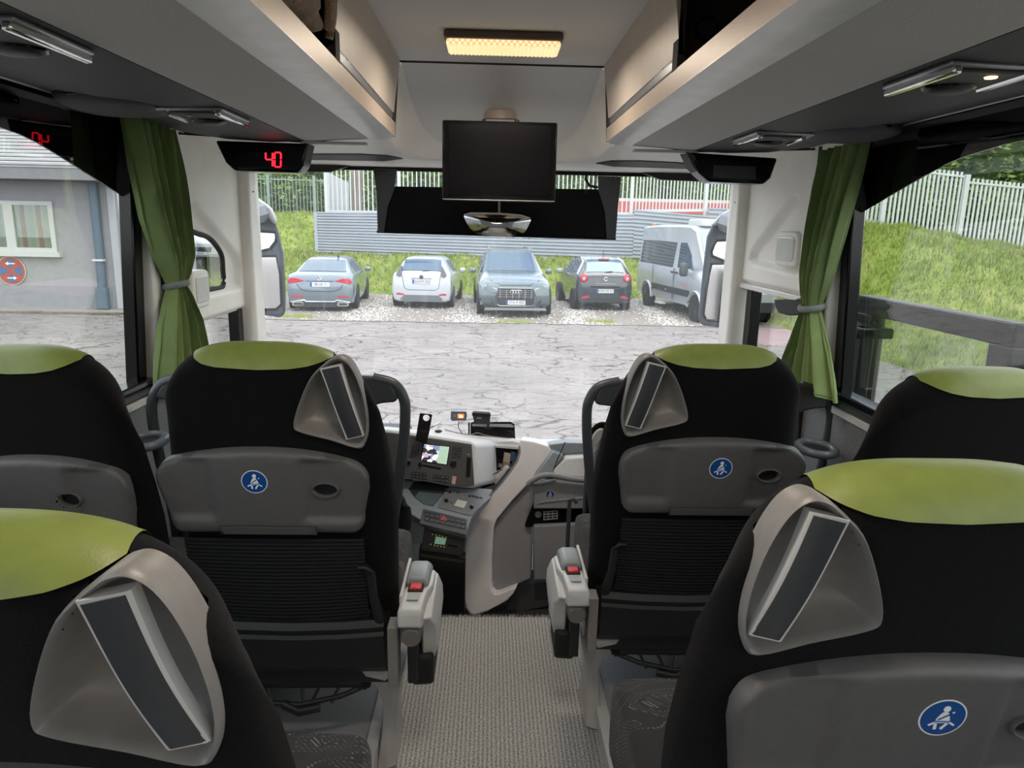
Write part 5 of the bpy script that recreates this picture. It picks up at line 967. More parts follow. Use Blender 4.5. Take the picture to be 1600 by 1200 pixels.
MB().prism([(0.2294, 2.397, -0.007098), (0.2337, 2.397, 0.008725), (0.2478, 2.397, 0.01667), (0.2535, 2.397, -0.009643)], (0, .006, 0)).build('lens', DASH_MID, t, bevel=.001)
# black box hanging in the door window
t = thing('door_camera_box', 'black bracket box hanging below the ivory panel in the door glass', 'box', (1.12, 2.668, 1.129))
MB().prism([(1.12, 2.833, 1.136), (1.12, 2.549, 1.17), (1.12, 2.534, 1.113), (1.12, 2.688, 1.09), (1.12, 2.775, 1.089), (1.12, 2.813, 1.108)], (.03, 0, 0)).build('body', RUBBER, t, bevel=.004)
MB().tube([(1.115, 2.602, 1.164), (1.115, 2.55, 1.175)], .005, 8).build('mount', LIGHT_PLASTIC, t)
ALBEDO = .70                                                   # outdoor colours darkened to even out yard and cabin light
# ================================================================ OUTSIDE
ASPHALT = mat('cracked_asphalt', (132, 126, 124), .9, spec=.2)
def cracks(m, base, dark, sc):
    n, b = nodes_of(m); t = n.nodes.new('ShaderNodeTexCoord'); mp = n.nodes.new('ShaderNodeMapping'); mp.inputs['Scale'].default_value = (.75, 1.25, 1)
    dn = n.nodes.new('ShaderNodeTexNoise'); dn.inputs['Scale'].default_value = 1.7; dn.inputs['Detail'].default_value = 6
    ml = n.nodes.new('ShaderNodeVectorMath'); ml.operation = 'MULTIPLY_ADD'; ml.inputs[1].default_value = (.9, .9, 0)
    n.links.new(t.outputs['Object'], mp.inputs[0]); n.links.new(mp.outputs[0], dn.inputs['Vector']); n.links.new(dn.outputs['Color'], ml.inputs[0]); n.links.new(mp.outputs[0], ml.inputs[2])
    last = None
    for s_, w_, k in ((sc, .022, 1.), (sc * 2.1, .026, .8), (sc * 4.3, .028, .45)):
        v = n.nodes.new('ShaderNodeTexVoronoi'); v.feature = 'DISTANCE_TO_EDGE'; v.inputs['Scale'].default_value = s_
        r = n.nodes.new('ShaderNodeMapRange'); r.inputs[1].default_value = 0; r.inputs[2].default_value = w_; r.inputs[3].default_value = 1 - k; r.inputs[4].default_value = 1
        n.links.new(ml.outputs[0], v.inputs['Vector']); n.links.new(v.outputs['Distance'], r.inputs[0])
        if last is None: last = r.outputs[0]
        else:
            a = n.nodes.new('ShaderNodeMath'); a.operation = 'MULTIPLY'; n.links.new(last, a.inputs[0]); n.links.new(r.outputs[0], a.inputs[1]); last = a.outputs[0]
    g = n.nodes.new('ShaderNodeTexNoise'); g.inputs['Scale'].default_value = .5; g.inputs['Detail'].default_value = 9; g.inputs['Roughness'].default_value = .7
    cr_ = n.nodes.new('ShaderNodeValToRGB'); cr_.color_ramp.elements[0].position = .3; cr_.color_ramp.elements[1].position = .7
    cr_.color_ramp.elements[0].color = (*lin([k * .86 for k in base]), 1); cr_.color_ramp.elements[1].color = (*lin([min(255, k * 1.1) for k in base]), 1)
    mx = n.nodes.new('ShaderNodeMix'); mx.data_type = 'RGBA'; mx.inputs[6].default_value = (*lin(dark), 1)
    n.links.new(t.outputs['Object'], g.inputs['Vector']); n.links.new(g.outputs['Fac'], cr_.inputs['Fac']); n.links.new(last, mx.inputs[0]); n.links.new(cr_.outputs['Color'], mx.inputs[7]); n.links.new(mx.outputs[2], b.inputs['Base Color'])
cracks(ASPHALT, (158, 151, 147), (76, 71, 70), 1.15)
GRAVEL = mat('brown_grey_gravel_bed', (150, 142, 134), .95, noise=(9, .3), bump=(60, .6))
def grass_mat():
    m = mat('meadow_ground', (122, 142, 48), 1., spec=.05); n, b = nodes_of(m); t = n.nodes.new('ShaderNodeTexCoord')
    a = n.nodes.new('ShaderNodeTexNoise'); a.inputs['Scale'].default_value = .9; a.inputs['Detail'].default_value = 9; a.inputs['Roughness'].default_value = .75
    r = n.nodes.new('ShaderNodeValToRGB'); e = r.color_ramp.elements; e[0].position = .30; e[0].color = (*lin((104, 124, 52)), 1); e[1].position = .72; e[1].color = (*lin((184, 166, 124)), 1)
    for p, c in ((.45, (130, 150, 66)), (.56, (158, 172, 88))): k = e.new(p); k.color = (*lin(c), 1)
    n.links.new(t.outputs['Object'], a.inputs['Vector']); n.links.new(a.outputs['Fac'], r.inputs['Fac']); n.links.new(r.outputs['Color'], b.inputs['Base Color']); return m
MEADOW = grass_mat()
BLADE = [mat('grass_blade_a', (142, 164, 70), .9, spec=.1), mat('grass_blade_b', (174, 188, 100), .9, spec=.1), mat('grass_blade_c', (198, 186, 134), .9, spec=.1)]
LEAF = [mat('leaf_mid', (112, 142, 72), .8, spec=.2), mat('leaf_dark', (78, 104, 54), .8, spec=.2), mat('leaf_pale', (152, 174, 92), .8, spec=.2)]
G = -1.0
o = MB().add([(-60, -50, G), (60, -50, G), (60, 60, G), (-60, 60, G)], [(0, 1, 2, 3)]).build('floor_asphalt', ASPHALT, smooth=0); struct(o, 'cracked pale asphalt of the coach yard', 'ground')
def rough_edge(x0, x1, y0, y1, z, m, name, lab, amp=.12):
    f = [(lerp(x0, x1, k / 60), y0 + amp * (random.random() - .5) * 2, z) for k in range(61)]
    bk = [(lerp(x0, x1, k / 60), y1, z) for k in range(61)]; b = MB(); b.loft([f, bk], cap=False, closed=False); o_ = b.build(name, m, smooth=0, norm=False); struct(o_, lab, 'ground'); return o_
gv = rough_edge(-9.4, 7.6, 17.9, 26.2, G + .012, GRAVEL, 'floor_gravel', 'brown gravel parking strip under the parked cars')
gp = rough_edge(5.9, 7.9, 15.0, 18.3, G + .006, mat('reddish_path', (178, 150, 150), .9, noise=(3, .12)), 'floor_path', 'reddish path beside the grass bank')
def zfront(x, y):
    z = G + 1.27 * sstep(25.2, 28.0, y)
    if x < -6.7 or y > 28.1: k = sstep(-6.4, -7.2, x) if y < 28.1 else 1; z = max(z, lerp(z, G + 2.8 * sstep(25.6, 33.0, y) if y < 28.1 or x < -6.7 else .78 + .9 * sstep(28, 29, y), k))
    return z + .03 * math.sin(3.1 * x + 2 * y) + .02 * math.sin(7 * x - 3.3 * y)
def zright(x, y):
    f = tab([(8, 1.75), (10.3, 1.70), (12.5, 1.35), (14.7, 1.05), (20, .6)], x); d = x - 7.5
    return G - .03 + .14 * sstep(0, 1, d) + (f - G - .1) * sstep(11.0, 19.6, y) ** .85 * sstep(-.1, 2.2, d) + (.04 * math.sin(2.3 * x + 1.7 * y) + .03 * math.sin(5.1 * x - 4.2 * y)) * min(1, max(0, d))
b = MB().grid(lambda u, v: (lerp(-30, 9.6, u), 25.0 + (v ** 1.3) * 24, zfront(lerp(-30, 9.6, u), 25.0 + (v ** 1.3) * 24)), 110, 60).build('floor_grass_bank', MEADOW, smooth=80, norm=False); struct(b, 'rising grass bank behind the parked cars', 'ground')
b2 = MB().grid(lambda u, v: (lerp(7.3, 30, u), lerp(3, 45, v ** 1.2), zright(lerp(7.3, 30, u), lerp(3, 45, v ** 1.2))), 80, 80).build('floor_grass_slope', MEADOW, smooth=80, norm=False); struct(b2, 'steep grass slope beside the coach door', 'ground')
def tufts(name, n, area, zf, hmin, hmax, par, mats=(.5, .38, .12)):
    bs = [MB() for _ in BLADE]
    for _ in range(n):
        x, y = area(); z = zf(x, y); k = 0 if random.random() < mats[0] else (1 if random.random() < mats[1] / (1 - mats[0]) else 2); m = bs[k]
        for _j in range(3):
            h = random.uniform(hmin, hmax); a = random.uniform(0, 6.28); w_ = h * .09; dx, dy = math.cos(a), math.sin(a); px, py = x + random.uniform(-.06, .06), y + random.uniform(-.06, .06); l = h * .6
            m.add([(px - dy * w_, py + dx * w_, z - .02), (px + dy * w_, py - dx * w_, z - .02), (px + dx * l, py + dy * l - .2 * h, z + h)], [(0, 1, 2)])
    for m, mm in zip(bs, BLADE):
        if m.f: q_ = m.build('grass_blades', mm, par, smooth=0, norm=False); q_['kind'] = 'stuff'
tufts('g', 9000, lambda: (random.uniform(-13, 8.5), 25.2 + 2.9 * random.random() ** .8), zfront, .06, .16, b)
tufts('g', 4500, lambda: (random.uniform(-14, -6.6), random.uniform(27, 33.5)), zfront, .06, .16, b)
tufts('g', 22000, lambda: (7.6 + 9.5 * random.random(), 6.5 + 12.8 * random.random() ** .8), zright, .05, .15, b2)
# white gravel stones between the cars
def stones():
    ms = [MB(), MB()]; hot = [(-3.35, .75), (-.55, .75), (2.35, .6), (4.75, .5)]
    for _ in range(9000):
        y = random.uniform(17.95, 24.8)
        if random.random() < .82:
            c, w_ = random.choice(hot); x = random.gauss(c + .05 * (y - 19), w_ * .5)
        else: x = random.uniform(-6.5, 7.2)
        if not -9 < x < 7.4: continue
        r = random.uniform(.012, .038); m = ms[random.random() < .25]; a = random.uniform(0, 6.28)
        vs = [(x + r * math.cos(a + k * 2.094) * random.uniform(.7, 1.2), y + r * math.sin(a + k * 2.094) * random.uniform(.7, 1.2), G + .012) for k in range(3)]
        m.add(vs + [(x, y, G + .012 + r * .8)], [(0, 1, 3), (1, 2, 3), (2, 0, 3)])
    for m, mm in zip(ms, (mat('pale_stone', (222, 218, 210), .9), mat('grey_stone', (150, 142, 134), .9))):
        q_ = m.build('gravel_stones', mm, gv, smooth=0, norm=False); q_['kind'] = 'stuff'
stones()
def weeds(x, y, n, r, lab):
    m = MB()
    for _ in range(n):
        a = random.uniform(0, 6.28); d_ = r * random.random() ** .6; px, py = x + d_ * math.cos(a), y + .35 * d_ * math.sin(a); h = random.uniform(.04, .16); w_ = .012
        m.add([(px - w_, py, G), (px + w_, py, G), (px + random.uniform(-.05, .05), py, G + h)], [(0, 1, 2)])
    q_ = m.build('weeds', BLADE[1], smooth=0, norm=False); q_['kind'] = 'stuff'; q_['label'] = lab; q_['category'] = 'weeds'
weeds(-5.0, 18.4, 160, .5, 'weeds at the gravel edge behind the grey saloon'); weeds(2.9, 18.4, 120, .35, 'weed patch on the gravel behind the dark small hatchback'); weeds(.6, 18.1, 90, .5, 'weeds at the gravel edge before the grey off-roader')

# ---------------------------------------------------------------- corrugated wall, fences
WALL_M = mat('ribbed_sheet_steel', (186, 194, 204), .45, metal=.1, noise=(1.2, .05))
PICKET = mat('white_fence_paint', (222, 226, 224), .5, noise=(6, .05))
DGREEN = mat('grey_green_fence_paint', (150, 168, 160), .6, noise=(6, .1))
def wall():
    x0, x1, y = -6.68, 10.2, 28.0; t = thing('retaining_wall', 'ribbed pale steel wall on the bank behind the cars', 'wall panel', (1.7, y, .2))
    def seg(a, c, zb0, zb1, zt0, zt1):
        m = MB(); n = 14
        for k in range(n):
            zz = lambda f, e: lerp(lerp(zb0, zb1, e), lerp(zt0, zt1, e), f)
            f0, f1, f2, f3 = k / n, (k + .60) / n, (k + .66) / n, (k + 1) / n
            row = [((a, y, zz(f0, 0)), (c, y, zz(f0, 1))), ((a, y - .075, zz(f0 + .12 / n, 0)), (c, y - .075, zz(f0 + .12 / n, 1))), ((a, y - .075, zz(f1, 0)), (c, y - .075, zz(f1, 1))), ((a, y, zz(f2, 0)), (c, y, zz(f2, 1))), ((a, y, zz(f3, 0)), (c, y, zz(f3, 1)))]
            m.loft([[r[0] for r in row], [r[1] for r in row]], cap=False, closed=False)
        m.build('ribbed_sheet', WALL_M, t, smooth=0, norm=False)
        MB().prism([(a, y - .05, lerp(zt0, zt1, 0)), (c, y - .05, zt1), (c, y - .05, zt1 + .05), (a, y - .05, zt0 + .05)], (0, .12, 0)).build('cap_rail', WALL_M, t)
    seg(x0, 5.48, .30, .02, 1.76, 1.93); seg(5.48, 8.34, .02, -.12, 2.10, 1.92); seg(8.34, x1, -.12, -.2, 2.22, 2.2)
    MB().box(x0 - .10, x0 + .02, y - .07, y + .08, .1, 1.80).build('end_post', WALL_M, t)
    s_ = MB().prism([(0.4961, 27.93, 1.411), (1.827, 27.93, 1.39), (1.818, 27.93, 0.8579), (0.5058, 27.93, 0.8803)], (0, .03, 0)).build('sign_board', mat('dark_sign_board', (92, 100, 108), .5), t)
    text('lettering', 'AUTOHAUS GmbH', .19, mat('sign_letters', (200, 206, 210), .5), s_, Matrix.Translation(Vector((1.17, 27.92, 0.9905)) - Vector((1.7, y, .2))) @ Matrix.Rotation(math.pi / 2, 4, 'X'))
    return t
def fence(lab, p0, p1, zb0, zb1, h, sp, r, m, posts, group=None, rail=True, mname='picket'):
    """upright-bar fence from p0 to p1 (x,y); every bar is a part that shares one mesh"""
    t = thing('picket_fence', lab, 'fence', (p0[0], p0[1], zb0), group=group); D = Vector((p1[0] - p0[0], p1[1] - p0[1], 0)); L = D.length; D.normalize(); N = Vector((-D.y, D.x, 0)); n = int(L / sp); pr = None
    for k in range(n + 1):
        f = (k + .5) / (n + 1)
        if pr is None:
            bm_ = MB(); q = [(a * r, b_ * r * .6) for a, b_ in ((-1, -1), (1, -1), (1, 1), (-1, 1))]
            bm_.loft([[tuple(D * a + N * b_ + Vector((0, 0, z))) for a, b_ in q] for z in (.03, h)]); pr = bm_.build(mname, m, t, smooth=0, local=True); oo = pr
        else: oo = pr.copy(); COL.objects.link(oo); oo.parent = t
        oo.location = D * (L * f) + Vector((0, 0, (zb1 - zb0) * f))
    zr = lambda f: (zb1 - zb0) * f
    for zz in (.0, h - .14):
        if not rail and zz > 0: continue
        a, c = Vector((0, 0, zz)), D * L + Vector((0, 0, zz + zr(1))); w_ = N * .03
        MB().loft([[tuple(p + w_ * s1 + Vector((0, 0, s2))) for s1, s2 in ((-1, 0), (1, 0), (1, .10 if zz == 0 else .05), (-1, .10 if zz == 0 else .05))] for p in (a, c)]).build('rail', m, t, smooth=0, local=True)
    for f in posts:
        p = D * L * f + Vector((0, 0, zr(f))); MB().box(p.x - .06, p.x + .06, p.y - .06, p.y + .06, p.z - .3, p.z + h + .08).build('post', m, t, smooth=0, local=True)
    return t
wall()
gr_ = 'white picket fences on the bank'
fence('white picket fence on the wall, stretch behind the pale board and grey saloon', (-6.35, 28.25), (-.8, 28.25), 1.78, 1.84, 1.75, .17, .022, PICKET, (.0, .5), gr_)
fence('white picket fence on the wall, middle stretch seen above the black visor', (-.7, 28.25), (5.45, 28.25), 1.84, 1.95, 1.75, .17, .022, PICKET, (0., .45, .99), gr_)
fence('white picket fence on the wall above the silver van', (5.5, 28.25), (10.0, 28.25), 2.05, 2.2, 1.8, .135, .022, PICKET, (.62,), gr_)
fence('white picket fence topmost on the slope nearest the black window band', (8.0, 19.25), (10.32, 19.25), 1.80, 1.66, 1.55, .12, .026, PICKET, (0.,), gr_)
fence('white picket fence on the slope, middle stepped panel', (10.40, 19.2), (12.46, 19.2), 1.52, 1.34, 1.72, .125, .026, PICKET, (0.,), gr_)
fence('white picket fence on the slope, lowest stepped panel', (12.56, 19.2), (17.5, 19.2), 1.20, .86, 1.72, .125, .026, PICKET, (0., .45, .92), gr_)
fence('thin grey green bar fence on the grass before the hedge', (-16.0, 33.4), (-6.4, 33.4), 1.78, 1.72, 1.65, .16, .014, DGREEN, (.2, .4, .615, .83), None)
t = thing('pale_board', 'pale slanted board standing behind the white fence near the hedge', 'board', (-5.5, 28.8, 1.7))
MB().prism([(-6.414, 28.8, 3.35), (-5.589, 28.8, 2.938), (-5.621, 28.8, 1.825), (-6.469, 28.8, 1.807)], (0, .05, 0)).build('panel', mat('pale_board_paint', (206, 210, 214), .5, noise=(3, .05)), t)
for lab, q_ in (('brown wooden post nearest the pale board', [(-5.532, 29, 3.696), (-5.408, 29, 3.698), (-5.463, 29, 1.684), (-5.589, 29, 1.681)]), ('brown wooden post in the middle of three behind the fence', [(-5.334, 29, 3.7), (-5.235, 29, 3.702), (-5.287, 29, 1.688), (-5.388, 29, 1.686)]), ('brown wooden post nearest the visor behind the fence', [(-5.185, 29, 3.704), (-5.111, 29, 3.705), (-5.161, 29, 1.69), (-5.237, 29, 1.689)])):
    t = thing('wooden_post', lab, 'post', q_[3], group='brown posts behind the white fence')
    MB().prism(q_, (0, .12, 0)).build('shaft', mat('weathered_post', (152, 138, 128), .8, noise=(5, .15)), t); MB().box(q_[0][0] - .01, q_[1][0] + .01, 28.99, 29.13, q_[0][2], q_[0][2] + .04).build('cap', MATS['weathered_post'], t)
# ---------------------------------------------------------------- hedges and trees
def leafy(name, lab, cat, c, r, n, ls, group=None, trunk=None, mix=(.5, .35, .15)):
    t = thing(name, lab, cat, (c[0], c[1], trunk[0] if trunk else c[2] - r[2]), group=group); bs = [MB(), MB(), MB()]
    for _ in range(n):
        a = random.uniform(0, 6.283); u = random.uniform(-1, 1); q = math.sqrt(1 - u * u); k = random.uniform(.62, 1.0) * (1 + .14 * math.sin(3 * a + 4 * u) + .1 * math.sin(7 * a - 5 * u))
        p = Vector((c[0] + r[0] * k * q * math.cos(a), c[1] + r[1] * k * q * math.sin(a), c[2] + r[2] * k * u)); d1 = Vector((random.gauss(0, 1), random.gauss(0, 1), random.gauss(0, .7))).normalized(); d2 = d1.orthogonal().normalized(); s_ = ls * random.uniform(.6, 1.3)
        m = bs[0 if random.random() < mix[0] else (1 if random.random() < mix[1] / (1 - mix[0]) else 2)]
        m.add([tuple(p - d1 * s_), tuple(p + d2 * s_ * .45), tuple(p + d1 * s_), tuple(p - d2 * s_ * .45)], [(0, 1, 2, 3)])
    for m, mm in zip(bs, LEAF):
        if m.f: q_ = m.build('foliage', mm, t, smooth=0, norm=False); q_['kind'] = 'stuff'
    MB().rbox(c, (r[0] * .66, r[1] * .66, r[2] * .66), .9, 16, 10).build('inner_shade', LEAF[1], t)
    if trunk: MB().tube([(c[0], c[1], trunk[0]), (c[0] + .1, c[1], c[2])], [trunk[1], trunk[1] * .6], 8).build('trunk', mat('bark', (92, 78, 66), .9, noise=(8, .2)), t)
    return t
hg = 'hedge bushes behind the fences'
for k, (x, z, rx, rz_) in enumerate(((-19.5, 2.9, 2.4, 1.9), (-15.6, 3.0, 2.4, 1.9), (-12.4, 2.7, 2.2, 1.6), (-9.7, 2.9, 2.0, 1.8), (-7.2, 3.2, 2.2, 1.9), (-4.6, 3.4, 1.9, 2.0), (-2.0, 3.5, 2.0, 2.1), (.9, 3.5, 2.0, 2.1))):
    lab = ("bushy hedge clump hidden by the driver's pillar", "bushy hedge clump left of the driver's mirror", "green hedge clump seen just above the driver's side mirror", 'green hedge clump behind the thin grey bar fence', 'green hedge clump behind the pale slanted board', 'green hedge clump behind the brown posts', 'green hedge clump behind the visor arm', 'green hedge clump behind the hanging monitor')[k]
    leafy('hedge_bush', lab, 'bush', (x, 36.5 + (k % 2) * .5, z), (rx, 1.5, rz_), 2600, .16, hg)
for k, (x, y, z, rx, rz_, lab) in enumerate(((4.6, 58, 5.2, 3.6, 4.0, 'dark tree beyond the white fence, beside the visor'), (10.2, 60, 5.0, 4.0, 4.2, 'dark tree beyond the white fence above the van'), (16.5, 60, 5.4, 4.4, 4.6, 'dark tree beyond the fence behind the ivory pillar'), (21.0, 31, 5.0, 3.2, 3.2, 'leafy tree above the slope fence in the door side window'), (26.5, 33, 5.6, 3.6, 3.6, 'pale leafy tree above the lowest slope fence panel'), (15.8, 34, 4.6, 2.6, 2.6, 'leafy tree partly hidden by the black window band'), (-24, 44, 6, 4, 4.5, "leafy tree behind the building beyond the driver's side window"), (-2.0, 48, 4.6, 4.2, 3.6, 'leafy tree behind the hedge above the visor'), (-8.5, 46, 4.6, 4.2, 3.6, 'leafy tree behind the hedge and pale board'))):
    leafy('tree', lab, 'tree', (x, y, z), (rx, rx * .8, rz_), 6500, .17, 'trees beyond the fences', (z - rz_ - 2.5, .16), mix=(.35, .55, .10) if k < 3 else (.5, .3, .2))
for k, (x, y, z, r_) in enumerate(((13.2, 27.0, 2.2, 1.5), (16.6, 28.0, 2.3, 1.6), (20.0, 28.0, 2.0, 1.6), (23.6, 28.5, 2.1, 1.7))):
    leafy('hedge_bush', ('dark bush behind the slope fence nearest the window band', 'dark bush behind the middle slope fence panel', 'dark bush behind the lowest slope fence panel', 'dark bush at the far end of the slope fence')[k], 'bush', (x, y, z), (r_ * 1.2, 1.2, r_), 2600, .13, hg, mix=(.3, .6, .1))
o = MB().grid(lambda u, v: (lerp(-110, 110, u), 68 + 34 * v, 1.0 + 13 * v ** .7 + 1.5 * math.sin(u * 17) * v + 1.0 * math.sin(u * 41 + 1) * v), 90, 8).build('floor_wooded_hill', mat('wooded_hill_green', (86, 108, 64), 1., noise=(.35, .45), bump=(.9, .8)), smooth=80, norm=False); struct(o, 'wooded hillside far behind the yard', 'ground')
# upper road with its red and white barrier
o = MB().box(1.5, 40, 30.5, 70, 1.0, 1.62).build('floor_upper_yard', mat('upper_yard_grey', (150, 146, 142), .9, noise=(.8, .1))); struct(o, 'grey upper yard beyond the fence', 'ground')
o = MB().box(-40, 1.5, 40, 75, 1.0, 1.6).build('floor_upper_meadow', MEADOW); struct(o, 'upper meadow behind the hedge', 'ground')
t = thing('road_barrier', 'red topped white road barrier seen through the picket fence', 'barrier', (9.0, 36.0, 1.62))
MB().box(4.5, 20.0, 35.9, 36.1, 1.62, 2.20).build('white_base', mat('barrier_white', (222, 214, 212), .6, noise=(2, .06)), t)
MB().box(4.5, 20.0, 35.85, 36.15, 2.20, 2.75).build('red_band', mat('barrier_red', (206, 104, 108), .6, noise=(2, .08)), t)
MB().box(4.5, 20.0, 35.88, 36.12, 2.75, 2.90).build('white_cap', MATS['barrier_white'], t)

# ---------------------------------------------------------------- building across the yard on the driver's side
PLASTER = mat('grey_plaster', (178, 176, 180), .9, noise=(6, .05), bump=(120, .15))
t = thing('building', "grey plastered building with white window beyond the driver's side window", 'building', (-14.5, 19.4, -1.0))
MB().box(-22, -9.90, 19.4, 24.4, -1.0, 2.30).build('facade', PLASTER, t, smooth=0)
MB().box(-22, -9.88, 19.36, 19.4, -1.0, -.38).build('plinth', mat('plinth_grey', (158, 160, 164), .8, noise=(5, .06)), t, smooth=0)
MB().box(-10.02, -9.86, 19.34, 19.42, -.96, 2.3).build('corner_strip', mat('corner_strip_pale', (206, 206, 208), .6), t)
MB().box(-22, -9.6, 18.7, 19.5, 2.30, 2.42).build('soffit', mat('soffit_grey', (120, 118, 116), .7), t)
MB().box(-22, -9.6, 18.62, 18.74, 2.32, 2.62).build('gutter', mat('gutter_grey', (150, 150, 150), .5, noise=(4, .08)), t)
rf = MB().prism([(-22, 18.6, 2.60), (-9.6, 18.6, 2.60), (-9.6, 23.4, 4.4), (-22, 23.4, 4.4)], (0, 0, .05)).build('roof', mat('roof_sheet_pale', (206, 204, 204), .5, noise=(3, .05)), t, smooth=0)
for k in range(15): z_ = 2.66 + .118 * k; y_ = 18.6 + (z_ - 2.66) / 1.8 * 4.8; MB().box(-22, -9.6, y_ - .03, y_ + .05, z_, z_ + .045).build('roof_rib', MATS['roof_sheet_pale'], rf, smooth=0)
dp = MB().tube([(-10.33, 19.30, 2.32), (-10.33, 19.30, .35), (-10.36, 19.30, -.45)], .11, 10).build('drain_pipe', mat('blue_grey_pipe', (112, 130, 146), .45, noise=(3, .08)), t, smooth=60)
MB().box(-10.50, -10.2, 19.18, 19.4, -.95, -.40).build('pipe_shoe', MATS['blue_grey_pipe'], t)
MB().box(-10.48, -10.2, 19.17, 19.32, .30, .35).build('pipe_clamp', SILVER_LIP, dp)
wf = MB(); fx0, fx1, fz0, fz1 = -13.9, -11.45, .50, 1.80
for a in ((fx0, fx1, fz0, fz0 + .11), (fx0, fx1, fz1 - .10, fz1), (fx1 - .12, fx1, fz0 + .11, fz1 - .10), (-12.72, -12.48, fz0 + .11, fz1 - .10), (fx0, fx0 + .12, fz0 + .11, fz1 - .10)): wf.box(a[0], a[1], 19.34, 19.42, a[2], a[3])
wn = wf.build('window', mat('white_window_frame', (226, 226, 222), .5), t, smooth=0)
MB().box(fx0 - .1, fx1 + .1, 19.26, 19.42, .38, .50).build('window_sill', MATS['white_window_frame'], t)
MB().box(fx0, fx1, 19.385, 19.39, fz0, fz1).build('pane', SIDE_GLASS, wn, smooth=0)
for k in range(11): MB().box(-13.8 + k * .21, -13.8 + k * .21 + .115, 19.391, 19.397, fz0 + .1, fz1 - .1).build('blind_slat', mat('blind_rust', (150, 104, 76), .8) if k % 2 else mat('blind_green_grey', (150, 172, 150), .8), wn, smooth=0)
t = thing('no_stopping_sign', 'round red and blue no stopping sign with two white arrows', 'sign', (-12.5, 19.36, .0))
SX, SZ, SR = (-12.711, 19.37, -0.001877)[0], (-12.711, 19.37, -0.001877)[2], .375
MB().lathe([(0, -.01), (SR, -.01), (SR, .01), (0, .01)], (SX, 19.37, SZ), 'y', 40).build('plate', mat('sign_white_rim', (226, 214, 210), .5), t)
MB().lathe([(0, -.013), (SR * .95, -.013), (SR * .95, -.008), (0, -.008)], (SX, 19.37, SZ), 'y', 40).build('red_field', mat('sign_red', (196, 74, 78), .5), t)
for a in range(4):
    q_ = [(SX, SZ)] + [(SX + SR * .66 * math.cos(t_), SZ + SR * .66 * math.sin(t_)) for t_ in [math.pi / 2 * a - .55 + 1.1 * k / 8 for k in range(9)]]
    q_ = [(lerp(SX, x, 1) + .045 * math.cos(math.pi / 2 * a), z + .045 * math.sin(math.pi / 2 * a)) for x, z in q_]
    MB().prism([(x, 19.356, z) for x, z in q_], (0, -.003, 0)).build('blue_quarter', mat('sign_blue', (70, 112, 176), .5), t)
for sg, zz in ((-1, .19), (1, -.19)):
    q_ = [(-.12, -.014), (.05, -.014), (.05, -.05), (.13, 0), (.05, .05), (.05, .014), (-.12, .014)]
    MB().prism([(SX + sg * x, 19.352, SZ + zz + z) for x, z in q_], (0, -.003, 0)).build('arrow', WHITE, t)
MB().box(SX - .06, SX + .06, 19.375, 19.40, SZ - .06, SZ + .06).build('wall_bracket', SILVER_LIP, t)
o = MB().box(-22, -9.4, 18.55, 19.4, G, G + .03).build('floor_kerb_strip', mat('pebble_strip', (168, 160, 148), .95, noise=(30, .45), bump=(60, .5))); struct(o, 'pebble strip along the foot of the grey building', 'ground')
for k in range(36): MB().box(-22 + k * .35, -22 + k * .35 + .335, 18.30, 18.54, G, G + .035 + .006 * (k % 3)).build('kerb_stone', mat('kerb_stone', (120, 110, 104), .9, noise=(9, .15)), o, smooth=0)

# ---------------------------------------------------------------- the open coach door beside the window
DG = mat('black_green_door_frame', (9, 14, 13), .4, spec=.25, noise=(6, .1))
t = thing('coach_door', 'open coach door with dark green frame outside the door side window', 'door', (1.75, 2.8, -1.0))
DO = ((2.30, 3.34, 1.035, 1.12), (2.30, 2.42, -.6, 1.04), (3.20, 3.34, -.6, 1.04), (2.42, 3.20, -.6, -.3))
for y0_, y1_, z0_, z1_ in DO: MB().box(1.73, 1.80, y0_, y1_, z0_, z1_).build('frame_bar', DG, t, bevel=.008)
MB().box(1.715, 1.73, 2.30, 3.34, 1.105, 1.118).build('rubber_lip', RUBBER, t)
MB().box(1.755, 1.762, 2.42, 3.20, -.3, 1.04).build('pane', SIDE_GLASS, t, smooth=0)
MB().box(1.60, 1.66, 3.02, 3.12, -.4, 1.00).build('swing_arm', DG, t, bevel=.01); MB().box(1.58, 1.74, 3.02, 3.36, .955, 1.0).build('swing_arm', DG, t, bevel=.006)

# ---------------------------------------------------------------- outside mirrors of the coach
MIR_WHITE = mat('mirror_white_paint', (222, 224, 226), .3, noise=(4, .03)); MIR_GREY = mat('mirror_grey_plastic', (92, 98, 108), .45, noise=(20, .08))
def out_mirror(lab, top, shell, g1, g2, y, foot):
    sx = math.copysign(.056, shell[0][0])
    c = [sum(p[i] for p in shell) / len(shell) for i in range(3)]; t = thing('outside_mirror', lab, 'mirror', tuple(c), group='outside mirrors of the coach')
    MB().prism(shell, (sx, .16, -.012)).build('shell', MIR_GREY, t, bevel=.03, seg=3, smooth=50)
    MB().prism(top, (sx * 1.2, .2, 0)).build('cap', MIR_WHITE, t, bevel=.02, seg=3, smooth=50)
    for nm, q in (('wide_glass', g1), ('main_glass', g2)):
        q = [(p[0], y - .004, p[2]) for p in q]; MB().prism(q, (0, .01, 0)).build(nm, CHROME, t, bevel=.003)
        MB().tube([(p[0], p[1] + .002, p[2]) for p in q + q[:1]], .008, 6).build('glass_rim', RUBBER, t)
    MB().tube(foot, [.06, .05], 8).build('arm', MIR_GREY, t)
    return t
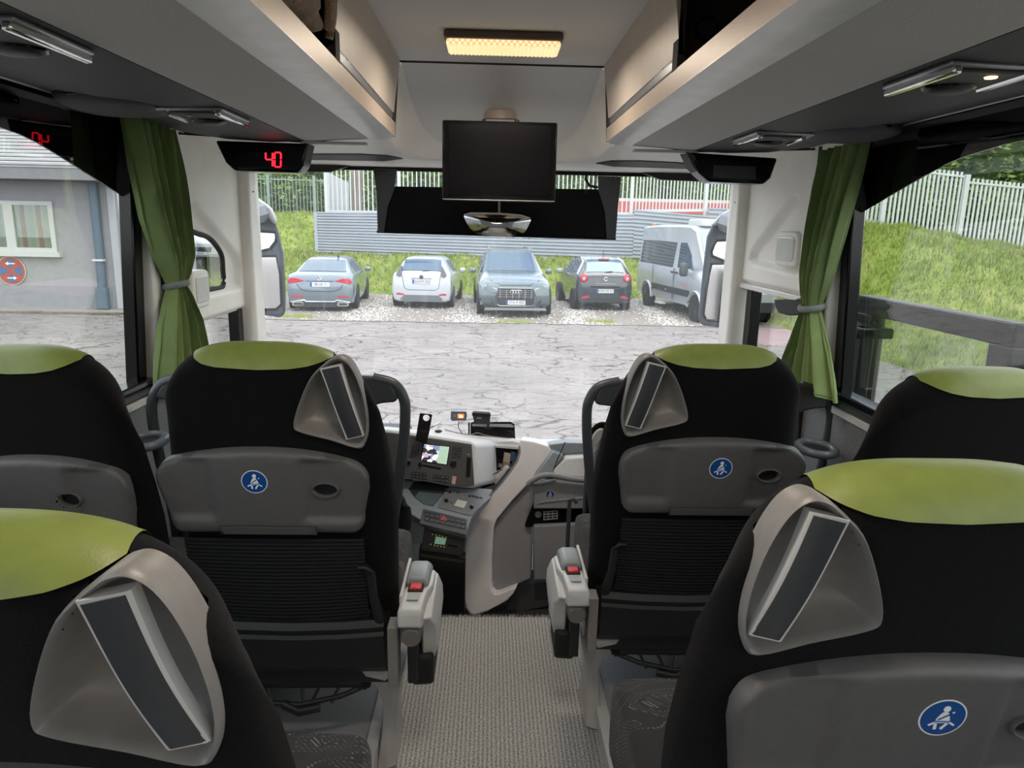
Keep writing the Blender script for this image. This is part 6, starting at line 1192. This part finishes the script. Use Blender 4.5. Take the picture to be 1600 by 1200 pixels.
out_mirror("grey and white outside mirror beyond the driver's side pillar", [(-1.347, 3.88, 1.556), (-1.255, 3.88, 1.532), (-1.176, 3.88, 1.472), (-1.149, 3.88, 1.407), (-1.163, 3.88, 1.383), (-1.258, 3.88, 1.486), (-1.35, 3.88, 1.504)],
           [(-1.356, 3.9, 1.511), (-1.264, 3.9, 1.497), (-1.173, 3.9, 1.436), (-1.148, 3.9, 1.34), (-1.13, 3.9, 1.223), (-1.128, 3.9, 1.052), (-1.134, 3.9, 0.9201), (-1.16, 3.9, 0.8881), (-1.246, 3.9, 0.9007), (-1.393, 3.9, 0.9227)],
           [(-1.367, 3.9, 1.346), (-1.272, 3.9, 1.351), (-1.171, 3.9, 1.346), (-1.17, 3.9, 1.3), (-1.203, 3.9, 1.259), (-1.278, 3.9, 1.24), (-1.374, 3.9, 1.235)], [(-1.375, 3.9, 1.218), (-1.171, 3.9, 1.222), (-1.155, 3.9, 1.12), (-1.156, 3.9, 0.9651), (-1.185, 3.9, 0.9367), (-1.299, 3.9, 0.9313), (-1.392, 3.9, 0.9366)], 3.90, [(-1.27, 3.98, 1.45), (-1.15, 3.38, 1.42)])
out_mirror('grey and white outside mirror beyond the door side pillar', [(1.354, 3.88, 1.549), (1.26, 3.88, 1.523), (1.194, 3.88, 1.478), (1.156, 3.88, 1.431), (1.178, 3.88, 1.425), (1.274, 3.88, 1.48), (1.359, 3.88, 1.502)],
           [(1.365, 3.9, 1.509), (1.28, 3.9, 1.487), (1.169, 3.9, 1.431), (1.146, 3.9, 1.37), (1.139, 3.9, 1.198), (1.135, 3.9, 1.023), (1.133, 3.9, 0.9162), (1.157, 3.9, 0.8843), (1.262, 3.9, 0.8753), (1.423, 3.9, 0.8852)],
           [(1.379, 3.9, 1.361), (1.204, 3.9, 1.35), (1.181, 3.9, 1.295), (1.186, 3.9, 1.268), (1.248, 3.9, 1.245), (1.39, 3.9, 1.244)], [(1.391, 3.9, 1.234), (1.186, 3.9, 1.226), (1.169, 3.9, 1.094), (1.162, 3.9, 0.9523), (1.183, 3.9, 0.917), (1.421, 3.9, 0.9067)], 3.90, [(1.27, 3.98, 1.45), (1.15, 3.38, 1.42)])
t = thing('wiper', 'black wiper arm tip standing at the windscreen corner', 'wiper', (1.208, 3.7, 0.8408))
MB().tube([(1.26, 3.62, 0.2627), (1.197, 3.62, 0.7517), (1.186, 3.62, 0.8361), (1.177, 3.62, 0.9064)], .008, 8).build('arm', RUBBER, t)

# ---------------------------------------------------------------- parked vehicles (local axes: x to the vehicle's right, y forward, z up from the ground)
TYRE = mat('tyre_rubber', (34, 34, 36), .85); RIM = mat('silver_rim', (176, 180, 184), .3, metal=.6); TAIL = mat('tail_lamp_red', (206, 40, 56), .25, coat=.5); PLATE = mat('number_plate_white', (232, 234, 236), .4); PLATE_BLUE = mat('plate_blue_band', (40, 96, 176), .4); INK = mat('plate_ink', (40, 42, 48), .5); TRIM_BLACK = mat('black_bumper_plastic', (46, 50, 54), .6); LAMP_CLEAR = mat('clear_headlamp', (196, 206, 214), .12, metal=.3, coat=.6)
class Car:
    def __init__(s, name, lab, loc, rz, st, paint, roof=None, cat='car'):
        s.t = thing(name, lab, cat, loc, rz, group='parked vehicles in the yard'); s.st = st; s.paint = paint
        loops = [[(x, y, z) for x, z in s.sec(i)] for i, (y, *_r) in enumerate(st)]
        s.body = MB().loft(loops).build('body', paint, s.t, smooth=32, local=True)
    def row(s, y):
        st = s.st
        if y <= st[0][0]: return st[0][1:]
        for a, b_ in zip(st, st[1:]):
            if y <= b_[0]: f = (y - a[0]) / (b_[0] - a[0]); return [lerp(p, q, f) for p, q in zip(a[1:], b_[1:])]
        return st[-1][1:]
    def half(s, r):
        zb, zl, zr, w_, wr = r; z6 = max(zl + .004, zr - .07 * min(1, (zr - zl) / .4)); z7 = max(z6 + .002, zr - .02)
        return [(.80 * w_, zb), (.95 * w_, zb + .05), (w_, lerp(zb, zl, .35)), (w_, lerp(zb, zl, .62)), (w_ * .975, zl - .05), (w_ * .94, zl), (wr, z6), (wr * .90, z7), (wr * .5, zr)]
    def sec(s, i):
        h = s.half(s.st[i][1:]); return h + [(-x, z) for x, z in h[::-1]]
    def side(s, pts, sd, name='side_window', m=None, off=.010):
        """pane lying on the greenhouse side; pts are (y, fraction from belt to roof edge)"""
        def M_(y, f): h = s.half(s.row(y)); a, b_ = h[5], h[6]; return (sd * (lerp(a[0], b_[0], f) + off), y, lerp(a[1], b_[1], f))
        E = []
        for (y0, f0), (y1, f1) in zip(pts, pts[1:] + pts[:1]): E += [(lerp(y0, y1, k / 5), lerp(f0, f1, k / 5)) for k in range(5)]
        cy, cf = sum(p[0] for p in E) / len(E), sum(p[1] for p in E) / len(E); rings = [[M_(lerp(cy, y, k), lerp(cf, f, k)) for y, f in E] for k in (.02, .5, 1.)]; b = MB(); n = len(E)
        rings.append([(p[0] - sd * .02, p[1], p[2]) for p in rings[2]]); b.loft(rings, cap=True)
        return b.build(name, m or CAR_GLASS, s.t, smooth=30, local=True)
    def across(s, y0, y1, k0, k1, name, m=None, off=.012, n=6):
        """front or rear screen lying over the sloping stations between y0 and y1"""
        def P(y, k):
            h = s.half(s.row(y)); tp = [(h[7][0], h[7][1]), (h[8][0], h[8][1])]; xx = h[7][0] * k; z = h[7][1] if abs(k) >= 1 else lerp(h[8][1], h[7][1], max(0, (abs(xx) - h[8][0]) / max(1e-4, h[7][0] - h[8][0]))); return Vector((xx, y, z))
        up = Vector((0, -.55 if y0 < 0 else .55, .83)); b = MB(); rows = [[tuple(P(lerp(y0, y1, j / 4), lerp(-1, 1, i / n) * lerp(k0, k1, j / 4)) + up * off) for i in range(n + 1)] for j in range(5)]
        b.loft(rows, cap=False, closed=False); b.loft([[tuple(Vector(p) - up * .01) for p in r] for r in rows], cap=False, closed=False); return b.build(name, m or CAR_GLASS, s.t, smooth=60, local=True, norm=False)
    def wheel(s, y, r, w_, sd, spokes=10, rim=RIM):
        x = sd * (w_ - .085); wh = MB().lathe([(r * .66, -.10), (r * .96, -.10), (r, -.07), (r, .07), (r * .96, .10), (r * .66, .10)], (x, y, r), 'x', 28).build('wheel', TYRE, s.t, smooth=40, local=True)
        MB().lathe([(0, -.085), (r * .20, -.095), (r * .62, -.075), (r * .68, -.09), (r * .68, .09), (r * .62, .075), (r * .20, .095), (0, .085)], (x, y, r), 'x', 28).build('rim', rim, wh, smooth=40, local=True)
        sp = MB()
        for k in range(spokes): a = 2 * math.pi * (k + .5) / spokes; sp.tube([(x + sd * .094, y + r * .22 * math.cos(a), r + r * .22 * math.sin(a)), (x + sd * .090, y + r * .60 * math.cos(a), r + r * .60 * math.sin(a))], .020, 5)
        sp.build('spoke_gap', TRIM_BLACK, wh, local=True)
        MB().lathe([(0, -.004), (r * 1.13, -.004), (r * 1.13, .004), (0, .004)], (sd * (w_ + .003), y, r), 'x', 28).build('wheel_arch', RUBBER, s.t, local=True) if False else MB().tube([(sd * (w_ - .004), y + r * 1.12 * math.cos(a), r + r * 1.12 * math.sin(a)) for a in [math.pi * k / 16 for k in range(17)]], .018, 6, flat=1).build('wheel_arch', TRIM_BLACK, s.t, local=True)
        MB().lathe([(0, -.06), (r * 1.09, -.06), (r * 1.09, .003), (0, .003)], (sd * (w_ + .0) - (.0), y, r), 'x', 28).build('arch_well', RUBBER, s.t, local=True)
    def face(s, poly, y, th, name, m, par=None, bevel=0.):
        return MB().prism([(x, y, z) for x, z in poly], (0, th, 0)).build(name, m, par or s.t, local=True, bevel=bevel)
    def plate(s, x, z, y, th, word, wd=.52, ht=.115):
        p = s.face([(x - wd / 2, z - ht / 2), (x + wd / 2, z - ht / 2), (x + wd / 2, z + ht / 2), (x - wd / 2, z + ht / 2)], y, th, 'number_plate', PLATE); sg = -1 if th < 0 else 1; f = 1 if th < 0 else -1
        s.face([(x - f * wd / 2, z - ht / 2), (x - f * (wd / 2 - .05), z - ht / 2), (x - f * (wd / 2 - .05), z + ht / 2), (x - f * wd / 2, z + ht / 2)], y + th, sg * .002, 'blue_band', PLATE_BLUE, p)
        M = frame((x + f * .025, y + th + sg * .002, z), (f, 0, 0), (0, 0, 1)); text('plate_lettering', word, .095, INK, p, M)
    def mirror(s, y, x, z, sd, m): MB().rbox((sd * x, y, z), (.10, .07, .075), .6, 14, 8).build('door_mirror', m, s.t, local=True)
def mirx(P): return [(-x, z) for x, z in P][::-1]

# grey saloon, seen from behind
GREY_P = mat('silver_grey_car_paint', (134, 148, 158), .22, metal=.35, coat=.8)
L2 = 2.35
st = [(-2.35, .30, .80, .84, .80, .66), (-2.30, .22, .93, .97, .88, .70), (-2.20, .20, .99, 1.04, .905, .72), (-1.80, .20, 1.02, 1.07, .91, .72), (-1.05, .18, 1.02, 1.36, .91, .60), (-.55, .18, 1.01, 1.43, .91, .58), (.1, .18, 1.00, 1.44, .91, .58), (.45, .18, .99, 1.40, .91, .60), (1.15, .18, .97, 1.02, .91, .74), (1.9, .20, .88, .92, .89, .72), (2.25, .24, .76, .80, .82, .64), (2.35, .34, .66, .70, .72, .55)]
def saloon(name, lab, loc, rz, paint, rear=True, word='SB LR 11'):
    c = Car(name, lab, loc, rz, st, paint)
    c.across(-1.78, -1.0, 1.02, 1.0, 'rear_window'); c.across(1.12, .48, .98, .98, 'windscreen')
    for sd in (-1, 1):
        c.side([(-1.25, .12), (-1.0, .90), (-.35, .93), (-.35, .06)], sd); c.side([(-.28, .06), (-.28, .93), (.25, .92), (.82, .08)], sd)
        c.wheel(-1.40, .335, .91, sd); c.wheel(1.42, .335, .91, sd); c.mirror(.70, 1.0, 1.02, sd, paint)
    y = -2.352
    for f in ((lambda P: P), mirx):
        c.face(f([(.37, .845), (.60, .92), (.78, .93), (.87, .84), (.82, .765), (.62, .80)]), y - .004, .06, 'tail_lamp', TAIL, bevel=.01)
        c.face(f([(.45, .40), (.78, .405), (.78, .45), (.47, .445)]), y - .004, .06, 'reflector', TAIL)
        e = c.face(f([(.46, .17), (.74, .17), (.77, .21), (.74, .27), (.48, .28), (.45, .22)]), y - .015, .06, 'exhaust_trim', CHROME); c.face(f([(.50, .195), (.71, .195), (.73, .215), (.71, .245), (.51, .25), (.49, .22)]), y - .019, .02, 'exhaust_hole', RUBBER, e)
    MB().tube([(x, y - .006, z) for x, z in ((-.80, .27), (-.44, .33), (-.38, .285), (.38, .285), (.44, .33), (.80, .27))], .014, 6).build('chrome_line', CHROME, c.t, local=True)
    MB().tube([(x, y - .004, z) for x, z in ((-.62, .76), (-.52, .62), (-.30, .57), (.30, .57), (.52, .62), (.62, .76))], .008, 5).build('boot_gap', TRIM_BLACK, c.t, local=True)
    MB().tube([(x, y - .004, .845) for x in (-.37, .37)], .008, 5).build('boot_gap', TRIM_BLACK, c.t, local=True)
    c.face([(-.7, .13), (.7, .13), (.64, .26), (-.64, .26)], y - .002, .08, 'diffuser', TRIM_BLACK)
    c.plate(0, .755, y - .004, -.012, word)
    bd = MB().tube([(.062 * math.cos(a), y + .005, .93 + .062 * math.sin(a)) for a in [2 * math.pi * k / 20 for k in range(21)]], .008, 5)
    for k in range(3): a = math.pi / 2 + 2 * math.pi * k / 3; bd.tube([(0, y + .002, .93), (.058 * math.cos(a), y + .002, .93 + .058 * math.sin(a))], [.012, .004], 5)
    bd.build('emblem', CHROME, c.t, local=True)
    MB().tube([(.0 + .30, -.72, 1.425), (.30, -.92, 1.50)], [.03, .008], 6, flat=.5).build('roof_aerial', TRIM_BLACK, c.t, local=True)
    if not rear:
        for f in ((lambda P: P), mirx): c.face(f([(.45, .60), (.74, .66), (.78, .60), (.50, .52)]), 2.30, .05, 'headlamp', LAMP_CLEAR, bevel=.01)
        c.face([(-.40, .40), (.40, .40), (.44, .58), (-.44, .58)], 2.33, .03, 'grille', TRIM_BLACK); c.plate(0, .36, 2.36, .012, 'SB 26')
    return c
saloon('saloon_car', 'silver grey saloon car seen from behind, nearest the outside mirror', (-4.86, 22.05, G), math.radians(4), GREY_P)
saloon('saloon_car', "white saloon facing the coach, seen through the driver's small window", (-10.6, 28.2, G + .9), math.radians(186), mat('white_car_paint', (218, 222, 224), .22, coat=.8), False, 'SB PK 6')
# white hatchback
WH = mat('white_hatch_paint', (214, 220, 226), .22, coat=.8)
sh = [(-1.95, .34, .78, .82, .80, .64), (-1.92, .24, .95, 1.00, .85, .68), (-1.84, .20, 1.02, 1.10, .86, .66), (-1.50, .19, 1.03, 1.40, .86, .60), (-1.25, .18, 1.02, 1.46, .86, .57), (-.3, .18, .99, 1.48, .86, .57), (.25, .18, .97, 1.43, .86, .58), (1.02, .18, .95, 1.00, .86, .70), (1.7, .2, .85, .90, .84, .66), (1.95, .3, .68, .72, .74, .55)]
c = Car('hatchback_car', 'white hatchback seen from behind, between grey saloon and off-roader', (-1.93, 22.75, G), math.radians(-3), sh, WH)
y = -1.952
c.across(-1.835, -1.43, .99, .98, 'rear_window', off=.02)
for sd in (-1, 1):
    c.side([(-1.05, .35), (-.95, .90), (-.30, .93), (-.30, .08)], sd); c.side([(-.24, .08), (-.24, .93), (.1, .92), (.70, .10)], sd); c.wheel(-1.20, .30, .86, sd); c.wheel(1.22, .30, .86, sd); c.mirror(.62, .96, 1.0, sd, WH)
for f in ((lambda P: P), mirx):
    MB().prism([(x, -1.965 + .35 * (z - .95), z) for x, z in f([(.56, .98), (.66, .93), (.74, .99), (.68, 1.10), (.60, 1.24), (.575, 1.24)])], (0, .12, 0)).build('tail_lamp', mat('smoked_tail_lamp', (84, 88, 98), .25, coat=.5), c.t, local=True, bevel=.006)
    c.face(f([(.50, .40), (.72, .41), (.74, .45), (.66, .47), (.52, .445)]), y - .006, .05, 'reflector', TAIL, bevel=.006)
c.face([(-.56, .22), (.56, .22), (.62, .30), (.50, .41), (-.50, .41), (-.62, .30)], y - .008, .08, 'lower_bumper', mat('bumper_grey', (112, 118, 124), .6))
MB().tube([(x, y - .003, z) for x, z in ((-.56, .98), (-.50, .62), (-.40, .56), (.40, .56), (.50, .62), (.56, .98))], .006, 5).build('tailgate_gap', TRIM_BLACK, c.t, local=True)
c.face([(-.30, .89), (.30, .89), (.28, .905), (-.28, .905)], y - .012, .03, 'chrome_strip', CHROME)
c.plate(0, .80, y - .006, -.012, 'SLS MY 922')
MB().lathe([(0, -.012), (.055, -.010), (.06, 0)], (0, y - .004, .93), 'y', 20).build('emblem', mat('emblem_blue', (70, 92, 120), .3, metal=.4), c.t, local=True)
MB().tube([(.02, -1.93, 1.09), (.28, -1.90, 1.12)], .010, 6).build('rear_wiper', RUBBER, c.t, local=True)
# grey off-roader facing the coach
SG = mat('slate_suv_paint', (104, 120, 124), .2, metal=.35, coat=.9)
sq = [(-2.50, .45, .95, 1.0, .85, .68), (-2.42, .30, 1.10, 1.16, .95, .72), (-2.0, .28, 1.14, 1.66, .98, .66), (-1.2, .26, 1.12, 1.73, .985, .66), (-.2, .26, 1.10, 1.74, .985, .66), (.35, .26, 1.09, 1.70, .985, .68), (1.05, .26, 1.08, 1.15, .985, .80), (1.9, .27, 1.00, 1.08, .985, .80), (2.30, .28, .90, .97, .965, .78), (2.46, .32, .80, .86, .92, .74), (2.50, .40, .70, .74, .86, .68)]
c = Car('off_roader_car', 'slate grey off-roader facing the coach with a broad grille', (.52, 21.50, G), math.radians(-177), sq, SG)
c.across(1.02, .38, .97, .97, 'windscreen'); c.across(-2.38, -2.0, .95, .95, 'rear_window')
for sd in (-1, 1):
    c.side([(-1.9, .2), (-1.75, .88), (-1.05, .92), (-1.05, .08)], sd); c.side([(-.98, .08), (-.98, .92), (-.22, .93), (-.22, .06)], sd); c.side([(-.15, .06), (-.15, .93), (.2, .92), (.82, .08)], sd)
    c.wheel(-1.48, .385, .985, sd); c.wheel(1.52, .385, .985, sd); c.mirror(.72, 1.10, 1.16, sd, SG)
    MB().tube([(sd * .60, -1.9, 1.74), (sd * .60, -1.6, 1.79), (sd * .60, .0, 1.80), (sd * .60, .28, 1.74)], .02, 6).build('roof_rail', SATIN, c.t, local=True)
y = 2.502
for f in ((lambda P: P), mirx):
    MB().prism([(x, 2.53 - .28 * max(0, x * (1 if f != mirx else -1) - .42), z) for x, z in f([(.45, .72), (.52, .80), (.82, .87), (.88, .84), (.87, .74), (.60, .70)])], (0, -.15, 0)).build('headlamp', LAMP_CLEAR, c.t, local=True, bevel=.008)
    MB().prism([(x, 2.51 - .12 * max(0, abs(x) - .6), z) for x, z in f([(.56, .34), (.84, .30), (.86, .58), (.80, .60), (.62, .46)])], (0, -.10, 0)).build('side_intake', TRIM_BLACK, c.t, local=True)
gl = c.face([(-.54, .62), (-.46, .80), (.46, .80), (.54, .62), (.50, .38), (.42, .34), (-.42, .34), (-.50, .38)], y - .01, .04, 'grille', TRIM_BLACK, bevel=.01)
MB().tube([(x, y + .03, z) for x, z in ((-.54, .62), (-.46, .81), (.46, .81), (.54, .62), (.50, .38), (.42, .335), (-.42, .335), (-.50, .38), (-.54, .62))], .018, 6).build('grille_frame', SG, c.t, local=True)
for x in (-.42, -.25, -.085, .085, .25, .42): c.face([(x - .010, .54), (x + .010, .54), (x + .010, .78), (x - .010, .78)], y + .03, .012, 'grille_bar', SATIN, gl)
for zz in (.58, .64, .70, .75): c.face([(-.50, zz), (.50, zz), (.50, zz + .008), (-.50, zz + .008)], y + .03, .006, 'grille_bar', DASH_MID, gl)
for k in range(4): MB().tube([(-.105 + k * .07 + .046 * math.cos(a), y + .046, .715 + .046 * math.sin(a)) for a in [2 * math.pi * j / 20 for j in range(21)]], .008, 5).build('emblem_ring', CHROME, c.t, local=True)
c.face([(-.84, .22), (.84, .22), (.80, .29), (-.80, .29)], y - .03, .05, 'lower_lip', SATIN)
c.plate(0, .43, y + .03, .012, 'STA P 900')
MB().tube([(-.66, 2.20, 1.0), (-.40, 2.44, .885), (.40, 2.44, .885), (.66, 2.20, 1.0)], .006, 5).build('bonnet_gap', TRIM_BLACK, c.t, local=True)
# dark small hatchback with white roof
BK = mat('blue_black_car_paint', (56, 66, 74), .18, coat=.9)
sm = [(-1.75, .38, .80, .84, .74, .60), (-1.72, .26, .98, 1.03, .81, .64), (-1.66, .22, 1.06, 1.14, .83, .64), (-1.42, .2, 1.06, 1.48, .835, .58), (-1.1, .19, 1.04, 1.55, .835, .56), (-.2, .19, 1.02, 1.56, .835, .56), (.45, .19, 1.0, 1.50, .835, .58), (1.15, .2, .98, 1.05, .83, .68), (1.6, .22, .88, .93, .80, .62), (1.75, .3, .70, .74, .70, .52)]
c = Car('small_hatchback_car', 'dark small hatchback with white roof and round red lamps', (3.22, 22.80, G), math.radians(5), sm, BK)
c.across(-1.655, -1.40, .98, .97, 'rear_window', off=.02)
c.across(-1.30, .40, 1.06, 1.06, 'roof_panel', WH, .008)
for sd in (-1, 1):
    c.side([(-1.22, .2), (-1.05, .88), (-.45, .92), (-.45, .08)], sd); c.side([(-.38, .08), (-.38, .93), (.3, .92), (.85, .08)], sd); c.wheel(-1.22, .30, .835, sd); c.wheel(1.24, .30, .835, sd); c.mirror(.72, .93, 1.04, sd, mat('mirror_silver', (186, 192, 196), .3))
    MB().tube([(sd * .79, -1.45, 1.06), (sd * .60, -1.30, 1.45), (sd * .57, -.9, 1.53)], .035, 6).build('white_pillar', WH, c.t, local=True)
y = -1.752
for sd in (-1, 1):
    l = MB().lathe([(0, -.03), (.10, -.028), (.125, -.01), (.13, .05)], (sd * .655, y + .02, .965), 'y', 24).build('tail_lamp', TAIL, c.t, local=True, smooth=50); MB().lathe([(0, -.012), (.05, -.008), (.055, .01)], (sd * .655, y - .012, .955), 'y', 16).build('lamp_centre', LAMP_CLEAR, l, local=True)
    c.face([(sd * .46, .40), (sd * .70, .37), (sd * .70, .41), (sd * .56, .47), (sd * .50, .46)], y - .006, .05, 'reflector', TAIL)
c.face([(-.46, .70), (.46, .70), (.44, .745), (-.44, .745)], y - .006, .04, 'dark_slot', RUBBER); c.face([(-.30, .80), (.30, .80), (.30, .83), (-.30, .83)], y - .012, .04, 'chrome_bar', SATIN)
c.face([(-.66, .26), (.66, .26), (.70, .36), (-.70, .36)], y - .004, .06, 'lower_bumper', TRIM_BLACK)
MB().tube([(.05 * math.cos(a), y - .006, .955 + .05 * math.sin(a)) for a in [math.pi * .15 + 1.7 * math.pi * k / 20 for k in range(21)]], .016, 6).build('emblem', LIGHT_PLASTIC, c.t, local=True)
c.plate(0, .60, y - .006, -.012, 'HOM SR 517'); text('tailgate_lettering', 'smart', .075, LIGHT_PLASTIC, c.t, frame((0, y - .0, 1.095), (1, 0, 0), (0, .3, 1)))
c.face([(-.16, 1.50), (.16, 1.50), (.16, 1.535), (-.16, 1.535)], -1.46, .04, 'brake_lamp', TAIL)
MB().tube([(.0, -1.70, 1.16), (.22, -1.66, 1.17)], .012, 6).build('rear_wiper', RUBBER, c.t, local=True); MB().tube([(.05, -1.1, 1.55), (.05, -1.15, 1.78)], .008, 5).build('aerial', RUBBER, c.t, local=True)
# silver van
VP = mat('silver_van_paint', (188, 194, 200), .25, metal=.2, coat=.6)
sv = [(-2.98, .55, 1.35, 2.40, .90, .78), (-2.92, .38, 1.38, 2.52, .96, .82), (-1.8, .34, 1.38, 2.57, .98, .83), (.2, .32, 1.36, 2.57, .98, .83), (1.0, .32, 1.34, 2.55, .98, .82), (1.35, .32, 1.33, 2.44, .98, .80), (2.10, .32, 1.28, 1.42, .97, .82), (2.55, .33, 1.12, 1.22, .95, .78), (2.86, .36, .92, .98, .90, .72), (2.96, .42, .80, .84, .80, .62)]
c = Car('van', 'silver high roofed van with a dark long side window', (6.18, 21.05, G), math.radians(-173), sv, VP, cat='van')
c.across(2.06, 1.38, .98, .98, 'windscreen')
for sd in (-1, 1):
    c.side([(-2.84, -.06), (-2.74, .64), (.22, .62), (.10, -.16)], sd, 'side_window', mat('van_dark_glass', (40, 48, 54), .08, spec=.9, coat=.5)); c.side([(.50, .02), (.50, .62), (.92, .64), (1.36, .40), (1.62, .06)], sd)
    c.wheel(-1.82, .345, .98, sd); c.wheel(2.04, .345, .98, sd)
    MB().rbox((sd * 1.12, 1.45, 1.36), (.11, .09, .19), .5, 14, 8).build('door_mirror', mat('van_mirror_grey', (70, 76, 84), .5), c.t, local=True)
    for y_ in (-1.38, .36, .44): MB().box(*sorted((sd * .978, sd * .986)), y_ - .008, y_ + .008, .45, 1.34).build('door_gap', TRIM_BLACK, c.t, local=True)
    MB().box(*sorted((sd * .97, sd * .992)), -1.42, 1.62, .62, .80).build('side_moulding', TRIM_BLACK, c.t, local=True, bevel=.01)
    for y_ in (.26, .58): MB().box(*sorted((sd * .975, sd * 1.01)), y_ - .09, y_ + .09, 1.20, 1.25).build('door_handle', TRIM_BLACK, c.t, local=True, bevel=.008)
    MB().box(*sorted((sd * .975, sd * .988)), 1.02, 1.38, .90, .98).build('red_lettering_mark', mat('faded_red_mark', (206, 140, 140), .6), c.t, local=True)
    for y_ in (-.15, -1.35): MB().box(*sorted((sd * .98, sd * 1.0)), y_ - .04, y_ + .04, .66, .72).build('side_marker', mat('amber_marker', (226, 150, 80), .4), c.t, local=True)
    for yy in (-1.82, 2.04): MB().tube([(sd * .985, yy + .46 * math.cos(a), .36 + .46 * math.sin(a)) for a in [math.pi * k / 16 for k in range(17)]], .05, 6, flat=.4).build('arch_trim', mat('van_arch_pale', (206, 210, 212), .35), c.t, local=True)
    MB().box(*sorted((sd * .92, sd * 1.10)), -.75, -.25, .24, .28).build('side_step', SILVER_LIP, c.t, local=True)
    c.face([(sd * .55, .62), (sd * .86, .66), (sd * .88, .94), (sd * .70, .90)], 2.86, .06, 'headlamp', LAMP_CLEAR)
MB().rbox((0, .70, 2.62), (.62, .55, .11), .3, 24, 12).build('roof_cooler', mat('roof_cooler_white', (222, 226, 226), .4), c.t, local=True)
MB().lathe([(.06, 0), (.06, .05), (0, .07)], (.6, -2.6, 2.55), 'z', 12).build('roof_marker', MATS['amber_marker'], c.t, local=True)
c.face([(-.80, .36), (.80, .36), (.84, .62), (-.84, .62)], 2.93, .06, 'front_bumper', TRIM_BLACK)
